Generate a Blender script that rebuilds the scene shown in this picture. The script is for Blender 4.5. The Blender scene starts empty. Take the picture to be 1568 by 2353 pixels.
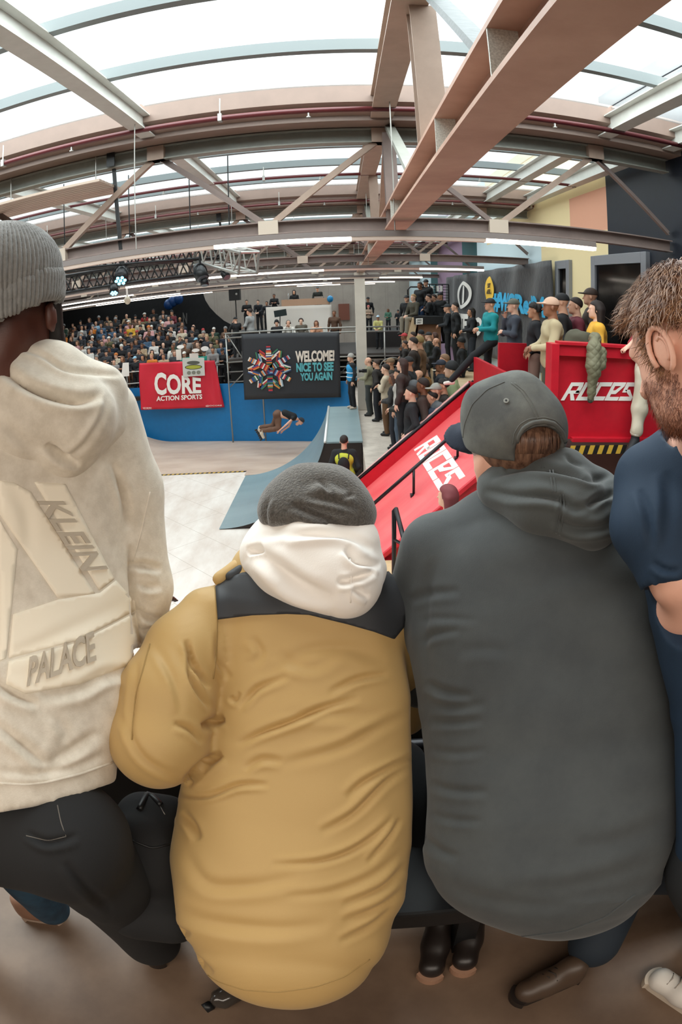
import bpy, bmesh, math, random
import numpy as np
from mathutils import Vector, Matrix
from mathutils.bvhtree import BVHTree
random.seed(7); rng = np.random.default_rng(7)
SC = bpy.context.scene
COL = SC.collection

# ---------------------------------------------------------------- camera
LENS_PX = 1395.0; PITCH, ROLL, YAW = map(math.radians, (20.45, -1.95, -0.65))
EYE = np.array([0, 0, 5.7])
CX, CY = 784.0, 1176.5
c_f = np.array([math.sin(YAW)*math.cos(PITCH), math.cos(YAW)*math.cos(PITCH), -math.sin(PITCH)])
_r0 = np.array([math.cos(YAW), -math.sin(YAW), 0]); _u0 = np.cross(_r0, c_f)
c_r = math.cos(ROLL)*_r0 + math.sin(ROLL)*_u0
c_u = -math.sin(ROLL)*_r0 + math.cos(ROLL)*_u0
cam = bpy.data.cameras.new('camera'); cam_o = bpy.data.objects.new('camera', cam); COL.objects.link(cam_o)
cam_o.matrix_world = Matrix(((c_r[0], c_u[0], -c_f[0], EYE[0]), (c_r[1], c_u[1], -c_f[1], EYE[1]), (c_r[2], c_u[2], -c_f[2], EYE[2]), (0, 0, 0, 1)))
cam.type = 'PANO'
_pc = cam if hasattr(cam, 'panorama_type') else cam.cycles
_pc.panorama_type = 'FISHEYE_EQUISOLID'; _pc.fisheye_lens = LENS_PX/2353*36; _pc.fisheye_fov = math.radians(200)
cam.sensor_fit = 'VERTICAL'; cam.sensor_height = 36; cam.sensor_width = 24
cam.clip_start = 0.02; cam.clip_end = 300
SC.camera = cam_o

def ray(x, y):
    a = x-CX; b = CY-y; q = math.hypot(a, b); t = 2*math.asin(min(1, q/(2*LENS_PX))); s = math.sin(t)/max(q, 1e-9)
    return c_r*a*s + c_u*b*s + c_f*math.cos(t)
def P(x, y, X=None, Y=None, z=None, D=None):      # the point of the room seen at a place of the photograph
    d = ray(x, y)
    t = X/d[0] if X is not None else Y/d[1] if Y is not None else (z-EYE[2])/d[2] if z is not None else D
    return EYE + d*t
def to_px(V):                                       # (n,3) -> (n,2)
    d = np.asarray(V, float)-EYE; d = d/np.linalg.norm(d, axis=1)[:, None]
    a, b, c = d@c_r, d@c_u, d@c_f; t = np.arccos(np.clip(c, -1, 1)); q = 2*LENS_PX*np.sin(t/2); h = np.hypot(a, b)+1e-12
    return np.stack([CX+a/h*q, CY-b/h*q], 1)

# ---------------------------------------------------------------- light
SC.view_settings.view_transform = 'Standard'; SC.view_settings.look = 'None'
SC.view_settings.exposure = 0.12; SC.view_settings.gamma = 1; SC.view_settings.use_curve_mapping = False
w = bpy.data.worlds.new('overcast_sky'); SC.world = w; w.use_nodes = True
nt = w.node_tree; nt.nodes['Background'].inputs['Color'].default_value = (0.90, 0.965, 1.0, 1)
nt.nodes['Background'].inputs['Strength'].default_value = 1.3
SC.cycles.max_bounces = 6; SC.cycles.transparent_max_bounces = 12; SC.cycles.use_denoising = True
SC.cycles.sample_clamp_indirect = 6; SC.cycles.caustics_reflective = False; SC.cycles.caustics_refractive = False
def area(name, loc, rot, sx, sy, power, col):
    l = bpy.data.lights.new(name, 'AREA'); l.shape = 'RECTANGLE'; l.size = sx; l.size_y = sy; l.energy = power; l.color = col
    o = bpy.data.objects.new(name, l); o.location = loc; o.rotation_euler = rot; COL.objects.link(o); return o
# fill light added over the rear deck to brighten the front spectators
area('strip_lamp_light', (-1.0, -1.2, 6.1), (math.radians(28), 0, 0), 7, .5, 85, (1, 0.9, 0.78))
# daylight of the roof lights over the near part of the hall and over the run, above the glass
area('skylight_daylight', (-4.9, 3.5, 8.6), (0, 0, 0), 18.3, 5.6, 1950, (1, 0.96, 0.92))
area('skylight_daylight', (-4.9, 15.2, 8.6), (0, 0, 0), 18.3, 17.6, 2300, (1, 0.95, 0.9))
area('skylight_daylight', (-4.9, 30.4, 8.6), (0, 0, 0), 18.3, 12.6, 900, (1, 0.93, 0.86))

# ---------------------------------------------------------------- materials
def s2l(c):
    return tuple((v/12.92 if v <= .04045 else ((v+.055)/1.055)**2.4) for v in c[:3])
def rgb(h):
    h = h.lstrip('#'); return s2l([int(h[i:i+2], 16)/255 for i in (0, 2, 4)])
_mc = {}
def mat(name, hexc, rough=.7, metal=0, bump=0, bscale=200, var=0, vscale=8, hex2=None, spec=.5, sheen=0, stretch=None, detail=6, emit=0, dist=.002):
    if name in _mc: return _mc[name]
    m = bpy.data.materials.new(name); m.use_nodes = True; N = m.node_tree.nodes; L = m.node_tree.links
    b = N['Principled BSDF']; c = rgb(hexc)
    b.inputs['Base Color'].default_value = (*c, 1); b.inputs['Roughness'].default_value = rough; b.inputs['Metallic'].default_value = metal
    b.inputs['Specular IOR Level'].default_value = spec
    if sheen: b.inputs['Sheen Weight'].default_value = sheen; b.inputs['Sheen Roughness'].default_value = .5
    if emit: b.inputs['Emission Color'].default_value = (*c, 1); b.inputs['Emission Strength'].default_value = emit
    tc = N.new('ShaderNodeTexCoord'); mp = N.new('ShaderNodeMapping'); L.new(tc.outputs['Object'], mp.inputs['Vector'])
    if stretch: mp.inputs['Scale'].default_value = stretch
    if var or hex2:
        n = N.new('ShaderNodeTexNoise'); n.inputs['Scale'].default_value = vscale; n.inputs['Detail'].default_value = detail; n.inputs['Roughness'].default_value = .62
        L.new(mp.outputs[0], n.inputs['Vector'])
        r = N.new('ShaderNodeValToRGB'); c2 = rgb(hex2) if hex2 else tuple(v*(1-var) for v in c)
        r.color_ramp.elements[0].position = .36; r.color_ramp.elements[1].position = .64
        r.color_ramp.elements[0].color = (*c2, 1); r.color_ramp.elements[1].color = (*c, 1)
        L.new(n.outputs['Fac'], r.inputs[0]); L.new(r.outputs[0], b.inputs['Base Color'])
    if bump:
        n = N.new('ShaderNodeTexNoise'); n.inputs['Scale'].default_value = bscale; n.inputs['Detail'].default_value = 4
        L.new(mp.outputs[0], n.inputs['Vector'])
        k = N.new('ShaderNodeBump'); k.inputs['Strength'].default_value = bump; k.inputs['Distance'].default_value = dist
        L.new(n.outputs['Fac'], k.inputs['Height']); L.new(k.outputs[0], b.inputs['Normal'])
    _mc[name] = m; return m
def glass_mat(name, tint, transp=.85, milky=.1):
    m = bpy.data.materials.new(name); m.use_nodes = True; N = m.node_tree.nodes; L = m.node_tree.links; N.clear()
    o = N.new('ShaderNodeOutputMaterial'); t = N.new('ShaderNodeBsdfTransparent'); t.inputs[0].default_value = (*tint, 1)
    d = N.new('ShaderNodeBsdfTranslucent'); d.inputs[0].default_value = (.9, .95, .97, 1)
    g = N.new('ShaderNodeBsdfGlossy'); g.inputs['Roughness'].default_value = .12
    a = N.new('ShaderNodeMixShader'); a.inputs[0].default_value = milky; L.new(t.outputs[0], a.inputs[1]); L.new(d.outputs[0], a.inputs[2])
    q = N.new('ShaderNodeMixShader'); q.inputs[0].default_value = 1-transp-milky; L.new(a.outputs[0], q.inputs[1]); L.new(g.outputs[0], q.inputs[2])
    L.new(q.outputs[0], o.inputs[0]); return m

# ---------------------------------------------------------------- object helpers
def tag(o, label=None, cat=None, group=None, kind=None):
    if label: o['label'] = label
    if cat: o['category'] = cat
    if group: o['group'] = group
    if kind: o['kind'] = kind
    return o
def empty(name, loc, label, cat, group=None, rz=0):
    o = bpy.data.objects.new(name, None); o.empty_display_size = .1; COL.objects.link(o)
    o.location = loc; o.rotation_euler = (0, 0, rz); return tag(o, label, cat, group)
def link(name, me, m=None, parent=None, smooth=False):
    o = bpy.data.objects.new(name, me); COL.objects.link(o)
    if m is not None:
        for k in (m if isinstance(m, (list, tuple)) else [m]): me.materials.append(k)
    if smooth: me.polygons.foreach_set('use_smooth', [True]*len(me.polygons))
    if parent is not None:                      # geometry given in world coordinates stays where it is
        o.parent = parent
        o.matrix_parent_inverse = (Matrix.Translation(parent.location) @ parent.rotation_euler.to_matrix().to_4x4()).inverted() if parent.type == 'EMPTY' and parent.parent is None else Matrix.Identity(4)
    return o
class MB:                                        # collects shapes, builds ONE mesh object
    def __init__(s): s.v = []; s.f = []; s.mi = []; s.k = 0
    def add(s, v, f):
        b = len(s.v); s.v += [tuple(map(float, p)) for p in v]; s.f += [tuple(i+b for i in q) for q in f]; s.mi += [s.k]*len(f); return s
    def box(s, a, b):
        x0, y0, z0 = np.minimum(a, b); x1, y1, z1 = np.maximum(a, b)
        return s.add([(x0,y0,z0),(x1,y0,z0),(x1,y1,z0),(x0,y1,z0),(x0,y0,z1),(x1,y0,z1),(x1,y1,z1),(x0,y1,z1)],
                     [(0,3,2,1),(4,5,6,7),(0,1,5,4),(1,2,6,5),(2,3,7,6),(3,0,4,7)])
    def prism(s, poly, axis, a, b):              # poly of 2D points extruded along axis from a to b
        n = len(poly); v = []
        for t in (a, b):
            for p, q in poly: v.append({'x': (t,p,q), 'y': (p,t,q), 'z': (p,q,t)}[axis])
        f = [tuple(range(n))[::-1], tuple(range(n, 2*n))]+[(i, (i+1) % n, (i+1) % n+n, i+n) for i in range(n)]
        return s.add(v, f)
    def frame(s, d, up=(0, 0, 1)):
        d = np.array(d, float); d /= np.linalg.norm(d); up = np.array(up, float)
        if abs(d@up) > .98: up = np.array([0, 1, 0.])
        u = np.cross(d, up); u /= np.linalg.norm(u); return d, u, np.cross(u, d)
    def sect(s, a, b, poly, up=(0, 0, 1)):       # section polygon (side, up) swept a->b
        a = np.array(a, float); b = np.array(b, float); d, u, w_ = s.frame(b-a, up); n = len(poly)
        v = [c+u*p+w_*q for c in (a, b) for p, q in poly]
        return s.add(v, [tuple(range(n)), tuple(range(n, 2*n))[::-1]]+[(i, i+n, (i+1) % n+n, (i+1) % n) for i in range(n)])
    def bar(s, a, b, w, h=None, up=(0, 0, 1)):
        h = h or w; return s.sect(a, b, [(-w/2,-h/2),(w/2,-h/2),(w/2,h/2),(-w/2,h/2)], up)
    def ibeam(s, a, b, w, h, t=.012, up=(0, 0, 1)):
        x, y, k = w/2, h/2, t/2*.8
        return s.sect(a, b, [(-x,-y),(x,-y),(x,-y+t),(k,-y+t),(k,y-t),(x,y-t),(x,y),(-x,y),(-x,y-t),(-k,y-t),(-k,-y+t),(-x,-y+t)], up)
    def tube(s, pts, r, n=8, caps=True):
        pts = [np.array(p, float) for p in pts]; rs = r if isinstance(r, (list, tuple, np.ndarray)) else [r]*len(pts); b = len(s.v); v = []; f = []; pu = None
        for i, p in enumerate(pts):
            d = pts[min(i+1, len(pts)-1)]-pts[max(i-1, 0)]; d = d/(np.linalg.norm(d)+1e-12)
            if pu is None: _, u, w_ = s.frame(d)
            else:
                u = pu-d*(pu@d); u /= np.linalg.norm(u)+1e-12; w_ = np.cross(u, d)
            pu = u
            for k in range(n):
                t = 2*math.pi*k/n; v.append(p+rs[i]*(u*math.cos(t)+w_*math.sin(t)))
        for i in range(len(pts)-1):
            for k in range(n): f.append((i*n+k, i*n+(k+1) % n, (i+1)*n+(k+1) % n, (i+1)*n+k))
        if caps: f += [tuple(range(n))[::-1], tuple(range((len(pts)-1)*n, len(pts)*n))]
        return s.add(v, f)
    def grid(s, G, close=False, thick=0, nrm=None):   # G: (m,n,3)
        G = np.asarray(G, float); m, n = G.shape[:2]
        f = [(i*n+j, i*n+j+1, (i+1)*n+j+1, (i+1)*n+j) for i in range(m-1) for j in range(n-1)]
        if not thick: return s.add(G.reshape(-1, 3), f)
        off = np.array(nrm)*thick; v = np.concatenate([G.reshape(-1, 3), (G+off).reshape(-1, 3)]); N = m*n
        f2 = f+[tuple(a+N for a in q[::-1]) for q in f]
        ring = [(0, j) for j in range(n)]+[(i, n-1) for i in range(1, m)]+[(m-1, j) for j in range(n-2, -1, -1)]+[(i, 0) for i in range(m-2, 0, -1)]
        ids = [i*n+j for i, j in ring]
        for a, b in zip(ids, ids[1:]+ids[:1]): f2.append((b, a, a+N, b+N))
        return s.add(v, f2)
    def sphere(s, c, r, nu=12, nv=8, sc=(1, 1, 1)):
        v = [(c[0], c[1], c[2]+r*sc[2])]; f = []
        for i in range(1, nv):
            t = math.pi*i/nv
            for j in range(nu):
                q = 2*math.pi*j/nu; v.append((c[0]+r*sc[0]*math.sin(t)*math.cos(q), c[1]+r*sc[1]*math.sin(t)*math.sin(q), c[2]+r*sc[2]*math.cos(t)))
        v.append((c[0], c[1], c[2]-r*sc[2])); e = len(v)-1
        for j in range(nu):
            f.append((0, 1+j, 1+(j+1) % nu)); f.append((e, e-nu+(j+1) % nu, e-nu+j))
            for i in range(nv-2): a = 1+i*nu; f.append((a+j, a+nu+j, a+nu+(j+1) % nu, a+(j+1) % nu))
        return s.add(v, f)
    def mesh(s, name):
        me = bpy.data.meshes.new(name); me.from_pydata(s.v, [], s.f); me.update(); return me
    def build(s, name, m=None, parent=None, smooth=False, kind=None, label=None, cat=None, group=None, bevel=0):
        me = s.mesh(name); o = link(name, me, m, parent, smooth)
        if isinstance(m, (list, tuple)): me.polygons.foreach_set('material_index', s.mi)
        if bevel:
            b = o.modifiers.new('bevel', 'BEVEL'); b.width = bevel; b.segments = 2; b.limit_method = 'ANGLE'
        return tag(o, label, cat, group, kind)

def text_mesh(txt, size=1, bold=0, extrude=.004, sx=1, shear=0, spacing=1):
    cu = bpy.data.curves.new('lettering', 'FONT'); cu.body = txt; cu.size = size; cu.offset = bold; cu.extrude = extrude; cu.shear = shear
    cu.space_character = spacing; cu.resolution_u = 3
    o = bpy.data.objects.new('lettering', cu); COL.objects.link(o)
    dg = bpy.context.evaluated_depsgraph_get(); me = bpy.data.meshes.new_from_object(o.evaluated_get(dg))
    bpy.data.objects.remove(o); bpy.data.curves.remove(cu)
    co = np.zeros(len(me.vertices)*3); me.vertices.foreach_get('co', co); co = co.reshape(-1, 3)
    co[:, 0] *= sx; me.vertices.foreach_set('co', co.ravel()); return me, co
def lettering(txt, fn, m, parent, box, bold=.02, name='lettering', shear=0, extrude=.3, sub=0):
    """text filling the unit box (u0,v0,u1,v1) of a surface fn(u,v)->point, normal"""
    me, co = text_mesh(txt, 1, bold, extrude, 1, shear)
    if sub:
        bm = bmesh.new(); bm.from_mesh(me); bmesh.ops.triangulate(bm, faces=bm.faces); bmesh.ops.subdivide_edges(bm, edges=[e for e in bm.edges if e.calc_length() > sub], cuts=2); bm.to_mesh(me); bm.free()
        co = np.zeros(len(me.vertices)*3); me.vertices.foreach_get('co', co); co = co.reshape(-1, 3)
    lo = co.min(0); hi = co.max(0); u0, v0, u1, v1 = box
    out = []
    for p in co:
        a = (p[0]-lo[0])/(hi[0]-lo[0]); b = (p[1]-lo[1])/(hi[1]-lo[1]); q, n = fn(u0+(u1-u0)*a, v0+(v1-v0)*b)
        out.append(q+n*(.004 if p[2] > 0 else -.002))
    me.vertices.foreach_set('co', np.array(out).ravel()); me.update()
    return link(name, me, m, parent)
def quad_fn(p00, p10, p11, p01, off=.0, wave=None):  # bottom-left, bottom-right, top-right, top-left
    p00, p10, p11, p01 = [np.array(p, float) for p in (p00, p10, p11, p01)]
    n = np.cross(p10-p00, p01-p00); n /= np.linalg.norm(n)
    def fn(u, v):
        p = (p00*(1-u)+p10*u)*(1-v)+(p01*(1-u)+p11*u)*v
        if wave: p = p+n*wave(u, v)
        return p+n*off, n
    return fn
def sheet(fn, nu, nv, th=.006):
    G = np.array([[fn(i/nu, j/nv)[0] for i in range(nu+1)] for j in range(nv+1)]); n = fn(.5, .5)[1]
    return MB().grid(G, thick=th, nrm=-n)
def patch(fn, poly, m, parent, name, lift=.004):       # a flat printed shape on a surface
    v = [fn(u, w_)[0]+fn(u, w_)[1]*lift for u, w_ in poly]; n = len(v); n0 = fn(*poly[0])[1]
    mb = MB(); mb.add(v+[p-n0*(lift+.001) for p in v], [tuple(range(n))]+[(i, i+n, (i+1) % n+n, (i+1) % n) for i in range(n)])
    return mb.build(name, m, parent)

# colours
STEEL = mat('painted_steel_beige', '#a48e7f', .55, var=.12, vscale=6, bump=.15, bscale=60)
STEELD = mat('painted_steel_taupe', '#80706a', .55, var=.15, vscale=5, bump=.15, bscale=60)
STEELG = mat('painted_steel_grey_green', '#8e8f87', .5, var=.12, vscale=9)
PIPE = mat('dark_red_pipe', '#5a2326', .35)
WHITE = mat('white_print', '#f2efe9', .6)
BLACK = mat('black_metal', '#121315', .45)
DARKTUBE = mat('dark_steel_tube', '#2b2a2d', .35, metal=.6)
GALV = mat('galvanised_tube', '#a9a8a3', .4, metal=.7)
# ================================================================ the setting
WX = 4.15      # right wall
FLOORM = mat('worn_plywood_floor', '#e3dad2', .55, hex2='#cfc0b5', vscale=1.6, bump=.1, bscale=20, stretch=(1, .35, 1))
def floorseams(m, sx, sy, col):
    N = m.node_tree.nodes; L = m.node_tree.links; b = N['Principled BSDF']; src = b.inputs['Base Color'].links[0].from_socket
    tc = N.new('ShaderNodeTexCoord'); br = N.new('ShaderNodeTexBrick'); br.inputs['Scale'].default_value = 1
    br.inputs['Mortar Size'].default_value = .006; br.inputs['Brick Width'].default_value = sx; br.inputs['Row Height'].default_value = sy
    mp = N.new('ShaderNodeMapping'); mp.inputs['Rotation'].default_value = (0, 0, .78); L.new(tc.outputs['Object'], mp.inputs[0]); L.new(mp.outputs[0], br.inputs['Vector'])
    mx = N.new('ShaderNodeMix'); mx.data_type = 'RGBA'; mx.inputs['B'].default_value = (*rgb(col), 1)
    L.new(src, mx.inputs['A']); L.new(br.outputs['Fac'], mx.inputs['Factor']); L.new(mx.outputs['Result'], b.inputs['Base Color'])
floorseams(FLOORM, 2.44, 1.22, '#b5a597')
mb = MB(); mb.box((-24, 1.4, -.2), (.42, 37, 0)); mb.build('floor', FLOORM, kind='structure', label='pale worn plywood floor of the skate bowl', cat='floor')
UPF = mat('crowd_floor', '#c9bdb0', .6, hex2='#b3a69a', vscale=3)
mb = MB(); mb.box((.42, 5.6, -.2), (WX, 37, 2.05)); mb.box((.42, 1.45, -.2), (WX, 5.6, 2.05)); mb.build('floor_raised', UPF, kind='structure', label='raised pale floor where the standing crowd is packed', cat='floor')
DECKM = mat('brown_deck_floor', '#75604f', .5, hex2='#5b483a', vscale=2.2, bump=.2, bscale=30)
mb = MB(); mb.box((-12, -4, 3.9), (WX, 1.45, 4.0)); mb.build('floor_platform', DECKM, kind='structure', label='brown scuffed viewing deck floor under the foreground spectators', cat='floor')
mb = MB(); mb.box((-12, -4, 0), (WX, 1.40, 3.9)); mb.build('trim_1', mat('dark_board', '#1c1917', .8), kind='structure', label='dark boarded front below the viewing deck', cat='platform')
# far wall, right wall with its painted colour fields, back and left walls
FARW = mat('far_wall_block', '#a89c92', .8, hex2='#9c9087', vscale=1.2)
floorseams(FARW, 3, .6, '#8c8179')
mb = MB(); mb.box((-24, 37, 0), (WX+.3, 37.3, 8.1)); mb.build('wall_far', FARW, kind='structure', label='pale block wall at the far end of the hall', cat='wall')
mb = MB(); mb.box((-24.3, -4, 0), (-24, 37.3, 8.1)); mb.build('wall_left', FARW, kind='structure', label='far left wall of the hall', cat='wall')
mb = MB(); mb.box((-24, -4.3, 0), (WX+.3, -4, 8.2)); mb.build('wall_back', mat('rear_wall_dark', '#54493f', .8), kind='structure', label='rear wall behind the viewing deck', cat='wall')  # added out of view to hold back light from behind
NAVY = mat('navy_paint', '#0e1826', .55, var=.2); YEL = mat('cream_yellow_paint', '#ecd9a9', .7); SAL = mat('salmon_paint', '#e0a68a', .7)
PBLU = mat('pale_blue_paint', '#cfe4ec', .7); TEALP = mat('dark_teal_paint', '#27575c', .7); LILAC = mat('lilac_paint', '#9a7f97', .7)
MURAL = [NAVY, YEL, SAL, PBLU, TEALP, LILAC]
mb = MB()
def panel(k, y0, y1, z0, z1): mb.k = k; mb.box((WX, y0, z0), (WX+.25, y1, z1))
panel(0, -4, 8.86, 0, 9.2); panel(1, 8.86, 12.2, 0, 6.9); panel(2, 8.86, 10.5, 6.9, 7.62); panel(1, 10.5, 12.2, 6.9, 7.62); panel(1, 8.86, 12.2, 7.62, 9.2)
panel(1, 12.2, 14.2, 7.2, 9.2); panel(3, 12.2, 18.3, 0, 7.2); panel(1, 14.2, 17, 7.2, 9.2); panel(4, 18.3, 20.6, 0, 9.2); panel(5, 20.6, 26, 0, 9.2); panel(3, 17, 18.3, 7.2, 9.2); panel(4, 26, 28, 0, 9.2); panel(3, 28, 37, 0, 9.2)
mb.build('wall_right', MURAL, kind='structure', label='right wall painted in navy, cream, salmon, pale blue, teal and lilac fields', cat='wall')
# windows in the right wall
GLD = glass_mat('dark_window_glass', (.25, .27, .3), .9, .02)
FRM = mat('grey_window_frame', '#8d9096', .4, metal=.3)
def window(n, y0, y1, z0, z1):
    e = empty('window_%d' % n, (WX, y0, z0), 'dark glazed window in a grey metal frame on the %s wall' % ('navy right' if n == 1 else 'cream right'), 'window'); e['kind'] = 'structure'
    t = .16; f = MB()
    for a, b in (((y0, z0), (y0+t, z1)), ((y1-t, z0), (y1, z1)), ((y0+t, z1-t), (y1-t, z1)), ((y0+t, z0), (y1-t, z0+t))): f.box((WX-.07, a[0], a[1]), (WX+.02, b[0], b[1]))
    f.build('window_frame', FRM, e, bevel=.006)
    MB().box((WX-.03, y0+t, z0+t), (WX-.022, y1-t, z1-t)).build('window_pane', GLD, e)
    MB().box((WX-.012, y0+t, z0+t), (WX-.004, y1-t, z1-t)).build('window_blind', BLACK, e)  # black sheet added behind the glass so the pane reads dark
window(1, 7.47, 9.43, 4.2, 6.48); window(2, 10.45, 11.2, 4.2, 6.46); window(3, 4.0, 6.4, 4.2, 6.6)

# ---------------------------------------------------------------- roof
TR = [.65, 6.85, 13.0, 19.2, 25.4, 31.6]
TX = [-9.78, -7.21, -4.63, -2.05, .5, 3.07]      # top nodes
BXN = [-11, -8.49, -5.92, -3.34, -.77, 1.8]        # bottom nodes
XL, XR = -14, WX-.04
for i, y in enumerate(TR):
    e = empty('roof_truss', (0, y, 6.5), 'beige steel lattice roof truss, %s from the viewing deck' % ['directly overhead', 'first', 'second', 'third', 'fourth', 'fifth'][i], 'truss', 'lattice trusses across the hall')
    MB().ibeam((XL, y, 7.6), (XR, y, 7.6), .16, .18, .014).build('top_chord', STEELG, e)
    MB().ibeam((XL, y, 6.525), (XR, y, 6.525), .16, .15, .014).build('bottom_chord', STEELD, e)
    for k, tx in enumerate(TX):
        for bx in (BXN[k], BXN[k+1] if k+1 < 6 else 4.3):
            a = np.array((tx+(.06 if bx > tx else -.06), y, 7.52)); b = np.array((bx+(.07 if bx < tx else -.07), y, 6.6))
            if bx > XR: b = a+(b-a)*((XR-a[0])/(b[0]-a[0]))
            m_ = MB(); m_.sect(a, b, [(-.035,-.035),(.035,-.035),(.035,-.025),(-.025,-.025),(-.025,.035),(-.035,.035)]); m_.build('brace', STEELD if bx > tx else STEEL, e)
        MB().box((tx-.1, y-.09, 7.51), (tx+.1, y+.09, 7.69)).build('gusset_plate', STEEL, e)
    for bx in BXN:
        MB().box((bx-.11, y-.088, 6.45), (bx+.11, y+.088, 6.61)).build('gusset_plate', mat('node_plate_beige', '#b9ab9c', .5), e)
# longitudinal rafters, purlins, glazing, gutters
for k, tx in enumerate([-12.35]+TX+[3.95]):
    for i in range(len(TR)):
        y0 = TR[i]+.12 if i >= 0 else -4; y1 = TR[i+1]-.12 if i+1 < len(TR) else 37
        MB().ibeam((tx, y0, 7.84), (tx, y1, 7.84), .17 if tx != .5 else .24, .22, .014).build('rafter', mat('rafter_pale_grey', '#c3c4be', .45, var=.08) if tx != .5 else STEEL,
            label='%s longitudinal steel rafter under the glass, bay %s' % ({-12.35: 'outermost left', 3.95: 'wall-side', .5: 'wide main-beam', 3.07: 'right'}.get(tx, ['', 'sixth left', 'fifth left', 'fourth left', 'third left', 'first left', '', '', ''][k]), ['nearest', 'second', 'third', 'fourth', 'fifth', 'sixth'][i]), cat='beam', group='rafters under the roof glazing')
    MB().ibeam((tx, -4, 7.84), (tx, .53, 7.84), .17, .22, .014).build('rafter', STEEL, label='longitudinal steel rafter behind the overhead truss, %s' % ['outermost left', 'sixth left', 'fifth left', 'fourth left', 'third left', 'first left', 'over the main beam', 'right'][min(k, 7)], cat='beam', group='rafters under the roof glazing')
GLS = glass_mat('milky_roof_glass', (.93, .985, 1), .87, .08)
PUR = mat('glazing_bar_grey', '#707879', .45)
bays = [(TR[i]+.55, TR[i+1]-.58) for i in range(5)]+[(TR[5]+.55, 36.6)]
ordn = ['nearest', 'second', 'third', 'fourth', 'fifth', 'sixth']
for i, (y0, y1) in enumerate(bays):
    g = MB()
    xs = [-14]+[-12.35]+TX+[WX]
    for a, b in zip(xs, xs[1:]): g.box((a+.02, y0, 8.06), (b-.02, y1, 8.075))
    g.build('window_%d' % (10+i), GLS, kind='structure', label='milky glass roof light, %s bay' % ordn[i], cat='roof light')
    n = 4
    for j in range(n):
        y = y1-.05-(y1-y0-.1)*j/(n-1)*1.0 if j else y1-.02
        y = y1-[0, 1.27, 2.5, 3.75][j] if y1-y0 > 4.5 else y1-(y1-y0)*j/3
        if j == 0: continue
        MB().box((XL, y-.045, 7.94), (XR, y+.045, 8.055)).build('glazing_bar', PUR, label='grey glazing bar across the %s roof light, %s' % (ordn[i], ['', 'first from its far edge', 'second from its far edge', 'third from its far edge'][j]), cat='glazing bar', group='glazing bars of the roof lights')
edges = [(.05, bays[0][0])]+[(a[1], b[0]) for a, b in zip(bays, bays[1:])]+[(36.6, 37.3)]
RIB = mat('ribbed_gutter_sheet', '#877267', .5, var=.1, vscale=4)
for i, (y0, y1) in enumerate(edges):
    # curb down to the chord, stepped like the folded gutter in the room
    m_ = MB(); yc = y0
    prof = [(y0, 8.1), (y0, 7.86), (y0+.12, 7.84), (y0+.12, 7.78), (y0+.22, 7.76), (y0+.22, 7.7), (y1-.22, 7.7), (y1-.22, 7.78), (y1, 7.86), (y1, 8.1)]
    m_.prism(prof, 'x', XL, WX); m_.build('ceiling_%d' % (i+1), RIB, kind='structure', label='folded beige roof gutter strip above %s' % ['the overhead truss', 'the first truss', 'the second truss', 'the third truss', 'the fourth truss', 'the fifth truss', 'the far wall'][i], cat='ceiling')
# outer roof to the left
MB().box((-24.3, -4.3, 8.12), (WX+.3, .1, 8.2)).build('ceiling_10', RIB, kind='structure', label='closed roof over the rear of the viewing deck', cat='ceiling')  # unseen roof, closed here to keep daylight off the spectators' backs
MB().box((-24.3, -4.3, 8.0), (-14, 37.3, 8.1)).build('ceiling_9', RIB, kind='structure', label='closed roof over the far left of the hall', cat='ceiling')
# dark red sprinkler pipes with small clips
for i, (y, z, r, x0, x1) in enumerate([(6.12, 7.72, .03, -13, 4.05), (9.8, 7.75, .025, -13, 4.0), (12.3, 7.7, .025, -13, 4.05), (16.2, 7.7, .025, -13, 4.0), (22.5, 7.7, .03, -13, 4.0), (18.4, 7.65, .03, -13, 4)]):
    e = empty('sprinkler_pipe', (0, y, z), 'dark red sprinkler pipe running across the roof, %s from the deck' % ['first', 'second', 'third', 'fourth', 'sixth', 'fifth'][i], 'pipe', 'red pipes below the roof')
    MB().tube([(x0, y, z), (x1, y, z)], r, 10).build('pipe', PIPE, e, smooth=True)
    for x in np.arange(-6.3, 4, 2.57):
        c = MB(); c.tube([(x, y-.02, z), (x, y-.02, 7.95)], .008, 6); c.box((x-.02, y-.04, z-.04), (x+.02, y+.04, z+.045)); c.build('pipe_clip', GALV, e)
        s = MB(); s.tube([(x+.9, y, z-.02), (x+.9, y, z-.07)], .012, 6); s.tube([(x+.9, y, z-.07), (x+.9, y, z-.08)], .025, 8); s.build('sprinkler_head', GALV, e)
# the big longitudinal beam and its struts
e = empty('main_beam', (.625, 6, 6.45), 'massive pinkish steel beam running down the hall overhead', 'beam')
MB().sect((.625, -4, 6.575), (.625, 19.3, 6.575), [(-.115,-.125),(.115,-.125),(.115,-.1),(-.09+.01+.1,-.1),(.02,.1),(.115,.1),(.115,.125),(-.115,.125),(-.115,.1),(.0,.1),(.0,-.1),(-.115,-.1)]).build('beam_body', mat('beam_pink_beige', '#b79482', .55, hex2='#a37f6e', vscale=1.7, bump=.2, bscale=50), e)
for y in (1.9, 3.1, 6.0, 11, 16):
    MB().box((.512, y, 6.475), (.62, y+.012, 6.675)).build('stiffener_plate', mat('speckled_plate', '#d3d5cd', .6, hex2='#a9aaa2', vscale=120), e)
for y, a, b, wd, mm in [(3.75, 7.73, 6.7, .17, STEEL), (6.72, 7.6, 6.5, .14, STEELD), (12.9, 7.6, 6.5, .14, STEELD), (9.9, 7.73, 6.7, .14, STEEL)]:
    MB().ibeam((.58, y, a), (.6, y, b), wd, wd, .012, up=(0, 1, 0)).build('strut', mm, e)
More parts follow.
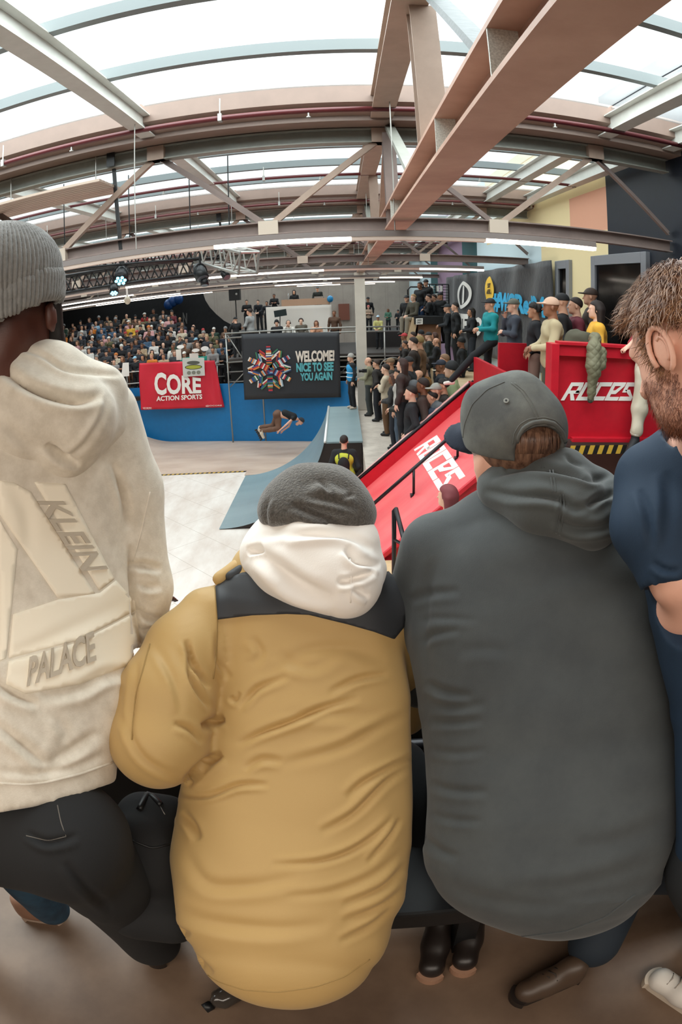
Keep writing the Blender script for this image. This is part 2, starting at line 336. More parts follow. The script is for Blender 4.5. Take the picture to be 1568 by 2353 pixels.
for (y0, z0), (y1, z1), mm in [((3.55, 7.8), (2.25, 6.7), STEELG), ((6.75, 7.7), (4.9, 6.7), STEELG), ((12.9, 7.7), (11, 6.7), STEELG), ((7.0, 7.7), (8.9, 6.7), STEEL)]:
    MB().bar((.6, y0, z0), (.62, y1, z1), .1, .05).build('diagonal_brace', mat('grey_brace', '#74797b', .6, var=.25, vscale=14, stretch=(1, 1, 6)) if y0 < 4 else mm, e)
# round-edged concrete pillar under the third truss
pm = mat('painted_pillar', '#cdc4b8', .6, var=.06, vscale=3)
MB().box((.44, 18.95, 2.05), (.76, 19.27, 6.45)).build('pillar', pm, bevel=.012, kind='structure', label='square pale pillar standing at the end of the quarter pipe deck', cat='pillar')
# strip lamps
LED = mat('lit_tube', '#fff1e0', .4, emit=4.5); LEDD = mat('unlit_diffuser', '#d9c5b8', .5)
def strip(x0, x1, y, z, lit, tilt=0, lab=''):
    e = empty('strip_lamp', ((x0+x1)/2, y, z), lab, 'lamp', 'strip lamps hung below the trusses')
    zz = lambda x: z; yy = lambda x: y+tilt*(x-x0)
    MB().sect((x0, yy(x0), z+.055), (x1, yy(x1), z+.055), [(-.06, -.02), (.06, -.02), (.045, .04), (-.045, .04)]).build('lamp_housing', mat('lamp_housing_grey', '#5a4e49', .5), e)
    cuts = sorted(set([x0, x1]+[v for q in lit for v in q]))
    for a, b in zip(cuts, cuts[1:]):
        on = any(q[0] <= a and b <= q[1] for q in lit)
        MB().sect((a, yy(a), z+.015), (b, yy(b), z+.015), [(-.045, -.016), (.045, -.016), (.055, .02), (-.055, .02)]).build('lit_tube' if on else 'diffuser', LED if on else LEDD, e)
    for k in TX:
        if x0 < k < x1: MB().tube([(k+.04, yy(k), z+.09), (k+.04, yy(k), 7.735)], .006, 5).build('hanger', GALV, e)
strip(-6, 2.6, 5.9, 6.25, [(-1.2, .12), (1.42, 2.6)], 0, 'long strip lamp nearest to the viewing deck')
strip(-11, 2.75, 11.6, 6.2, [(-4.2, -.3), (1.5, 2.75)], 0, 'strip lamp of the second row, below the second truss')
strip(-13, 2.3, 17.2, 6.2, [(-9, -6), (-2.8, 0), (1.1, 2.3)], 0, 'strip lamp of the third row, before the pillar')
strip(-13, 1.9, 22.6, 6.2, [(-11, -6), (-2.4, -.3), (.6, 2)], 0, 'strip lamp of the fourth row, over the commentary stage')
strip(-14, 1.6, 28.5, 6.25, [(-12, -6), (-2, 0), (1, 1.6)], 0, 'strip lamp of the fifth row, near the far wall')
strip(-6, 3.4, -1.6, 6.3, [(-6, 3.4)], 0, 'strip lamp above the foreground spectators')  # lamp added out of view to light the spectators below

# suspended beige radiant panel at upper left
e = empty('radiant_panel', (-6, 9.5, 7.3), 'ribbed beige heating panel hung below the glass at upper left', 'heating panel')
m_ = MB()
a = P(290, 440, z=7.28); b = P(-100, 520, z=7.28)
x1, yA = a[0], a[1]
for j in range(9):
    m_.box((-11, yA-.9+.1*j, 7.27), (x1, yA-.9+.1*j+.085, 7.3))
m_.build('panel', mat('radiant_panel_beige', '#b9a595', .5), e)
for x in np.arange(-10, x1, 1.2): MB().tube([(x, yA-.5, 7.3), (x, yA-.5, 8.0)], .008, 5).build('hanger', GALV, e)
# black straps
def strap(x, y, top, bot, lab):
    e = empty('truss_strap', (x, y, bot), lab, 'strap')
    m_ = MB(); m_.box((x-.05, y-.12, top-.1), (x+.05, y-.1, top+.12)); m_.box((x-.05, y-.12, top+.1), (x+.05, y+.12, top+.12)); m_.box((x-.05, y+.1, top-.1), (x+.05, y+.12, top+.12)); m_.build('sling', BLACK, e)
    MB().bar((x, y, top-.1), (x+.08, y, bot), .045, .02).build('strap_band', BLACK, e)
p_ = P(262, 360, Y=6.85); strap(p_[0], 6.85, 7.62, 6.3, 'long black strap looped over the first truss at left')
p_ = P(505, 495, Y=13); strap(p_[0], 13, 7.62, 6.6, 'short black strap on the second truss')
# ================================================================ ramps and platforms
PLY = mat('birch_plywood', '#cdb391', .6, hex2='#b9996f', vscale=2, stretch=(1, 1, .2))
RAMPT = mat('tan_ramp_sheet', '#d2bcaa', .38, hex2='#bfa592', vscale=1.5, stretch=(.3, 1, 1), bump=.05, bscale=30)
GREY = mat('grey_ramp_sheet', '#879a9e', .33, hex2='#7b8e93', vscale=1.2, stretch=(.3, 1, 1))
DKPLY = mat('dark_ramp_side', '#2c211d', .6, var=.2, vscale=4)
def curve_prof(x0, x1, z0, z1, n=24):          # circular transition from flat at x0 up to (x1, z1)
    run = abs(x1-x0); h = z1-z0; R = (run*run+h*h)/(2*h); a = math.asin(min(1, run/R)); sg = 1 if x1 > x0 else -1
    return [(x0+sg*R*math.sin(a*i/n), z0+R*(1-math.cos(a*i/n))) for i in range(n+1)]
# grey quarter pipe with its deck
e = empty('quarter_pipe', (-1.2, 16.5, 0), 'grey quarter pipe with a narrow deck in the middle of the bowl', 'ramp')
y0, y1 = 14.25, 18.93; pr = curve_prof(-3.3, -.5, .012, 2.2)
MB().prism(pr+[(-.5, 0), (-3.3, 0)], 'y', y0+.03, y1-.03).build('ramp_body', DKPLY, e)
MB().grid([[(x-.012, y0, z+.012) for x, z in pr], [(x-.012, y1, z+.012) for x, z in pr]], thick=.018, nrm=(.5, 0, -.4)).build('riding_surface', GREY, e, smooth=False)
MB().box((-.5, y0, 0), (.40, y1, 2.16)).build('deck_body', DKPLY, e)
MB().box((-.46, y0-.01, 2.16), (.42, y1, 2.2)).build('deck_sheet', GREY, e)
MB().tube([(-.49, y0-.01, 2.205), (-.49, y1, 2.205)], .035, 10).build('coping', mat('white_coping', '#e8e8e6', .3, metal=.3), e, smooth=True)
def qp_fn(u, v):                                  # u along the ramp (y), v up the profile
    t = 14+v*10; i = min(int(t), 23); a = np.array(pr[i]); b = np.array(pr[i+1]); q = a+(b-a)*(t-i); n = np.array((-(b-a)[1], 0, (b-a)[0])); n /= np.linalg.norm(n)
    return np.array((q[0], y0+(y1-y0)*u, q[1])), n
def _q(u, v): return qp_fn(.12+.52*(1-u), .25+.5*v)
lettering('ROCES', _q, WHITE, e, (0, 0, 1, 1), .03, name='logo_print', sub=.3)
# big tan transition on the left of the blue wall and the tan sheet before it
e = empty('curved_bank', (-9, 22, 0), 'large tan curved bank rising left of the blue wall', 'ramp')
pl = curve_prof(-7.1, -10.3, .02, 2.3)
G = [[(x, y, z) for x, z in pl] for y in (19.5, 22, 25.0)]
MB().prism(pl+[(-10.5, 2.3), (-10.5, 0), (-7.1, 0)], 'y', 19.52, 24.4).build('bank_body', RAMPT, e)
MB().box((-14, 19.52, 0), (-10.5, 24.4, 2.3)).build('bank_deck', RAMPT, e)
MB().prism([(-7.1, 19.5), (-3.36, 19.5), (-3.36, 19.0), (-.5, 19.0), (-.5, 23.17), (-7.1, 24.38)], 'z', .001, .022).build('ramp_sheet', RAMPT, label='flat tan sheet laid before the blue wall', cat='ramp sheet')
# black and yellow tape along the sheet's front edge
TY = mat('tape_yellow', '#caa23a', .5); TB = mat('tape_black', '#1a1816', .5)
def hazard(a, b, w, n, name, lab, up):
    a = np.array(a, float); b = np.array(b, float); d = (b-a)/n; up = np.array(up, float)*w; m_ = MB(); nn = np.cross(d, up); nn = nn/np.linalg.norm(nn)*.004
    for i in range(n):
        m_.k = i % 2; q = a+d*i; sl = d*.5
        v = [q, q+d, q+d+up+sl, q+up+sl]; m_.add(v+[p+nn for p in v], [(0, 1, 2, 3), (7, 6, 5, 4), (0, 4, 5, 1), (1, 5, 6, 2), (2, 6, 7, 3), (3, 7, 4, 0)])
    return m_.build(name, [TY, TB], label=lab, cat='hazard tape')
hazard((-7.0, 19.4, .008), (-3.4, 19.4, .008), .08, 44, 'hazard_tape', 'thin black and yellow tape along the floor before the tan sheet', (0, 1, .1))
# blue wall
BLUE = mat('bright_blue_paint', '#0b77b8', .5, var=.08, vscale=5, bump=.05)
m_ = MB(); a = np.array((-13.0, 25.52)); b = np.array((.41, 23.03)); d = (b-a)/np.linalg.norm(b-a); n_ = np.array((-d[1], d[0]))*.12
m_.prism([tuple(a), tuple(b), tuple(b+n_), tuple(a+n_)], 'z', 0, 2.4); m_.build('wall_barrier', BLUE, kind='structure', label='bright blue barrier wall behind the tan ramp', cat='wall')

GLY = {'R': [[(0,0),(.25,0),(.25,1),(0,1)], [(.25,.8),(1,.8),(.93,1),(.25,1)], [(.72,.42),(1,.42),(1,.8),(.72,.8)], [(.25,.38),(1,.38),(.95,.55),(.25,.55)], [(.38,.38),(.62,.38),(1,0),(.7,0)]],
 'O': [[(0,0),(.25,0),(.25,1),(0,1)], [(.25,.8),(1,.8),(1,1),(.25,1)], [(.75,0),(1,0),(1,.8),(.75,.8)], [(.25,0),(.75,0),(.75,.2),(.25,.2)]],
 'C': [[(0,0),(.25,0),(.25,1),(0,1)], [(.25,.78),(1,.78),(1,1),(.25,1)], [(.25,0),(1,0),(1,.22),(.25,.22)]],
 'E': [[(0,0),(.25,0),(.25,1),(0,1)], [(.25,.8),(1,.8),(1,1),(.25,1)], [(.25,0),(1,0),(1,.2),(.25,.2)], [(.25,.36),(.6,.36),(1,.8),(.75,.8),(.45,.56),(.25,.56)]],
 'S': [[(0,.78),(1,.78),(1,1),(0,1)], [(0,.45),(.28,.45),(.28,.78),(0,.78)], [(.2,.6),(.5,.6),(1,.2),(1,0),(.75,.0),(.75,.22),(.1,.6)], [(0,0),(.75,0),(.75,.22),(0,.22)]]}
def block_word(fn, m_, par, lift=.0, word='ROCES'):
    mb_ = MB(); n = len(word); W = .94/n
    for i, ch in enumerate(word):
        for poly in GLY[ch]:
            v = []
            for a, b in poly:
                u = i*W+a*W*.93+.06*b; p, nn = fn(u, b); v.append(p+nn*(.006+lift))
            for p in list(v): v.append(p-nn*(.008))
            k = len(poly); mb_.add(v, [tuple(range(k))]+[(j, j+k, (j+1) % k+k, (j+1) % k) for j in range(k)])
    return mb_.build('white_lettering', m_, par)
# red roll-in ramp on the right
RED = mat('red_ramp_paint', '#e8525a', .3, hex2='#ee6f70', vscale=2.2, stretch=(.25, 1, .25), bump=.05, bscale=20)
REDD = mat('deep_red_paint', '#c61d2e', .38, var=.12, vscale=7, bump=.08, bscale=40)
e = empty('roll_in_ramp', (1, 8.8, 2.05), 'sloping red roll-in ramp with white lettering and black handrail', 'ramp')
RX0, RZ0, RS = .31, 2.17, .86
def rz(x): return RZ0+RS*(x-RX0)
xb, xt = -.1, 2.27; zt = rz(xt)
low = [(.06, 0)]; prf = [(xt, zt), (xb, rz(xb)), (-.45, 1.7), (-.75, 1.1), (-.95, .5), (-1.05, .02)]
MB().prism(prf+[(xt, .02)], 'y', 7.44, 10.5).build('ramp_core', REDD, e)
G = [[(x-.008, y, z+.012) for x, z in prf] for y in (7.4, 8.8, 10.52)]
MB().grid(G, thick=.016, nrm=(.6, 0, -.7)).build('riding_surface', RED, e)
# side wall at the far edge, with coping tube on top
hw = .28
MB().prism([(xt+.06, zt), (xt+.06, zt+hw), (xb-.3, rz(xb-.3)+hw), (xb-.3, rz(xb-.3)-.05)], 'y', 10.52, 10.66).build('side_wall', REDD, e)
MB().box((xt-.02, 10.5, zt-.0), (xt+.08, 10.68, zt+hw+.02)).build('end_post', REDD, e)
MB().tube([(xt+.05, 10.57, zt+hw+.03), (xb-.3, 10.57, rz(xb-.3)+hw+.03)], .03, 8).build('coping_tube', DARKTUBE, e, smooth=True)
MB().sect((xt+.0, 10.75, zt+hw+.0), (xb-.3, 10.75, rz(xb-.3)+hw), [(-.06, -.02), (.06, -.02), (.06, 0), (-.06, 0)]).build('top_board', mat('pink_board', '#e6a9a4', .5), e)
# near kerb
MB().prism([(xt, zt-.04), (xt, zt+.03), (xb, rz(xb)+.03), (xb, rz(xb)-.04)], 'y', 7.37, 7.43).build('near_edge', REDD, e)
_rn = np.array((-RS, 0, 1.0)); _rn /= np.linalg.norm(_rn)
C4 = [P(*q, Y=8) for q in ((0, 0),)]
def onramp(px, py):
    d = ray(px, py); t = (RZ0-RS*RX0-EYE[2])/(d[2]-RS*d[0]); return EYE+d*t
rf = quad_fn(onramp(940, 1128), onramp(1000, 990)*0+onramp(947, 1030), onramp(1003, 997), onramp(1010, 1100))
rc = [onramp(*q) for q in ((953, 1035), (1003, 997), (1073, 1098), (1017, 1140))]  # start of the word top edge ... end
def rfn(u, v):        # word runs downwards-right in the photograph; its top faces right
    p = (rc[0]*(1-u)+rc[3]*u)*(1-v)+(rc[1]*(1-u)+rc[2]*u)*v
    return p, _rn
block_word(rfn, WHITE, e, .016)
rc2 = [onramp(*q) for q in ((953+32, 1035+108), (953+62, 1133), (1073-16, 1098+36), (1017+8, 1140+30))]
# black handrail down the ramp
e = empty('handrail', (1, 8.3, 3), 'long black handrail running down the red ramp', 'handrail')
a = P(838, 1176, Y=8.5); b = P(1060, 981, Y=8.5)
MB().tube([a-(b-a)*.1, b], .027, 10).build('rail', DARKTUBE, e, smooth=True)
for t in (.515, .02, .97):
    q = a+(b-a)*t; MB().tube([q, (q[0], q[1], rz(q[0])+.0)], .02, 8).build('post', DARKTUBE, e, smooth=True)
    MB().box((q[0]-.05, q[1]-.05, rz(q[0])-.02), (q[0]+.05, q[1]+.05, rz(q[0])+.02)).build('base_plate', DARKTUBE, e)
# short stair rail on the landing in front
LZ = 2.25
MB().box((.42, 5.9, 2.05), (2.2, 7.35, LZ)).build('landing', PLY, label='low plywood landing in front of the red ramp', cat='landing')
e = empty('stair_rail', (.6, 6.5, LZ), 'black angled stair rail on the plywood landing', 'handrail')
t0_ = P(906, 1168, Y=6.6); b0 = P(905, 1312, Y=6.6)
p1 = np.array((t0_[0], 6.6, LZ)); top = np.array((t0_[0], 6.6, t0_[2]))
r2 = P(935, 1265, Y=5.95); r3 = P(990, 1400, Y=5.0)
MB().tube([p1, top-(0, 0, .03), top+(.02, -.02, .0), r2], [.028]*4, 10).build('rail', DARKTUBE, e, smooth=True)
MB().tube([p1+(0, 0, .62), (r2[0]+.1, r2[1], r2[2]-.02)], .02, 8).build('lower_rail', DARKTUBE, e, smooth=True)
MB().tube([(r2[0], r2[1], r2[2]), (r2[0], r2[1], LZ)], .026, 8).build('post', DARKTUBE, e, smooth=True)
MB().box((p1[0]-.07, 6.53, LZ), (p1[0]+.07, 6.67, LZ+.012)).build('base_plate', GALV, e)
# water bottle
q = P(922, 1308, z=LZ); e = empty('water_bottle', tuple(q), 'clear water bottle with a blue cap on the plywood landing', 'bottle')
bz = q[2]
prb = [(0.001, 0), (.032, .0), (.034, .02), (.03, .06), (.034, .1), (.034, .15), (.025, .185), (.012, .2), (.012, .215)]
def lathe(mb_, c, pr_, n=16):
    for k in range(1): pass
    v = []; f = []
    for r_, h_ in pr_:
        for j in range(n): v.append((c[0]+r_*math.cos(2*math.pi*j/n), c[1]+r_*math.sin(2*math.pi*j/n), c[2]+h_))
    for i in range(len(pr_)-1):
        for j in range(n): f.append((i*n+j, i*n+(j+1) % n, (i+1)*n+(j+1) % n, (i+1)*n+j))
    f += [tuple(range(n))[::-1], tuple(range((len(pr_)-1)*n, len(pr_)*n))]
    return mb_.add(v, f)
lathe(MB(), q, prb).build('bottle_body', glass_mat('clear_plastic', (.86, .78, .8), .75, .1), e, smooth=True)
lathe(MB(), q+(0, 0, .21), [(.015, 0), (.015, .02), (.001, .021)]).build('cap', mat('blue_cap', '#2b3b8e', .4), e, smooth=True)

# platform on the right with its red front
MB().box((2.28, 6.3, 3.72), (WX, 11.0, 4.05)).build('deck_slab', mat('brown_deck_edge', '#4b2b24', .6), kind='structure', label='raised right platform slab edged in dark brown', cat='platform')
MB().box((2.36, 6.36, 2.05), (WX, 6.42, 3.72)).build('trim_2', mat('dark_brown_board', '#4a3025', .7, var=.2), kind='structure', label='dark brown boards closing the underside of the red platform', cat='board')
q = P(1448, 1100, Y=6.25); MB().box((q[0]-.045, 6.22, 2.05), (q[0]+.045, 6.31, 3.72)).build('timber_post', PLY, label='bare timber post below the red platform', cat='post')
MB().box((2.46, 11.06, 2.05), (WX, 19.2, 3.6)).build('plywood_platform', PLY, label='bare plywood platform beneath the black banner', cat='platform')
e = empty('red_parapet', (2.9, 6.2, 4.05), 'red wooden parapet with white lettering at the edge of the right platform', 'parapet')
pa, pb = P(1262, 790, Y=6.2), P(1470, 805, Y=6.2); zt_ = 5.22; zb_ = 4.17
MB().box((pa[0]+.09, 6.2, zb_), (3.75, 6.24, zt_)).build('panel', REDD, e)
MB().box((pa[0]-.0, 6.1, 4.05), (pa[0]+.09, 6.3, zt_+.01)).build('end_post', REDD, e, bevel=.004)
MB().box((pa[0]+.09, 6.1, zt_-.0), (3.75, 6.26, zt_+.035)).build('top_rail', REDD, e, bevel=.004)
MB().box((pa[0]+.09, 6.13, zt_-.12), (3.75, 6.2, zt_)).build('upper_batten', REDD, e, bevel=.004)
MB().box((pa[0]+.3, 6.12, zb_-.02), (3.75, 6.2, zb_+.03)).build('lower_batten', REDD, e, bevel=.004)
lt = [P(*q, Y=6.195) for q in ((1289, 920), (1462, 921), (1472, 879), (1303, 879))]
block_word(quad_fn(*lt), WHITE, e)
MB().box((2.28, 6.9, 4.05), (2.34, 10.4, 4.62)).build('side_panel', REDD, e)
MB().box((2.34, 8.9, 4.05), (3.0, 8.96, 5.0)).build('cross_panel', REDD, e)
hz0, hz1 = P(1300, 1028, Y=6.18), P(1460, 1022, Y=6.18)
hazard((hz0[0], 6.09, 4.02), (3.75, 6.09, 4.04), .1, 22, 'hazard_tape', 'black and yellow tape along the bottom of the red parapet', (0, 0, 1))

# the black banner on the right wall
BLK = mat('black_banner_cloth', '#26262a', .6, sheen=.2, bump=.3, bscale=7, dist=.05)
def bw(u, v): return .05*math.sin(u*40+2*math.sin(v*3))*(.3+.7*v)+.03*math.sin(u*17+v*5)
X_ = WX-.13
b00, b10, b11, b01 = (X_, 23.2, 3.75), (X_, 11.15, 4.2), (X_, 11.15, 6.47), (X_, 23.2, 6.4)
bf = quad_fn(b00, b10, b11, b01, 0, bw)
e = empty('sponsor_banner', (X_, 17, 3.8), 'wide black cloth banner with white, yellow and blue print on the right wall', 'banner')
sheet(bf, 160, 16).build('cloth', BLK, e, smooth=True)
def on_banner(px, py):
    q = P(px, py, X=X_); u = (23.2-q[1])/(23.2-11.15); zb = 3.75+.45*u; ztp = 6.4+.07*u
    return u, (q[2]-zb)/(ztp-zb)
def bquad(c, **k):
    c = [on_banner(*q) for q in c]
    def fn(u, v):
        uu = (c[0][0]*(1-u)+c[1][0]*u)*(1-v)+(c[3][0]*(1-u)+c[2][0]*u)*v; vv = (c[0][1]*(1-u)+c[1][1]*u)*(1-v)+(c[3][1]*(1-u)+c[2][1]*u)*v
        p, n = bf(uu, vv); return p+n*.06, n
    return fn
BW = WHITE; CYN = mat('cyan_print', '#39aede', .6); YLW = mat('yellow_print', '#f2c443', .6)
def ring(fn, c, r1, r2, m_, par, name, half=None):
    n = 40; v = []; f = []
    for i in range(n+1 if half else n):
        t = 2*math.pi*i/n if not half else half[0]+(half[1]-half[0])*i/n
        for r_ in (r1, r2): p, nn = fn(c[0]+r_*math.cos(t), c[1]+r_*math.sin(t)); v.append(p+nn*.004)
    k = len(v)//2
    for i in range(k if not half else k-1): j = (i+1) % k; f.append((2*i, 2*i+1, 2*j+1, 2*j))
    mb_ = MB(); mb_.add(v, f); return mb_.build(name, m_, par)
ef = bquad(((1056, 712), (1084, 705), (1084, 645), (1056, 650)))
ring(ef, (.5, .5), .38, .52, BW, e, 'ring_logo')
patch(ef, [(.5, .12), (.5, .88), (.72, .8), (.8, .65), (.86, .5), (.8, .35), (.72, .2)], BW, e, 'ring_logo_fill') if False else ring(ef, (.42, .5), .0, .0, BW, e, 'ring_dot') if False else None
patch(ef, [(.56, .14), (.66, .2), (.66, .8), (.56, .86)], BW, e, 'ring_logo_bar')
lettering('KATE', bquad(((1046, 765), (1078, 765), (1082, 722), (1044, 718))), BW, e, (0, 0, 1, 1), .06, sub=.3)
lettering('O', bquad(((1096, 772), (1110, 774), (1112, 730), (1097, 728))), BW, e, (0, 0, 1, 1), .05, sub=.3)
yf = bquad(((1118, 700), (1145, 700), (1145, 634), (1118, 637)))
ring(yf, (.5, .5), 0.001, .5, YLW, e, 'yellow_roundel')
lettering('BEST\n REEL', lambda u, v: (lambda p, n: (p+n*.01, n))(*yf(u, v)), mat('dark_print', '#1d1c1c', .6), e, (.14, .38, .86, .75), .02)
lettering('#WCRecl24', bquad(((1142, 716), (1262, 736), (1262, 683), (1142, 670))), CYN, e, (0, 0, 1, 1), .05, sub=.3)

# red banner on the stand's rail
REDB = mat('red_banner_cloth', '#cf1f36', .55, bump=.2, bscale=5, dist=.03)
def cw(u, v): return .05*math.sin(u*9+v*4)*v+.03*math.sin(u*23-v*7)+.1*max(0, u-.78)*math.sin(u*60)
cb = [P(*q, Y=23.86) for q in ((324, 942), (516, 936), (493, 828), (319, 835))]
cf = quad_fn(*cb, 0, cw)
e = empty('red_banner', tuple(P(420, 940, Y=23.86)), 'red cloth banner with white letters hung on the blue wall', 'banner')
sheet(cf, 60, 20).build('cloth', REDB, e, smooth=True)
def sub_fn(fn, px, Y=23.86, corners=None):
    q = [P(*p, Y=Y) for p in px]
    return quad_fn(*q, .09)
lettering('CORE', sub_fn(cf, ((357, 908), (464, 903), (463, 868), (356, 853))), WHITE, e, (0, 0, 1, 1), .035, sub=0)
lettering('ACTION SPORTS', sub_fn(cf, ((361, 921), (466, 916), (466, 905), (361, 910))), WHITE, e, (0, 0, 1, 1), .03)
lettering('WECORE.PRO', sub_fn(cf, ((330, 939), (350, 939), (350, 935), (330, 935))), WHITE, e, (0, 0, 1, 1), .0)
lettering('@OCORE', sub_fn(cf, ((474, 934), (511, 933), (511, 929), (474, 930))), WHITE, e, (0, 0, 1, 1), .0)
# the grey sign over it: plain rounded pattern
sg = [P(*q, Y=23.7) for q in ((421, 866), (471, 863), (469, 822), (419, 823))]
sf = quad_fn(*sg); e = empty('placard', tuple(P(445, 864, Y=23.7)), 'square grey placard with green and black shapes over the red banner', 'placard')
sheet(sf, 1, 1, .03).build('board', mat('placard_board', '#c9c9c2', .6), e)
for k, (cx_, cy_, a_, b_, mm) in enumerate([(.5, .5, .4, .13, mat('placard_black', '#20211d', .6)), (.5, .5, .36, .1, mat('placard_green', '#a6a83c', .6)), (.5, .74, .3, .1, mat('placard_dark', '#55564e', .6)), (.28, .2, .09, .1, mat('placard_grey', '#7b7c70', .6)), (.5, .2, .09, .1, 0), (.72, .2, .09, .1, 0)]):
    mm = mm or mat('placard_grey', '#7b7c70'); patch(sf, [(cx_+a_*math.cos(t), cy_+b_*math.sin(t)) for t in np.linspace(0, 2*math.pi, 17)[:-1]], mm, e, 'printed_shape', .004+.003*k)
# speech-bubble placards held beside it
for k, (px, py, w_, h_, r_) in enumerate([(415, 797, 17, 9, -.3), (450, 805, 18, 8, 0), (471, 801, 18, 11, .1)]):
    c = P(px, py, Y=24.35); m_ = MB(); sc_ = 24.35/1395*1.04
    v = [(c[0]+sc_*w_/2*math.cos(t), 24.33, c[2]+sc_*h_/2*math.sin(t)) for t in np.linspace(0, 2*math.pi, 21)[:-1]]
    m_.prism([(p[0], p[2]) for p in v], 'y', 24.33, 24.35)
    m_.build('speech_bubble_sign', WHITE, label='white speech bubble sign held over the rail, %s' % ['tilted and leftmost', 'middle one', 'rightmost and tallest'][k], cat='sign', group='speech bubble signs')
for k, (px, py, w_, h_) in enumerate([(411, 815, 12, 24), (446, 819, 20, 14)]):
    c = P(px, py, Y=24.3); MB().box((c[0]-w_*.0092, 24.28, c[2]-h_*.0092), (c[0]+w_*.0092, 24.3, c[2]+h_*.0092)).build('white_placard', mat('placard_white', '#e8e2d6', .6), label=['narrow white placard at the left of the grey placard', 'wide white placard just above the grey placard'][k], cat='placard')

# charcoal welcome banner
CHAR = mat('charcoal_banner', '#2c2e33', .5, bump=.15, bscale=4, dist=.03)
wb = [P(*q, Y=22.85) for q in ((562, 919), (784, 913), (780, 763), (555, 768))]
wf = quad_fn(*wb, 0, lambda u, v: .03*math.sin(u*6+v*3)*v)
e = empty('welcome_banner', tuple(P(670, 918, Y=22.85)), 'large charcoal banner reading WELCOME with a snowflake of flags', 'banner')
sheet(wf, 30, 12).build('cloth', CHAR, e, smooth=True)
def wq(c): return quad_fn(*[P(*p, Y=22.85) for p in c], .05)
CYP = mat('teal_print', '#5fb4bd', .6); CRM = mat('cream_print', '#e8dccf', .6)
lettering('WELCOME!', wq(((680, 833), (769, 829), (769, 804), (679, 806))), CRM, e, (0, 0, 1, 1), .045)
lettering('NICE TO SEE', wq(((682, 855), (767, 852), (767, 831), (681, 834))), CYP, e, (0, 0, 1, 1), .05)
lettering('YOU AGAIN', wq(((691, 875), (764, 873), (764, 854), (690, 857))), CYP, e, (0, 0, 1, 1), .05)
FC = [mat('flag_'+n, c, .6) for n, c in (('red', '#c8383c'), ('white', '#e9e2da'), ('blue', '#31508c'), ('pale', '#9fb8c6'), ('orange', '#de8a3f'), ('green', '#3f7d58'), ('maroon', '#8c2a35'), ('navy', '#22304f'))]
cc = P(620, 848, Y=22.85); nrm_ = np.array((0, -1, 0)); sc_ = 22.85/1395*1.03
_fl = 0
def flag(cx, cz, w_, h_, ang, k):
    u = np.array((math.cos(ang), 0, math.sin(ang))); v = np.array((-math.sin(ang), 0, math.cos(ang))); c = cc+np.array((cx, -.07-.003*(k % 5), cz))
    m_ = MB(); cols = random.sample(range(8), 3)
    for j in range(3):
        a = -h_/2+h_*j/3; b = a+h_/3; m_.k = cols[j]
        q = [c+u*(-w_/2)+v*a, c+u*(w_/2)+v*a, c+u*(w_/2)+v*b, c+u*(-w_/2)+v*b]
        m_.add(q+[p+nrm_*.004 for p in q], [(3, 2, 1, 0), (4, 5, 6, 7), (0, 1, 5, 4), (1, 2, 6, 5), (2, 3, 7, 6), (3, 0, 4, 7)])
    return m_
k = 0; SN = MB()
for arm in range(6):
    t = math.pi/2+arm*math.pi/3
    for r_, s_, ww in [(.12, 0, .24), (.3, 0, .22), (.48, 0, .22), (.66, 0, .2), (.82, 0, .16), (.5, .17, .26), (.5, -.17, .26), (.64, .28, .26), (.64, -.28, .26)]:
        cx = r_*math.cos(t)-s_*math.sin(t); cz = r_*math.sin(t)+s_*math.cos(t)
        f = flag(cx, cz, ww, .15, t+(.9 if s_ > 0 else -.9 if s_ < 0 else 1.57), k); k += 1
        b = len(SN.v); SN.v += f.v; SN.f += [tuple(i+b for i in q) for q in f.f]; SN.mi += f.mi
SN.build('flag_snowflake', FC, e)

# ================================================================ the stand on the left
STANDM = mat('stand_step', '#2a2523', .7)
SR = 10
def sy_(r): return 25.3+.8*r
def sz_(r): return 2.05+.205*r
for r in range(SR):
    MB().box((-16, sy_(r)-.36, 0), (-3.4 if r < 6 else -5.6, sy_(r)+.44, sz_(r))).build('stand_step', STANDM, label='dark step of the left spectator stand, %s from the rail' % ['lowest', 'second', 'third', 'fourth', 'fifth', 'sixth', 'seventh', 'eighth', 'ninth', 'tenth'][r], cat='step', group='steps of the left stand', kind='structure')
e = empty('black_drape', (-13, 34.2, 2), 'black drape with a curved right edge behind the left stand', 'curtain')
dp = [P(*q, Y=34) for q in ((466, 672), (472, 690), (482, 706), (497, 722), (515, 737), (530, 745))]
MB().prism([(-20, 0), (-20, 6.6), (P(440, 676, Y=34)[0], 6.75)]+[(p[0], p[2]) for p in dp]+[(dp[-1][0], 0)], 'y', 34, 34.05).build('cloth', mat('black_drape_cloth', '#0c0c0e', .8, bump=.3, bscale=4, dist=.05), e)
lettering('N', quad_fn(*[P(*q, Y=33.97) for q in ((421, 742), (430, 744), (430, 720), (420, 718))]), mat('grey_print', '#6d6a66', .6), e, (0, 0, 1, 1), .02)
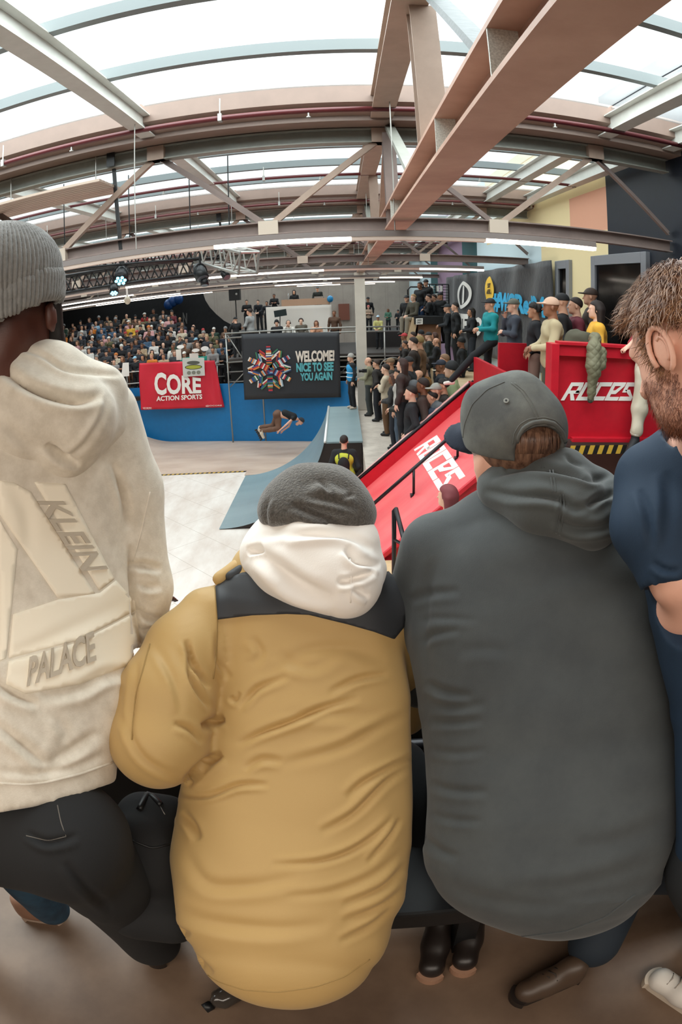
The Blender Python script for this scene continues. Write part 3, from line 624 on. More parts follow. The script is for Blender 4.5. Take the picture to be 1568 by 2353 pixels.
# crowd rail in front of the stand
e = empty('stand_railing', (-9, 24.75, 2.05), 'galvanised railing along the front of the left stand', 'railing')
x = -16.0
for z in (3.12, 2.62): MB().tube([(-16, 24.75, z), (-4.9, 24.75, z)], .028, 8).build('rail', GALV, e, smooth=True)
while x < -4.8: MB().tube([(x, 24.75, 2.05), (x, 24.75, 3.12)], .024, 8).build('post', GALV, e, smooth=True); x += 1.35
MB().box((-16, 24.4, 1.9), (-3.4, 24.94, 2.05)).build('stand_front_board', STANDM, label='dark board along the foot of the left stand railing', cat='board')
q = [P(*p, Y=24.6) for p in ((279, 866), (297, 864), (296, 833), (282, 834))]
sheet(quad_fn(*q), 2, 2, .01).build('white_poster', WHITE, label='white poster fixed to the railing left of the red banner', cat='poster')

# ================================================================ commentary stage (scaffold)
SY = 23.7; SZ = 3.42
e = empty('scaffold_stage', (0, 25, 2.05), 'tube scaffold stage of commentators behind the charcoal banner', 'scaffold')
MB().box((-4.55, SY, SZ-.12), (2.75, 29.5, SZ)).build('stage_deck', mat('stage_deck_dark', '#3a332f', .7), e)
m_ = MB()
for x in (-4.55, -3.2, -1.9, -.6, .55, 1.65, 2.7): MB().tube([(x, SY, 0 if x < .4 else 2.05), (x, SY, 4.46)], .03, 8).build('upright', GALV, e, smooth=True)
for z in (4.46, 4.28, 3.3): MB().tube([(-4.6, SY, z), (2.75, SY, z)], .032, 8).build('rail', GALV, e, smooth=True)
for z in (2.5, 2.9): MB().tube([(-4.6, SY+.05, z), (2.75, SY+.05, z)], .025, 8).build('rail', GALV, e, smooth=True)
for a, b in (((-4.5, 4.4), (-3.7, 3.0)), ((-.1, 2.6), (.5, 3.4)), ((-4.5, 2.3), (-3.4, 3.3))): MB().tube([(a[0], SY+.06, a[1]), (b[0], SY+.06, b[1])], .022, 8).build('brace', GALV, e, smooth=True)
# rounded loops under the right half
for x0 in (.75, 1.95):
    pts = [(x0+.5*math.cos(t)*(1 if abs(math.cos(t)) < .95 else 1), SY-.03, 2.85+.38*math.sin(t)) for t in np.linspace(0, 2*math.pi, 25)]
    MB().tube(pts, .018, 6, False).build('loop_tube', GALV, e, smooth=True)
MB().box((-4.5, SY+.35, 0), (2.7, SY+.4, SZ-.12)).build('dark_skirt', mat('dark_skirt_cloth', '#0d0d0f', .8), e)  # near-black sheet closing the space under the stage
for i, (x0, x1, z) in enumerate([(-.1, .5, 2.62), (.6, 2.2, 2.36), (-.1, 2.7, 3.12)]):
    MB().box((x0, SY+.1, z), (x1, SY+.3, z+.07)).build('scaffold_board', mat('weathered_board', '#8f867b', .7), e)
scr = [P(*p, Y=26.2) for p in ((615, 772), (763, 771), (762, 700), (611, 706))]
sheet(quad_fn(*scr, 0, lambda u, v: .04*math.sin(u*9+v*3)), 24, 8, .01).build('white_sheet', mat('white_sheet_cloth', '#ece4da', .7), label='white cloth sheet hung behind the commentators', cat='sheet', smooth=True)
q = P(700, 700, Y=27.4); dj0, dj1 = P(648, 702, Y=27.4), P(757, 698, Y=27.4)
MB().box((dj0[0]-.1, 27.6, SZ), (dj1[0]+.15, 29.4, 4.62)).build('dj_riser', STANDM, label='dark riser carrying the two people at the mixing desk', cat='riser')
djt = P(700, 688, Y=27.4)[2]
e = empty('mixing_desk', (float(q[0]), 27.6, 4.62), 'pale timber mixing desk above the white sheet', 'desk')
MB().box((dj0[0], 27.35, djt-.27), (dj1[0], 27.43, djt)).build('front_panel', mat('pale_timber', '#cda487', .6), e)
MB().box((dj0[0], 27.35, djt-.0), (dj1[0], 28.0, djt+.03)).build('desk_top', mat('pale_timber', '#cda487', .6), e)
for x in (dj0[0]+.05, dj1[0]-.05): MB().box((x-.04, 27.9, 4.62), (x+.04, 27.98, djt)).build('leg', PLY, e)
for x in (dj0[0]+.02, dj1[0]-.02): MB().box((x-.04, 27.44, SZ), (x+.04, 27.52, djt)).build('leg', PLY, e)
q = P(664, 690, Y=27.6); e = empty('laptop', (float(q[0]), 27.6, djt+.03), 'silver laptop open on the mixing desk', 'laptop')
MB().box((q[0]-.17, 27.5, djt+.03), (q[0]+.17, 27.74, djt+.045)).build('laptop_base', GALV, e); MB().sect((q[0], 27.5, djt+.045), (q[0], 27.42, djt+.27), [(-.17, -.006), (.17, -.006), (.17, .006), (-.17, .006)], up=(1, 0, 0)).build('laptop_lid', mat('laptop_silver', '#c5c7c9', .4, metal=.4), e)
q = P(733, 686, Y=27.6); MB().box((q[0]-.2, 27.5, djt+.03), (q[0]+.2, 27.8, djt+.11)).build('mixer', mat('mixer_grey', '#9b948d', .5), label='flat grey mixer on the mixing desk', cat='mixer')
q = P(759, 687, Y=27.3); MB().sphere(q, .14, 20, 14, (1, 1, 1.12)).build('blue_balloon', mat('blue_balloon', '#2b8fc8', .25), label='small bright blue balloon at the right end of the mixing desk', cat='balloon', smooth=True)
for k, (px, py) in enumerate([(397, 693), (410, 687), (388, 700)]):
    q = P(px, py, Y=33.2); MB().sphere(q, .28, 20, 14, (1, 1, 1.15)).build('dark_balloon', mat('deep_blue_balloon', '#123f78', .3), label='dark blue balloon at the top of the left stand, %s' % ['middle of the bunch', 'highest of the bunch', 'lowest of the bunch'][k], cat='balloon', group='dark blue balloons', smooth=True)
q = P(644, 719, Y=25.6); e = empty('monitor_screen', (float(q[0]), 25.6, SZ), 'small black monitor on a stand before the white sheet', 'monitor')
m_ = MB(); m_.sect(q+(-.25, 0, -.04), q+(.27, 0, .02), [(-.02, -.14), (.02, -.14), (.02, .14), (-.02, .14)]); m_.build('screen', mat('monitor_dark', '#1e2b2c', .3), e); MB().tube([q, (q[0]-.1, 25.62, SZ)], .02, 6).build('stand_pole', BLACK, e)
q = P(540, 676, Y=26.5); e = empty('loudspeaker', (float(q[0]), 26.5, SZ), 'black loudspeaker on a pole at the left of the stage', 'speaker')
MB().box((q[0]-.24, 26.3, q[2]-.28), (q[0]+.24, 26.7, q[2]+.26)).build('cabinet', BLACK, e, bevel=.02)
MB().tube([(q[0]+.02, 26.5, q[2]-.28), (q[0]+.02, 26.5, SZ)], .025, 8).build('pole', BLACK, e); MB().sphere((q[0]+.1, 26.3, q[2]), .05, 10, 8, (1, .3, 1)).build('horn', GALV, e)
for a in (0, 2.1, 4.2): MB().tube([(q[0]+.02, 26.5, SZ+.6), (q[0]+.02+.45*math.cos(a), 26.5+.45*math.sin(a), SZ)], .015, 6).build('leg', BLACK, e)
# raised spectator blocks behind the pillar, steps in the pit
MB().box((.9, 26.4, 2.05), (2.75, 29.5, 4.1)).build('rear_platform', STANDM, label='dark raised block behind the pillar carrying spectators', cat='platform')
for k, (y0, y1, z) in enumerate([(12.3, 14.2, 2.4), (14.2, 15.8, 2.75), (15.8, 18.4, 3.05)]):
    MB().box((1.42, y0, 2.05), (2.44, y1, z)).build('crowd_step', STANDM, label='dark wooden step under the packed crowd, %s' % ['lowest', 'middle', 'highest'][k], cat='step', group='steps beside the plywood platform')
q0, q1 = P(936, 772, Y=19.5), P(1000, 722, Y=19.5)
e = empty('ramp_end', (float(q0[0])+.3, 19.5, 2.05), 'white-edged ramp end with a black top behind the packed crowd', 'ramp')
MB().prism([(q0[0], 2.05), (q0[0]+.02, q0[2]), (P(950, 730, Y=19.5)[0], P(950, 730, Y=19.5)[2]), (P(962, 730, Y=19.5)[0], P(962, 730, Y=19.5)[2]), (P(955, 762, Y=19.5)[0], P(955, 762, Y=19.5)[2]), (P(950, 790, Y=19.5)[0], 2.05)], 'y', 19.5, 21.5).build('curved_side', PLY, e)
MB().box((P(952, 0+730, Y=19.5)[0], 19.45, P(955, 745, Y=19.5)[2]), (3.3, 21.8, P(955, 727, Y=19.5)[2])).build('black_top', BLACK, e)
MB().box((P(955, 760, Y=19.5)[0]+.1, 19.6, 2.05), (3.2, 21.6, P(955, 745, Y=19.5)[2])).build('timber_body', mat('brown_timber', '#7c5840', .7), e)
sgn = [P(*p, Y=19.42) for p in ((956, 746), (972, 745), (972, 731), (956, 732))]
e2 = empty('crew_sign', tuple(P(964, 746, Y=19.42)), 'small white sign reading CREW ONLY on the black ramp top', 'sign')
sheet(quad_fn(*sgn), 1, 1, .01).build('board', WHITE, e2); lettering('CREW\nONLY', quad_fn(*sgn, .004), BLACK, e2, (.15, .15, .85, .85), .02)
# black mesh cage and barred gate
e = empty('cage_fence', (3, 21.4, 4.7), 'black barred fence on top of the ramp end by the lilac wall', 'fence')
fz0 = P(975, 728, Y=21.4)[2]; fz1 = P(975, 653, Y=21.4)[2]; fx0 = P(974, 700, Y=21.4)[0]; fx1 = min(P(1032, 700, Y=21.4)[0], 3.9)
m_ = MB()
for x in np.linspace(fx0, fx1, 5): MB().tube([(x, 21.4, fz0), (x, 21.4, fz1)], .025, 6).build('post', BLACK, e)
for z in np.linspace(fz0+.1, fz1, 12): m_.tube([(fx0, 21.4, z), (fx1, 21.4, z)], .012 if z < fz1-.01 else .025, 6)
m_.build('bars', BLACK, e)
MB().tube([(fx0-.55, 21.4, fz0), (fx0-.55, 21.4, fz1-.2), (fx0-.45, 21.4, fz1-.1), (fx0, 21.4, fz1-.1)], .03, 6).build('side_loop', BLACK, e)
for k, px in enumerate((994, 1007, 1015)):
    c = P(px, 662, Y=21.3); MB().box((c[0]-.045, 21.34, c[2]-.12), (c[0]+.045, 21.36, c[2]+.08)).build('white_notice', WHITE, label='small white notice on the barred fence, %s' % ['leftmost', 'middle', 'rightmost'][k], cat='notice', group='notices on the fence')
q = P(790, 715, Y=36.8); MB().box((q[0]-.3, 36.8, q[2]-.55), (q[0]+.35, 36.99, q[2]+.45)).build('door_1', mat('reddish_brown_door', '#7a4636', .6), kind='structure', label='reddish brown door in the far wall', cat='door')
# box truss with stage lamps
def box_truss(name, a, b, s, lab, m_=BLACK, n=14):
    a = np.array(a, float); b = np.array(b, float); e = empty(name, tuple(a), lab, 'lighting truss'); d = (b-a); L_ = np.linalg.norm(d); d /= L_
    u = np.cross(d, (0, 0, 1)); u /= np.linalg.norm(u); w_ = np.cross(u, d); c = [(-s/2, -s/2), (s/2, -s/2), (s/2, s/2), (-s/2, s/2)]
    for p, q in c: MB().tube([a+u*p+w_*q, b+u*p+w_*q], .024, 8).build('chord', m_, e, smooth=True)
    lm = MB()
    for i in range(n):
        t0 = L_*i/n; t1 = L_*(i+1)/n
        for k in range(4):
            p, q = c[k], c[(k+1) % 4]
            if i % 2: p, q = q, p
            lm.tube([a+d*t0+u*p[0]+w_*p[1], a+d*t1+u*q[0]+w_*q[1]], .012, 5)
    for t in (0, L_):
        for k in range(4): p, q = c[k], c[(k+1) % 4]; lm.tube([a+d*t+u*p[0]+w_*p[1], a+d*t+u*q[0]+w_*q[1]], .018, 5)
    lm.build('lacing', m_, e); return e
A = P(100, 608, Y=8.6); B = P(500, 574, Y=9.4); box_truss('lighting_truss', A, B, .3, 'black lighting truss hanging below the first roof truss', n=22)
A = P(100, 664, Y=9.4); B = P(462, 612, Y=10.4); box_truss('lighting_truss', A, B, .29, 'lower black lighting truss carrying the stage lamps', n=22)
A = P(468, 577, Y=9.3); B = P(572, 604, Y=8.3); box_truss('lighting_truss', A, B, .3, 'short silver end section of the lighting truss', GALV, n=9)
def stage_lamp(px, py, Y, r, aim, lit, lab, col='#1a1c20'):
    c = P(px, py, Y=Y); d = np.array(aim, float); d /= np.linalg.norm(d); e = empty('stage_lamp', tuple(c), lab, 'stage lamp', 'stage lamps on the trusses')
    MB().tube([c-d*r*1.6, c-d*r*1.5, c-d*r*.4, c+d*r*.9], [r*.35, r*.7, r*.95, r], 18).build('lamp_body', mat('lamp_body'+col, col, .35), e, smooth=True)
    u = np.cross(d, (0, 0, 1)); u /= np.linalg.norm(u); m_ = MB(); w_ = np.cross(u, d)
    pts = [c+u*r*1.15*math.cos(t)+np.array((0, 0, 1))*r*1.5*math.sin(t) for t in np.linspace(0, math.pi, 9)]
    m_.tube(pts, r*.09, 6); m_.tube([pts[4], pts[4]+(0, 0, .14)], r*.16, 6); m_.build('yoke', BLACK, e)
    if lit:
        for k in range(7):
            t = k*math.pi/3; o = (0, 0) if k == 6 else (math.cos(t)*.58, math.sin(t)*.58); q = c+d*r*.92+u*o[0]*r+w_*o[1]*r
            MB().tube([q, q+d*.012], r*.22, 10).build('lit_lens', mat('cyan_led', '#6fdcff', .3, emit=5), e)
    else: MB().tube([c+d*r*.9, c+d*r*.95], r*.85, 18).build('lens', mat('lamp_lens', '#5c666e', .1), e)
stage_lamp(279, 634, 8.8, .115, (.1, -.6, -.6), 1, 'larger stage lamp glowing cyan on the lower black truss')
stage_lamp(262, 665, 9.6, .08, (.15, -.5, -.8), 1, 'smaller stage lamp glowing cyan, lowest at left')
stage_lamp(461, 629, 8.6, .1, (.3, -.3, -.7), 0, 'unlit black moving head lamp below the truss end', '#25282b')
stage_lamp(470, 648, 8.6, .06, (.1, -.3, -.9), 0, 'small unlit black lamp under the moving head')
stage_lamp(518, 632, 8.6, .06, (.5, -.5, -.7), 0, 'small unlit black floodlight at the right end of the truss')
for px, Y in ((150, 9), (300, 9.3), (440, 9.5), (530, 8.8)):
    c = P(px, 590, Y=Y); MB().tube([c, (c[0], c[1], 8.0)], .01, 5).build('hanging_chain', BLACK, label='thin black chain holding up the lighting truss, %s' % {150: 'leftmost', 300: 'second from left', 440: 'third from left', 530: 'rightmost'}[px], cat='chain', group='chains of the lighting truss')
c = P(293, 690, Y=14); e = empty('pendant_camera', tuple(c), 'small white dome camera hanging before the left stand', 'camera')
MB().tube([c+(0, 0, .3), c+(0, 0, .05)], .025, 8).build('stem', WHITE, e); MB().sphere(c, .08, 14, 10, (1, 1, 1.3)).build('dome', mat('dome_beige', '#cfc3ae', .3), e, smooth=True)
MB().tube([c+(0, 0, .3), c+(0, 0, 3)], .006, 5).build('cable', WHITE, e)
# ================================================================ soft bodies: smooth unions meshed by surface nets
def smin(a, b, k):
    h = np.clip(.5+.5*(b-a)/k, 0, 1); return b*(1-h)+a*h-k*h*(1-h)
def d_cap(p, a, b, r1, r2):
    a = np.asarray(a, float); b = np.asarray(b, float); ba = b-a; t = np.clip(((p-a)@ba)/(ba@ba+1e-12), 0, 1)
    return np.linalg.norm(p-a-t[..., None]*ba, axis=-1)-(r1+(r2-r1)*t)
def d_ell(p, c, r, R=None):
    q = p-np.asarray(c, float)
    if R is not None: q = q@np.asarray(R)              # columns of R = axes
    r = np.asarray(r, float); k0 = np.linalg.norm(q/r, axis=-1); k1 = np.linalg.norm(q/(r*r), axis=-1)
    return k0*(k0-1)/np.maximum(k1, 1e-9)
def d_loft(p, C, U, W, A, B, e=2.0):
    """elliptic sections (half width A along U, half depth B along W) along the spine C"""
    C = np.asarray(C, float); best = np.full(p.shape[:-1], 1e9)
    n = len(C); seg = C[1:]-C[:-1]
    for i in range(n-1):
        ba = seg[i]; L2 = ba@ba; tt = ((p-C[i])@ba)/L2; t = np.clip(tt, 0, 1)
        c = C[i]+t[..., None]*ba; q = p-c
        u = U[i]*(1-t[..., None])+U[i+1]*t[..., None]; w_ = W[i]*(1-t[..., None])+W[i+1]*t[..., None]
        a = A[i]+(A[i+1]-A[i])*t; b = B[i]+(B[i+1]-B[i])*t
        x = (q*u).sum(-1); y = (q*w_).sum(-1); d = ba/math.sqrt(L2); z = np.abs(q@d)*.9
        k0 = np.sqrt((x/a)**2+(y/b)**2+(z/np.minimum(a, b))**2)+1e-9
        g = np.sqrt((x/a**2)**2+(y/b**2)**2+(z/np.minimum(a, b)**2)**2)+1e-9
        best = np.minimum(best, k0*(k0-1)/g)
    return best
def nets(f, lo, hi, h, chunk=True):
    lo = np.asarray(lo, float); hi = np.asarray(hi, float); n = np.ceil((hi-lo)/h).astype(int)+1
    xs, ys, zs = [lo[i]+h*np.arange(n[i]) for i in range(3)]
    V = np.empty(n, np.float32)
    for i in range(0, n[0], 16):
        g = np.stack(np.meshgrid(xs[i:i+16], ys, zs, indexing='ij'), -1); V[i:i+16] = f(g)
    s = V < 0
    c = [s[dx:n[0]-1+dx, dy:n[1]-1+dy, dz:n[2]-1+dz] for dx in (0, 1) for dy in (0, 1) for dz in (0, 1)]
    cnt = sum(q.astype(np.int8) for q in c); act = (cnt > 0) & (cnt < 8)
    idx = -np.ones(act.shape, np.int64); I = np.argwhere(act); idx[act] = np.arange(len(I))
    acc = np.zeros((len(I), 3)); m = np.zeros(len(I))
    cor = [(dx, dy, dz) for dx in (0, 1) for dy in (0, 1) for dz in (0, 1)]
    for a in range(8):
        for b in range(a+1, 8):
            if sum(abs(cor[a][k]-cor[b][k]) for k in range(3)) != 1: continue
            va = V[tuple((I+cor[a]).T)]; vb = V[tuple((I+cor[b]).T)]; x = (va < 0) != (vb < 0); t = np.where(x, va/np.where(x, va-vb, 1), 0)
            pt = np.array(cor[a])+t[:, None]*(np.array(cor[b])-np.array(cor[a])); acc += pt*x[:, None]; m += x
    P_ = lo+h*(I+acc/np.maximum(m, 1)[:, None])
    F = []
    for ax in range(3):
        o = [k for k in range(3) if k != ax]
        sl0 = [slice(None)]*3; sl1 = [slice(None)]*3; sl0[ax] = slice(0, n[ax]-1); sl1[ax] = slice(1, n[ax])
        s0 = s[tuple(sl0)]; s1 = s[tuple(sl1)]; E = np.argwhere(s0 != s1); inside0 = s0[tuple(E.T)]
        ok = (E[:, o[0]] > 0) & (E[:, o[1]] > 0) & (E[:, o[0]] < n[o[0]]-1) & (E[:, o[1]] < n[o[1]]-1); E = E[ok]; inside0 = inside0[ok]
        q = []
        for da, db in ((1, 1), (0, 1), (0, 0), (1, 0)):
            G = E.copy(); G[:, o[0]] -= da; G[:, o[1]] -= db; q.append(idx[tuple(G.T)])
        q = np.stack(q, 1); fl = inside0 if ax != 1 else ~inside0
        q[~fl] = q[~fl][:, ::-1]; F.append(q)
    return P_, np.concatenate(F)
def smooth_v(P_, F, it=3, lam=.5):
    e = np.concatenate([F[:, [0, 1]], F[:, [1, 2]], F[:, [2, 3]], F[:, [3, 0]]]); n = len(P_)
    dg = np.bincount(e.ravel(), minlength=n).astype(float)
    for _ in range(it):
        a = np.zeros_like(P_)
        for k in range(3): a[:, k] = np.bincount(e[:, 0], P_[e[:, 1], k], n)+np.bincount(e[:, 1], P_[e[:, 0], k], n)
        P_ = P_+lam*(a/np.maximum(dg, 1)[:, None]-P_)
    return P_
def vnormals(P_, F):
    a, b, c, d = [P_[F[:, k]] for k in range(4)]; fn = np.cross(c-a, d-b); N = np.zeros_like(P_)
    for k in range(4):
        for j in range(3): N[:, j] += np.bincount(F[:, k], fn[:, j], len(P_))
    return N/(np.linalg.norm(N, axis=1)[:, None]+1e-12)
def mesh_from(P_, F, name):
    me = bpy.data.meshes.new(name); me.vertices.add(len(P_)); me.vertices.foreach_set('co', P_.astype(np.float32).ravel())
    me.loops.add(F.size); me.loops.foreach_set('vertex_index', F.astype(np.int32).ravel()); me.polygons.add(len(F))
    me.polygons.foreach_set('loop_start', np.arange(0, F.size, F.shape[1], dtype=np.int32)); me.update(calc_edges=True); me.validate()
    me.polygons.foreach_set('use_smooth', [True]*len(me.polygons)); return me
def soft(prims, h, k=.02, it=2, cut=None, pad=.03):
    """prims: ('c',a,b,r1,r2[,k]) capsules, ('e',c,r,R[,k]) ellipsoids, ('f',fn,lo,hi[,k]) free fields"""
    lo = np.full(3, 1e9); hi = -lo
    for p in prims:
        if p[0] == 'c': q = np.array([p[1], p[2]], float); r = max(p[3], p[4]); a, b = q.min(0)-r, q.max(0)+r
        elif p[0] == 'e': r = np.max(p[2]); a, b = np.array(p[1])-r, np.array(p[1])+r
        elif p[0] == 's': continue
        else: a, b = np.array(p[2], float), np.array(p[3], float)
        lo = np.minimum(lo, a); hi = np.maximum(hi, b)
    def f(g):
        D = None
        for p in prims:
            kk = k
            if p[0] == 'c': d = d_cap(g, *p[1:5]); kk = p[5] if len(p) > 5 else k
            elif p[0] == 'e': d = d_ell(g, p[1], p[2], p[3] if len(p) > 3 else None); kk = p[4] if len(p) > 4 else k
            elif p[0] == 's':                              # carve a capsule away
                D = -smin(-D, d_cap(g, *p[1:5]), p[5] if len(p) > 5 else k); continue
            else: d = p[1](g); kk = p[4] if len(p) > 4 else k
            D = d if D is None else smin(D, d, kk)
        if cut is not None: D = np.maximum(D, cut(g))
        return D
    P_, F = nets(f, lo-pad, hi+pad, h)
    return smooth_v(P_, F, it), F

def sections(rows, dist_add=0.0, zsq=None):
    """rows: (y, left px, right px, distance, half depth) -> loft data; the spine follows the seen outline"""
    C, U, A, B = [], [], [], []
    for y, l, r, D, b in rows:
        a = P(l, y, D=D+dist_add); c = P(r, y, D=D+dist_add); C.append((a+c)/2); U.append((c-a)/np.linalg.norm(c-a)); A.append(np.linalg.norm(c-a)/2); B.append(b)
    C = np.array(C); W = []
    for i in range(len(C)):
        t = C[min(i+1, len(C)-1)]-C[max(i-1, 0)]; w_ = np.cross(U[i], t); W.append(w_/np.linalg.norm(w_))
    return C, np.array(U), np.array(W), np.array(A), np.array(B)
def loft_prim(rows, k=.03):
    C, U, W, A, B = sections(rows); m = max(A.max(), B.max()); lo = C.min(0)-m; hi = C.max(0)+m
    return ('f', lambda g: d_loft(g, C, U, W, A, B), lo, hi, k)
def folds(P_, F, lines, it=1):
    """press creases into the cloth: each line = (pixel points of the crease, width px, depth m, ridge)"""
    N = vnormals(P_, F); q = to_px(P_); vis = ((EYE-P_)*N).sum(1) > 0; D = np.zeros(len(P_))
    for pts, w_, dep, rid in lines:
        pts = np.array(pts, float)
        # smooth the crease line
        if len(pts) > 2:
            t = np.arange(len(pts)); tt = np.linspace(0, len(pts)-1, (len(pts)-1)*5+1)
            def cr(a):
                o = []
                for v in tt:
                    i = min(int(v), len(pts)-2); u = v-i; p0 = a[max(i-1, 0)]; p1 = a[i]; p2 = a[i+1]; p3 = a[min(i+2, len(pts)-1)]
                    o.append(.5*((2*p1)+(-p0+p2)*u+(2*p0-5*p1+4*p2-p3)*u*u+(-p0+3*p1-3*p2+p3)*u**3))
                return np.array(o)
            pts = np.stack([cr(pts[:, 0]), cr(pts[:, 1])], 1)
        lo = pts.min(0)-4*w_; hi = pts.max(0)+4*w_; idx = np.nonzero(vis & (q > lo).all(1) & (q < hi).all(1))[0]
        if len(idx) == 0: continue
        p = q[idx]; bd = np.full(len(idx), 1e9); bs = np.zeros(len(idx)); sd = np.zeros(len(idx)); n = len(pts)-1
        for i in range(n):
            a, b = pts[i], pts[i+1]; ba = b-a; t = np.clip(((p-a)@ba)/(ba@ba+1e-9), 0, 1); r = p-a-t[:, None]*ba; d = np.hypot(r[:, 0], r[:, 1])
            c = ba[0]*r[:, 1]-ba[1]*r[:, 0]; m = d < bd; bd[m] = d[m]; bs[m] = (i+t[m])/n; sd[m] = np.sign(c[m])
        tap = np.sin(np.pi*np.clip(bs, .0, 1))**.9 if len(pts) > 1 else 1
        tap = np.maximum(tap, 0)
        x = bd/w_; D[idx] += tap*(-dep*np.exp(-x*x*1.2)+rid*np.exp(-(x-1.8)**2*1.0)*(.65+.35*sd))
    return P_+N*D[:, None]
def waves(P_, F, amp, freq, seed=0, stretch=(1, 1, 1)):
    r = np.random.default_rng(seed); N = vnormals(P_, F); d = np.zeros(len(P_)); Q = P_*np.array(stretch)
    for i in range(10):
        k = r.normal(size=3); k *= freq*(.5+r.random()*1.5)/np.linalg.norm(k); d += np.sin(Q@k+r.random()*6.28+1.5*np.sin(Q@r.normal(size=3)*freq*.4))
    return P_+N*(d*amp/3.2)[:, None]
def body(name, PF, m, parent, **k):
    o = link(name, mesh_from(PF[0], PF[1], name), m, parent); return tag(o, **k) if k else o
def bvh(PF):
    F = PF[1]; return BVHTree.FromPolygons([tuple(v) for v in PF[0]], [tuple(q) for q in F])
EV = Vector(EYE)
def hit(T, x, y, back=.0):
    d = Vector(ray(x, y)); h = T.ray_cast(EV, d)
    if h[0] is None: return None, None
    n = h[1]; n = n if n.dot(d) < 0 else -n
    return np.array(h[0]), np.array(n)
def seam(T, pts, r, m, parent, name='seam', lift=0.0, step=8):
    """a sewn line lying on the cloth"""
    q = []; pts = [np.array(p, float) for p in pts]
    for a, b in zip(pts, pts[1:]):
        n = max(1, int(np.linalg.norm(b-a)/step))
        for i in range(n): q.append(a+(b-a)*i/n)
    q.append(pts[-1]); o = []
    for x, y in q:
        p, n = hit(T, x, y)
        if p is not None: o.append(p+n*lift)
    if len(o) < 2: return None
    o = np.array(o)
    for _ in range(2): o[1:-1] = (o[:-2]+2*o[1:-1]+o[2:])/4
    return MB().tube(list(o), r, 6).build(name, m, parent, smooth=True)
def cloth_patch(T, poly, m, parent, name, lift=.002, step=7, th=.004, clampd=None):
    """a piece of cloth sewn over the body: outline given where the photograph shows it"""
    poly = np.array(poly, float); bm = bmesh.new()
    # dense outline
    out = []
    for a, b in zip(poly, np.roll(poly, -1, 0)):
        n = max(1, int(np.linalg.norm(b-a)/step)); out += [a+(b-a)*i/n for i in range(n)]
    out = np.array(out); lo = out.min(0); hi = out.max(0)
    def inside(p):
        c = False; j = len(out)-1
        for i in range(len(out)):
            if (out[i, 1] > p[1]) != (out[j, 1] > p[1]) and p[0] < (out[j, 0]-out[i, 0])*(p[1]-out[i, 1])/(out[j, 1]-out[i, 1])+out[i, 0]: c = not c
            j = i
        return c
    from mathutils.geometry import delaunay_2d_cdt
    pts = list(out)
    for x in np.arange(lo[0]+step/2, hi[0], step):
        for y in np.arange(lo[1]+step/2, hi[1], step):
            if inside((x, y)) and np.min(np.hypot(out[:, 0]-x, out[:, 1]-y)) > step*.55: pts.append(np.array((x, y)))
    n = len(out)
    vs, _, fs, *_r = delaunay_2d_cdt([Vector(p) for p in pts], [(i, (i+1) % n) for i in range(n)], [], 1, 1e-5)
    co = []; nn = []; bad = set()
    for i, v in enumerate(vs):
        p, q = hit(T, v[0], v[1])
        if p is None: bad.add(i); co.append(np.zeros(3)); nn.append(np.zeros(3))
        else: co.append(p); nn.append(q)
    fs = [f for f in fs if not any(i in bad for i in f)]
    co = np.array(co); nn = np.array(nn); k = len(co); v = np.concatenate([co+nn*(lift+th), co+nn*(lift-.001)])
    edge = {}
    for f in fs:
        for a, b in zip(f, f[1:]+f[:1]): edge[(a, b)] = edge.get((b, a), 0) or 1; 
    es = set((a, b) for f in fs for a, b in zip(f, f[1:]+f[:1])); bd = [(a, b) for a, b in es if (b, a) not in es]
    F = [tuple(f) for f in fs]+[(b, a, a+k, b+k) for a, b in bd]
    me = bpy.data.meshes.new(name); me.from_pydata([tuple(p) for p in v], [], F); me.update(); me.validate()
    b = bmesh.new(); b.from_mesh(me); bmesh.ops.delete(b, geom=[x for x in b.verts if not x.link_faces], context='VERTS'); bmesh.ops.recalc_face_normals(b, faces=b.faces); b.to_mesh(me); b.free()
    return link(name, me, m, parent, smooth=True)
def subdiv(PF, it=2):
    P_, F = PF; n = len(P_)
    e = np.concatenate([F[:, [0, 1]], F[:, [1, 2]], F[:, [2, 3]], F[:, [3, 0]]]); es = np.sort(e, 1); key = es[:, 0]*n+es[:, 1]
    u, inv = np.unique(key, return_inverse=True); a = u//n; b = u % n; m = len(F)
    Q = np.concatenate([P_, (P_[a]+P_[b])/2, P_[F].mean(1)]); E = n+inv.reshape(4, m); c = n+len(u)+np.arange(m)
    G = np.concatenate([np.stack([F[:, k], E[k], c, E[(k-1) % 4]], 1) for k in range(4)])
    return smooth_v(Q, G, it), G
def frame_of(fwd, up=(0, 0, 1)):
    f = np.array(fwd, float); f /= np.linalg.norm(f); r = np.cross(f, up); r /= np.linalg.norm(r); return np.stack([r, f, np.cross(r, f)], 1)
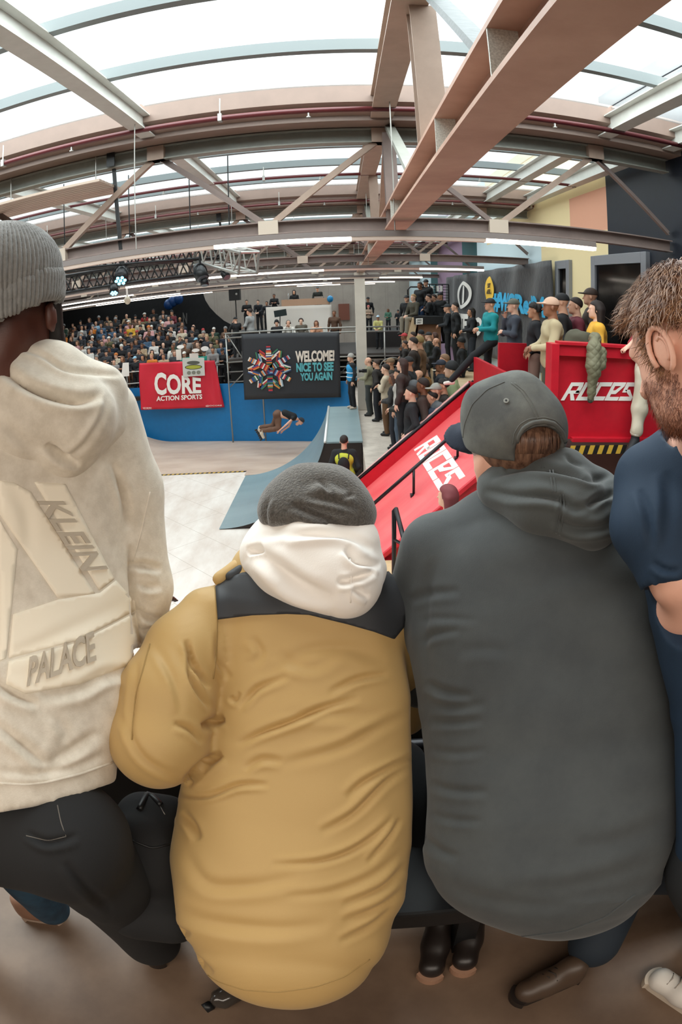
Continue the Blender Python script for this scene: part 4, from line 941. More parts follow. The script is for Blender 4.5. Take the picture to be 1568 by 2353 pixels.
def head_prims(c, R, s=1.0, neck=True, nose=True, ears=(-1, 1)):
    c = np.asarray(c, float); L = lambda x, y, z: c+R@(np.array((x, y, z))*s); q = []
    q += [('e', L(0, -.012, .03), np.array((.076, .097, .085))*s, R), ('e', L(0, .045, -.03), np.array((.058, .05, .075))*s, R), ('e', L(0, .04, -.085), np.array((.048, .05, .035))*s, R, .03*s)]
    if nose:
        q += [('c', L(0, .094, .0), L(0, .112, -.035), .007*s, .012*s, .01*s), ('c', L(-.034, .08, .02), L(.034, .08, .02), .012*s, .012*s, .015*s), ('e', L(0, .075, -.098), np.array((.02, .018, .016))*s, R, .015*s),
              ('c', L(-.018, .088, -.064), L(.018, .088, -.064), .007*s, .007*s, .008*s), ('s', L(-.03, .105, .004), L(-.031, .104, .004), .012*s, .012*s, .008*s), ('s', L(.03, .105, .004), L(.031, .104, .004), .012*s, .012*s, .008*s)]
    if neck: q.append(('c', L(0, -.02, -.05), L(0, -.045, -.17), .052*s, .06*s, .03*s))
    for sg in ears:
        q.append(('e', L(sg*.079, -.008, -.012), np.array((.009, .02, .032))*s, R, .006*s))
    return q
def hand_prims(w, d, palm, curl=.5, s=1.0, side=1):
    """hand from the wrist w along d, palm normal given; five bent fingers"""
    d = np.array(d, float); d /= np.linalg.norm(d); n = np.array(palm, float); n = n-d*(n@d); n /= np.linalg.norm(n); x = np.cross(d, n)*side; q = []; w = np.array(w, float)
    q.append(('c', w, w+d*.04*s, .026*s, .026*s, .012*s)); q.append(('e', w+d*.05*s, np.array((.04, .045, .016))*s, np.stack([x, d, n], 1), .012*s))
    for k, (o, l) in enumerate(((-.03, .062), (-.01, .074), (.01, .07), (.029, .055))):
        b = w+(d*.085+x*o)*s; a1 = curl*.6; p = b; r = .0088*s
        for j, fr in enumerate((.45, .32, .23)):
            a = a1*(j+1); dd = d*math.cos(a)+n*math.sin(a); p2 = p+dd*l*fr*s; q.append(('c', p, p2, r, r*.9, .003*s)); p = p2; r *= .9
    b = w+(d*.025-x*.028)*s; p = b; dd = d*.75-x*.65; dd = dd/np.linalg.norm(dd)
    for j, fr in enumerate((.035, .03, .022)): p2 = p+(dd*math.cos(curl*.4*j)+n*math.sin(curl*.4*j))*fr*s; q.append(('c', p, p2, .0125*s*(1-.12*j), .011*s*(1-.12*j), .004*s)); p = p2
    return q
def shoe(toe, heel, parent, upper, sole, h=.1, wd=.048, name='shoe', laces=None, res=.006, label=None):
    toe = np.array(toe, float); heel = np.array(heel, float); d = toe-heel; L_ = np.linalg.norm(d); d /= L_; z = np.array((0, 0, 1.)); t0 = toe-d*wd; h0 = heel+d*wd*.8
    b = t0*.6+h0*.4
    pr = [('c', t0+z*.035, b+z*.045, wd*.8, wd*.72), ('c', b+z*.045, h0+z*.05, wd*.75, wd*.72), ('c', h0+z*.05, h0+z*h, wd*.75, wd*.8), ('c', b+z*.05, h0*.7+b*.3+z*h*.8, wd*.6, wd*.7)]
    o = body(name, soft(pr, res, .03, 2, cut=lambda g: .012+toe[2]-g[..., 2]), upper, parent)
    if label: o['label'] = label
    s = np.cross(d, z); ring_ = []
    for t in np.linspace(0, 2*math.pi, 33)[:-1]:
        u = math.cos(t); k = (t0 if u > 0 else h0); ww = wd*(.98 if u > 0 else .85)+(-.012 if abs(u) < .5 else 0)
        ring_.append(k+d*u*wd*(1.05 if u > 0 else .85)+s*math.sin(t)*ww)
    m_ = MB(); n = 32; m_.add([p+z*0 for p in ring_]+[p*1+z*.03 for p in ring_], [tuple(range(n))[::-1], tuple(range(n, 2*n))]+[(i, (i+1) % n, (i+1) % n+n, i+n) for i in range(n)])
    m_.build('sole', sole, o, smooth=False)
    if laces:
        for k in range(5):
            c = t0+(h0-t0)*(.12+.13*k)+z*(.068+.008*k); MB().tube([c-s*.022, c+z*.01, c+s*.022+d*.01], .0028, 5).build('lace', laces, o, smooth=True)
    return o
# ================================================================ the spectators in front
SKIN = mat('light_skin', '#e2ae98', .5, bump=.15, bscale=300, spec=.4); SKD = mat('dark_skin', '#5b352a', .45, bump=.15, bscale=300); SKM = mat('mid_skin', '#c08d70', .5)
OLIVE = mat('olive_tan_shell_cloth', '#b8975f', .62, bump=.12, bscale=500, dist=.001, sheen=.1)
YOKE = mat('charcoal_shell_cloth', '#2b2d31', .6, bump=.12, bscale=500, dist=.001)
WHOOD = mat('white_fleece', '#f1ece6', .85, bump=.2, bscale=350, dist=.001, sheen=.3)
WOOLD = mat('charcoal_wool', '#5a554f', .95, bump=.8, bscale=260, dist=.004, hex2='#3f3b37', vscale=160, sheen=.4)
KNIT = mat('dark_grey_jersey', '#444849', .85, bump=.35, bscale=420, dist=.001, hex2='#3b3f41', vscale=9, sheen=.15)
KHOOD = mat('dark_grey_fleece', '#484c4c', .8, bump=.25, bscale=380, dist=.001, sheen=.2)
KCAP = mat('faded_grey_twill', '#6b6c67', .85, bump=.3, bscale=700, dist=.001, hex2='#505150', vscale=11)
NAVYC = mat('navy_cap_cloth', '#20293a', .8, bump=.3, bscale=700, dist=.001)
HOODY = mat('oatmeal_fleece', '#e0d7c8', .9, bump=.3, bscale=300, dist=.0015, hex2='#cfc5b5', vscale=30, sheen=.3)
PANT = mat('black_trouser_cloth', '#17181a', .85, bump=.2, bscale=300, dist=.001); JEAN = mat('blue_denim', '#2d5068', .8, bump=.4, bscale=400, dist=.001, hex2='#20394d', vscale=12); DJEAN = mat('dark_denim', '#18232e', .8)
HAIRB = mat('brown_hair', '#8a6853', .4, hex2='#4b3227', vscale=90, stretch=(1, 1, .08)); HAIRD = mat('dark_hair', '#1d1614', .5); HAIRG = mat('ginger_hair', '#8a5c40', .5, hex2='#5e3d2b', vscale=60)
def fperson(loc, label):
    return empty('person', loc, label, 'person', 'spectators leaning at the edge of the viewing deck')
def stretchrows(rows, k, dd=0):
    out = []
    for y, l, r, D, b in rows: c = (l+r)/2; h = (r-l)/2*k; out.append((y, c-h, c+h, D+dd, b*k))
    return out
def C_(x1, y1, D1, x2, y2, D2, r1, r2, k=None): 
    t = ('c', P(x1, y1, D=D1), P(x2, y2, D=D2), r1, r2); return t+(k,) if k else t
def cut_below(p, q, r_):        # keep what is above the plane through three seen points
    p, q, r_ = [np.array(v, float) for v in (p, q, r_)]; n = np.cross(q-p, r_-p); n /= np.linalg.norm(n); n = -n if n[2] > 0 else n
    return lambda g: (g-p)@n
FZ = 4.0

# ---- the seated spectator in the olive and black jacket
e = fperson(tuple(P(640, 2200, z=FZ)), 'person in an olive tan jacket with black yoke, white hood and charcoal wool beanie')
rows = [(1340, 530, 895, 1.34, .10), (1410, 480, 925, 1.34, .12), (1500, 478, 925, 1.35, .13), (1620, 480, 942, 1.35, .135), (1750, 455, 948, 1.37, .14), (1880, 412, 943, 1.40, .15), (2000, 392, 930, 1.42, .155), (2110, 408, 898, 1.44, .15), (2175, 445, 858, 1.45, .14)]
pr = [loft_prim(rows), C_(475, 1415, 1.31, 425, 1500, 1.29, .062, .084, .03), C_(425, 1500, 1.29, 380, 1600, 1.27, .084, .1), C_(380, 1600, 1.27, 363, 1698, 1.27, .1, .104), C_(363, 1698, 1.27, 440, 1700, 1.45, .1, .075, .02),
      C_(895, 1390, 1.36, 935, 1500, 1.44, .07, .075), C_(935, 1500, 1.44, 930, 1640, 1.6, .075, .06)]
J = subdiv(soft(pr, .009, .022, 2))
L_ = [([(545, 1712), (600, 1684), (676, 1656), (744, 1626), (830, 1603)], 8, .012, .005), ([(548, 1626), (575, 1598), (599, 1578), (665, 1552)], 8, .009, .004), ([(755, 1592), (822, 1561), (895, 1548)], 8, .007, .004),
      ([(428, 1470), (446, 1525), (485, 1582)], 7, .018, .006), ([(432, 1505), (445, 1568), (484, 1628)], 7, .014, .006), ([(462, 1672), (492, 1660), (515, 1650)], 10, .022, .003), ([(318, 1515), (305, 1612), (301, 1700)], 8, .007, .004),
      ([(398, 1662), (434, 1675), (466, 1708)], 8, .009, .004), ([(425, 1802), (473, 1757), (510, 1732)], 10, .022, .006), ([(528, 1600), (540, 1610), (552, 1590)], 6, .007, .002), ([(640, 1495), (676, 1525), (725, 1530), (785, 1500)], 13, .004, .003),
      ([(578, 1462), (600, 1500), (580, 1530)], 10, .004, .003), ([(405, 1822), (479, 1827), (550, 1803), (620, 1803)], 7, .009, .006), ([(414, 1865), (438, 1895), (456, 1930)], 9, .014, .005), ([(955, 1740), (898, 1767), (836, 1798), (795, 1835)], 9, .008, .005),
      ([(950, 1760), (880, 1803), (813, 1870), (735, 1915)], 9, .008, .006), ([(910, 1872), (858, 1923), (800, 1959), (724, 1981), (620, 1988)], 8, .008, .005), ([(920, 1879), (894, 1923), (845, 1985)], 7, .007, .004), ([(935, 1985), (880, 2039), (785, 2082)], 9, .008, .005),
      ([(930, 2040), (870, 2085), (785, 2120)], 9, .007, .005), ([(385, 2072), (456, 2111), (546, 2129), (657, 2133), (760, 2122)], 16, .006, .004), ([(425, 1955), (479, 2030), (577, 2034), (690, 2015)], 15, .006, .004), ([(385, 2108), (410, 2135), (440, 2150)], 8, .012, .004),
      ([(400, 2170), (447, 2204), (490, 2240)], 8, .012, .004), ([(560, 1770), (600, 1745), (650, 1750)], 9, .006, .004), ([(600, 1560), (700, 1500), (800, 1490), (890, 1520)], 16, .004, .003), ([(650, 1640), (760, 1640), (900, 1650)], 14, .003, .003), ([(500, 1450), (505, 1520), (530, 1560)], 8, .006, .003),
      ([(940, 1640), (860, 1680), (780, 1720), (640, 1760)], 12, .005, .004), ([(355, 1480), (400, 1560), (420, 1640)], 10, .004, .004), ([(280, 1640), (330, 1740), (420, 1790)], 9, .005, .005), ([(905, 2080), (850, 2130), (780, 2165)], 8, .006, .004), ([(930, 1950), (860, 2010), (760, 2050), (650, 2060)], 10, .004, .003)]
J = (waves(folds(*J, L_), J[1], .0018, 26, 3), J[1]); jk = body('jacket', J, OLIVE, e); T = bvh(J)
yk = cloth_patch(T, [(496, 1352), (520, 1335), (560, 1318), (700, 1300), (870, 1305), (915, 1320), (928, 1350), (932, 1400), (925, 1440), (903, 1468), (860, 1452), (800, 1435), (710, 1413), (660, 1411), (580, 1414), (500, 1424)], YOKE, jk, 'yoke', .0015)
SEAMM = mat('olive_seam', '#9a7d4b', .8)
seam(T, [(494, 1350), (499, 1418), (497, 1505), (490, 1560)], .002, SEAMM, jk)
seam(T, [(415, 2178), (450, 2222), (500, 2255), (560, 2275), (639, 2280), (724, 2268), (791, 2245), (850, 2204)], .0022, SEAMM, jk, 'hem_seam')
seam(T, [(345, 1480), (312, 1600), (303, 1700)], .002, SEAMM, jk)
# jacket collar flap
fl = soft([C_(505, 1330, 1.30, 545, 1308, 1.31, .016, .02), C_(545, 1308, 1.31, 575, 1320, 1.31, .018, .014)], .005, .01); body('collar_flap', fl, OLIVE, e)
body('collar_lining', soft([C_(530, 1325, 1.285, 560, 1308, 1.29, .012, .014)], .005, .01), YOKE, e)
# white hood
pr = [C_(608, 1272, 1.27, 660, 1300, 1.24, .055, .06), C_(660, 1300, 1.24, 790, 1335, 1.23, .07, .078), C_(640, 1240, 1.28, 800, 1250, 1.27, .06, .07), C_(790, 1335, 1.23, 835, 1308, 1.27, .07, .05), C_(720, 1260, 1.24, 760, 1300, 1.22, .08, .075)]
W_ = subdiv(soft(pr, .008, .02, 2))
W_ = (waves(folds(*W_, [([(566, 1268), (585, 1262), (604, 1256)], 7, .03, .004), ([(585, 1262), (630, 1300), (690, 1345), (775, 1378)], 17, .02, .012), ([(650, 1236), (720, 1226), (800, 1232), (855, 1266)], 9, .012, .009), ([(796, 1258), (822, 1288), (875, 1300)], 9, .016, .009), ([(808, 1345), (830, 1362), (848, 1372)], 8, .010, .006), ([(776, 1336), (802, 1335), (862, 1312)], 8, .022, .008), ([(600, 1235), (640, 1225), (700, 1218)], 10, .004, .004), ([(640, 1335), (700, 1365), (760, 1385)], 8, .004, .003)]), W_[1], .0015, 30, 5), W_[1])
wh = body('white_hood', W_, WHOOD, e); TW = bvh(W_); seam(TW, [(804, 1282), (808, 1320), (806, 1385)], .0016, WHOOD, wh)
# beanie
B0 = P(724, 1172, D=1.29); Rb = frame_of(ray(724, 1172)*[1, 1, 0])
pr = [('e', B0+(0, .01, 0), (.112, .12, .094), Rb), C_(660, 1170, 1.26, 800, 1175, 1.26, .055, .055, .04), C_(700, 1110, 1.27, 770, 1120, 1.28, .03, .035, .04), C_(775, 1180, 1.25, 815, 1190, 1.27, .035, .03, .03)]
B_ = subdiv(soft(pr, .008, .03, 2, cut=cut_below(P(603, 1212, D=1.25), P(700, 1202, D=1.18), P(835, 1222, D=1.25))))
B_ = (waves(folds(*B_, [([(668, 1158), (730, 1182), (800, 1202)], 10, .012, .008), ([(734, 1100), (748, 1118), (760, 1135)], 7, .006, .004), ([(785, 1148), (800, 1140), (812, 1132)], 6, .006, .003), ([(618, 1210), (612, 1170), (622, 1140)], 6, .005, .004), ([(690, 1120), (740, 1105), (800, 1125), (830, 1160)], 12, .004, .004), ([(700, 1140), (760, 1150), (830, 1170)], 9, .004, .005)]), B_[1], .002, 40, 6), B_[1])
body('beanie', B_, WOOLD, e)
Bc = P(724, 1190, D=1.31); Rf = frame_of((0.05, 1, -.5))
hand = P(900, 1680, D=1.75)
body('body', soft(head_prims(Bc, Rf, 1.0)+[loft_prim(stretchrows(rows[:7], .75, .02)), ('c', P(724, 1230, D=1.33), P(715, 1400, D=1.36), .06, .07), C_(475, 1415, 1.32, 370, 1690, 1.28, .045, .045), C_(370, 1690, 1.29, 520, 1640, 1.55, .04, .03), C_(900, 1400, 1.38, 940, 1600, 1.58, .045, .035)]+hand_prims(P(520, 1640, D=1.55), ray(600, 1600), (0, 0, -1))+hand_prims(P(940, 1600, D=1.58), ray(900, 1600), (0, 0, -1)), .011, .02, 2), SKIN, e)
hipO = P(640, 2080, D=1.46)
ft = [P(735, 2290, z=FZ), P(520, 2290, z=FZ)]
body('trousers', soft([('c', hipO+(-.09, 0, 0), hipO+(.09, 0, 0), .12, .12), ('c', hipO+(-.1, .05, 0), (-.3, 1.2, 4.5), .1, .07), ('c', (-.3, 1.2, 4.5), (-.25, .95, 4.12), .07, .055), ('c', hipO+(.1, .05, 0), (.12, 1.2, 4.5), .1, .07), ('c', (.12, 1.2, 4.5), (.24, .98, 4.12), .08, .06)], .014, .03), PANT, e)
SOLT = mat('tan_sole', '#a07a62', .7); SHB = mat('dark_leather', '#231c19', .4); SHBR = mat('brown_leather', '#4a3a2e', .45)
shoe(P(762, 2282, z=FZ+.0), P(735, 2283, z=FZ)+(-.06, .24, 0), e, SHBR, SOLT)
shoe((-.24, .90, FZ), (-.28, 1.14, FZ), e, SHB, SOLT)

# ---- the spectator in the dark grey hoodie
e = fperson(tuple(P(1240, 2200, z=FZ)), 'person bent forward in a dark grey hoodie and faded grey cap with a navy peak')
rows = [(1215, 990, 1420, 1.32, .10), (1290, 950, 1480, 1.32, .13), (1400, 940, 1512, 1.33, .145), (1550, 965, 1542, 1.34, .15), (1700, 985, 1550, 1.36, .155), (1850, 982, 1560, 1.38, .165), (1940, 980, 1552, 1.4, .16), (1985, 990, 1530, 1.41, .15), (2015, 1015, 1490, 1.42, .13)]
pr = [loft_prim(rows, .035), C_(1005, 1265, 1.31, 962, 1400, 1.38, .085, .078), C_(962, 1400, 1.38, 965, 1560, 1.5, .078, .066), C_(965, 1560, 1.5, 1010, 1560, 1.72, .065, .05), C_(1440, 1290, 1.32, 1520, 1430, 1.42, .07, .075), C_(1520, 1430, 1.42, 1500, 1560, 1.62, .07, .05)]
J = subdiv(soft(pr, .009, .03, 2))
L_ = [([(940, 1382), (985, 1364), (1060, 1358)], 9, .008, .005), ([(965, 1480), (998, 1458), (1060, 1446)], 8, .008, .005), ([(978, 1568), (1024, 1590), (1090, 1598)], 9, .012, .007), ([(985, 1660), (1040, 1660), (1110, 1655)], 8, .008, .005), ([(985, 1720), (1050, 1730), (1120, 1722)], 8, .006, .004), ([(988, 1800), (1047, 1816), (1125, 1818)], 9, .011, .006), ([(985, 1870), (1050, 1885), (1110, 1886)], 8, .008, .004),
      ([(970, 1915), (1010, 1953), (1055, 1970)], 9, .012, .006), ([(1050, 1500), (1100, 1490), (1180, 1495)], 12, .003, .003), ([(985, 1620), (1050, 1625), (1120, 1615)], 9, .006, .005), ([(960, 1430), (1000, 1420), (1100, 1425)], 8, .004, .003), ([(1560, 1960), (1450, 2000), (1300, 2040), (1150, 2050)], 16, .006, .005), ([(1540, 1880), (1430, 1930), (1300, 1950)], 16, .005, .003), ([(1000, 2010), (1100, 2060), (1250, 2080), (1400, 2050)], 14, .006, .004),
      ([(1000, 1280), (985, 1350), (975, 1450), (985, 1560)], 12, .010, .004), ([(1470, 1270), (1500, 1350), (1510, 1450)], 9, .004, .003)]
L_ = [(a, b*1.15, c*.62, d*.6) for a, b, c, d in L_]
J = (waves(folds(*J, L_), J[1], .0022, 22, 8), J[1]); jk = body('hoodie', J, KNIT, e); T = bvh(J)
hb_ = [(1000, 2085), (1060, 2118), (1120, 2140), (1193, 2152), (1299, 2140), (1390, 2108), (1460, 2055)]
seam(T, hb_, .003, KNIT, jk, 'hem_seam')
pr = [C_(1150, 1120, 1.24, 1240, 1155, 1.2, .05, .062), C_(1240, 1155, 1.2, 1360, 1200, 1.2, .062, .055), C_(1360, 1200, 1.2, 1395, 1150, 1.26, .05, .045), C_(1170, 1085, 1.25, 1300, 1080, 1.25, .042, .045), C_(1300, 1090, 1.25, 1380, 1120, 1.28, .045, .04), C_(1260, 1120, 1.22, 1320, 1150, 1.2, .06, .06)]
W_ = subdiv(soft(pr, .008, .018, 2))
W_ = (waves(folds(*W_, [([(1125, 1098), (1198, 1077), (1262, 1078), (1326, 1090), (1369, 1102), (1408, 1088)], 8, .014, .007), ([(1350, 1165), (1381, 1142), (1415, 1132)], 8, .024, .006), ([(1110, 1125), (1177, 1138), (1241, 1140), (1290, 1150), (1320, 1168), (1352, 1166)], 10, .012, .008), ([(1270, 1190), (1320, 1215), (1390, 1210), (1425, 1180)], 10, .010, .007), ([(1185, 1045), (1188, 1060), (1192, 1076)], 5, .006, .003), ([(1155, 1055), (1160, 1068), (1168, 1080)], 5, .005, .003), ([(1300, 1042), (1312, 1060), (1340, 1075)], 6, .006, .003), ([(1290, 1130), (1292, 1160), (1280, 1225)], 5, .005, .003)]), W_[1], .001, 30, 9), W_[1])
hd = body('hood', W_, KHOOD, e); TW = bvh(W_)
for pts in ([(1238, 1034), (1243, 1058), (1246, 1076)], [(1244, 1034), (1249, 1058), (1252, 1076)], [(1264, 1080), (1268, 1106), (1271, 1132)], [(1271, 1080), (1275, 1106), (1278, 1132)], [(1288, 1136), (1290, 1170), (1279, 1226)], [(1296, 1136), (1298, 1170), (1287, 1230)]): seam(TW, pts, .0018, KHOOD, hd, step=5)
# cap: crown with an arched opening, strap, hair below, peak turned to the left
kc = P(1183, 985, D=1.27); Rk = frame_of((-.55, .85, -.15))
def crown(g): return d_ell(g, kc, (.112, .118, .105))
o1 = P(1245, 1040, D=1.16)
cutp = cut_below(P(1062, 1030, D=1.27), P(1140, 1062, D=1.17), P(1303, 1044, D=1.27))
cr_ = subdiv(soft([('f', crown, kc-.13, kc+.13), C_(1120, 930, 1.24, 1190, 900, 1.25, .045, .04, .04)], .007, .02, 2, cut=lambda g: np.maximum(cutp(g), -(d_cap(g, P(1245, 1040, D=1.0), P(1246, 1044, D=1.2), .046, .054)))), 1)
cr_ = (waves(cr_[0], cr_[1], .0012, 25, 12), cr_[1])
cp = body('cap', cr_, KCAP, e); TC = bvh(cr_)
ctop = P(1172, 872, D=1.27)
MB().sphere(P(1171, 874, D=1.27), .012, 14, 8, (1, 1, .6)).build('cap_button', KCAP, cp, smooth=True)
seam(TC, [(1175, 880), (1200, 900), (1220, 930), (1237, 966)], .0016, KCAP, cp, step=4); seam(TC, [(1183, 880), (1207, 900), (1227, 930), (1243, 966)], .0013, KCAP, cp, step=4)
seam(TC, [(1160, 878), (1120, 895), (1085, 930), (1068, 975), (1063, 1015)], .0014, KCAP, cp, step=5)
arch = [(1187, 1030), (1190, 1005), (1203, 984), (1224, 972), (1250, 968), (1275, 974), (1292, 992), (1300, 1015)]
seam(TC, arch, .005, KCAP, cp, 'opening_edge', step=4); seam(TC, [(x-8 if x < 1240 else x+1, y-9) for x, y in arch], .0013, KCAP, cp, step=4)
p_, n_ = hit(TC, 1164, 922)
MB().tube([p_+n_*.001, p_+n_*.003], .0055, 14).build('eyelet', mat('eyelet_thread', '#8d8e88', .8), cp); MB().tube([p_+n_*.002, p_+n_*.0036], .0022, 10).build('eyelet_hole', BLACK, cp)
pk = subdiv(soft([('e', P(1066, 1004, D=1.3), (.044, .04, .009), np.stack([(lambda v: v/np.linalg.norm(v))(-c_r*.95-c_u*.1), (lambda v: v/np.linalg.norm(v))(np.cross((lambda v: v/np.linalg.norm(v))(-c_r*.95-c_u*.1), c_u*.5+c_f*-.85)), (lambda v: v/np.linalg.norm(v))(np.cross(-c_r*.95-c_u*.1, np.cross(-c_r*.95-c_u*.1, c_u*.5+c_f*-.85)))], 1)), C_(1078, 1000, 1.3, 1082, 1024, 1.3, .02, .018, .02)], .0045, .006, 1), 1); body('peak', pk, NAVYC, cp)
# hair in the opening and at the nape
HK = soft([('e', kc+(0, 0, -.012), (.1, .106, .09))], .008, .01, 1, cut=lambda g: np.maximum(g[..., 2]-(kc[2]+.02), -(g[..., 2]-(kc[2]-.1))))
hr = body('hair', HK, HAIRB, e)
TH = bvh(HK); m_ = MB()
for i in range(150):
    x = 1192+rng.random()*106; p, n = hit(TH, x, 968+rng.random()*10)
    if p is None: continue
    pts = []
    for t in np.linspace(0, 1, 6):
        xx = x+(x-1246)*.10*t+rng.normal()*1.0; p2, n2 = hit(TH, xx, 970+t*72)
        if p2 is not None: pts.append(p2+n2*(.0015+.0025*math.sin(t*3.1)+rng.random()*.001))
    if len(pts) > 2: m_.tube(pts, [.0016]*(len(pts)-1)+[.0005], 4, False)
m_.build('hair_strands', HAIRB, e, smooth=True)
Rkh = frame_of((-.45, 1, -.35)); kh = P(1190, 1010, D=1.29)
ear = soft([('e', P(1102, 1072, D=1.235), (.009, .017, .03), frame_of((-.3, 1, .2)))], .0035, .004, 1); 
body('body', soft(head_prims(kh, Rkh, .98)+[('e', P(1103, 1070, D=1.23), (.010, .016, .032), frame_of((-.3, 1, .2)), .006), C_(1150, 1050, 1.27, 1175, 1180, 1.3, .058, .062), loft_prim(stretchrows(rows[:7], .75, .02)), C_(965, 1560, 1.52, 1040, 1550, 1.75, .04, .03), C_(1500, 1560, 1.64, 1400, 1560, 1.75, .04, .03)]+hand_prims(P(1040, 1550, D=1.75), ray(1100, 1560), (0, 0, -1))+hand_prims(P(1400, 1560, D=1.75), ray(1300, 1560), (0, 0, -1)), .009, .015, 2), SKIN, e)
hipK = P(1270, 1960, D=1.56)
body('jeans', soft([('c', hipK+(-.12, 0, 0), hipK+(.12, 0, 0), .14, .14), ('c', hipK+(.12, .03, 0), (.86, 1.05, 4.44), .12, .1), ('c', (.86, 1.05, 4.44), P(1325, 2238, z=FZ)+(.03, .04, .13), .1, .08), ('c', hipK+(.12, 0, 0), P(1600, 1960, D=1.6), .13, .11), ('c', hipK+(-.1, .05, 0), (.28, 1.22, 4.5), .1, .08), ('c', (.28, 1.22, 4.5), (.35, .98, 4.12), .08, .06)], .014, .03), DJEAN, e)
seamk = mat('pale_stitching', '#6f8190', .7)
shoe(P(1172, 2300, z=FZ), P(1330, 2240, z=FZ), e, SHBR, SHB, wd=.05, laces=mat('dark_lace', '#39302a', .8))
shoe(P(985, 2262, z=FZ), P(985, 2262, z=FZ)+(.06, .26, 0), e, SHB, SOLT)
shoe(P(1060, 2246, z=FZ), P(1060, 2246, z=FZ)+(.07, .26, 0), e, SHB, SOLT)

# ---- the standing spectator in the oatmeal hoodie
e = fperson(tuple(P(120, 2100, z=FZ)), 'person in an oatmeal hooded sweatshirt with cream back print and grey ribbed beanie')
rows = [(905, -190, 240, 1.28, .10), (980, -240, 285, 1.3, .13), (1100, -255, 305, 1.32, .14), (1250, -255, 300, 1.33, .14), (1400, -245, 300, 1.32, .14), (1550, -235, 308, 1.31, .14), (1680, -220, 262, 1.31, .14), (1800, -218, 262, 1.33, .14), (1900, -215, 265, 1.35, .13)]
pr = [loft_prim(rows, .035), C_(225, 960, 1.29, 292, 1120, 1.33, .088, .075), C_(292, 1120, 1.33, 322, 1350, 1.37, .075, .068), C_(322, 1350, 1.37, 318, 1420, 1.4, .068, .065), C_(318, 1420, 1.4, 330, 1380, 1.65, .06, .045)]
J = subdiv(soft(pr, .009, .03, 2, cut=cut_below(P(0, 1858, D=1.25), P(275, 1795, D=1.3), P(120, 1800, D=1.55))))
L_ = [([(255, 1060), (277, 1115), (290, 1160), (295, 1220)], 10, .014, .005), ([(302, 1300), (335, 1300), (372, 1310)], 9, .016, .006), ([(310, 1398), (341, 1419), (370, 1422)], 8, .013, .006), ([(312, 1440), (335, 1450), (360, 1440)], 7, .008, .004), ([(300, 1250), (303, 1320), (309, 1380), (316, 1450), (332, 1495)], 8, .022, .004),
      ([(-20, 1560), (32, 1595), (90, 1618)], 11, .018, .007), ([(90, 1602), (176, 1585), (240, 1553), (310, 1545)], 13, .014, .008), ([(-20, 1655), (53, 1712), (110, 1762)], 12, .012, .007), ([(105, 1762), (160, 1728), (230, 1680)], 13, .011, .006), ([(-10, 1770), (60, 1775), (140, 1770), (250, 1730)], 9, .006, .005), ([(130, 1640), (150, 1690), (120, 1745)], 14, .005, .004), ([(315, 1340), (345, 1350), (372, 1345)], 8, .008, .004),
      ([(-20, 1495), (40, 1500), (150, 1450), (290, 1385)], 16, .004, .004), ([(20, 1110), (60, 1180), (70, 1280)], 16, .003, .003)]
J = (waves(folds(*J, L_), J[1], .0022, 22, 11), J[1]); jk = body('hoodie', J, HOODY, e); T = bvh(J)
seam(T, [(0, 1800), (60, 1803), (107, 1798), (186, 1778), (258, 1752)], .003, HOODY, jk, 'hem_seam')
seam(T, [(345, 1130), (325, 1220), (306, 1290)], .002, HOODY, jk)
PR1 = mat('cream_print', '#e8dac2', .6, bump=.1, bscale=300); PR2 = mat('taupe_print', '#bdb2a1', .7)
PRC = mat('cream_back_print', '#f4ead6', .5)
cloth_patch(T, [(0, 1105), (30, 1108), (70, 1130), (218, 1364), (133, 1374), (0, 1182)], PRC, jk, 'back_print', .0005, 9, .0012)
cloth_patch(T, [(0, 1196), (40, 1262), (24, 1420), (14, 1512), (0, 1518)], PRC, jk, 'back_print', .0005, 9, .0012)
cloth_patch(T, [(30, 1412), (133, 1378), (230, 1362), (266, 1334), (310, 1382), (312, 1402), (180, 1470), (20, 1512)], PRC, jk, 'back_print', .0005, 9, .0012)
cloth_patch(T, [(20, 1520), (180, 1476), (312, 1408), (326, 1490), (290, 1530), (180, 1572), (60, 1594), (14, 1572)], PRC, jk, 'back_print', .0005, 9, .0012)
cloth_patch(T, [(80, 1108), (150, 1112), (262, 1330), (228, 1356)], PRC, jk, 'back_print', .0005, 9, .0012)
def on_body(T, q):                       # q: four corners in the photograph -> surface function
    q = [np.array(p, float) for p in q]
    def fn(u, v):
        s = (q[0]*(1-u)+q[1]*u)*(1-v)+(q[3]*(1-u)+q[2]*u)*v; p, n = hit(T, s[0], s[1])
        if p is None: p, n = hit(T, s[0]-20, s[1]-10)
        if p is None: return P(s[0], s[1], D=1.2), -ray(*s)
        return p+n*.0025, n
    return fn
lettering('KLEIN', on_body(T, ((85, 1151), (186, 1313), (245, 1308), (144, 1151))), PR2, jk, (0, 0, 1, 1), .02, sub=.1)
lettering('PALACE', on_body(T, ((61, 1579), (218, 1519), (212, 1450), (69, 1512))), PR2, jk, (0, 0, 1, 1), .02, sub=.1)
pr = [C_(20, 850, 1.25, 120, 870, 1.23, .075, .07), C_(120, 870, 1.23, 225, 905, 1.25, .07, .058), C_(225, 905, 1.25, 225, 970, 1.25, .058, .06), C_(225, 970, 1.25, 140, 1030, 1.2, .06, .062), C_(140, 1030, 1.2, 40, 980, 1.2, .06, .07), C_(40, 980, 1.2, -80, 900, 1.25, .07, .07), C_(-80, 850, 1.27, 20, 830, 1.27, .06, .06), C_(60, 930, 1.2, 170, 960, 1.18, .09, .085)]
W_ = subdiv(soft(pr, .008, .022, 2))
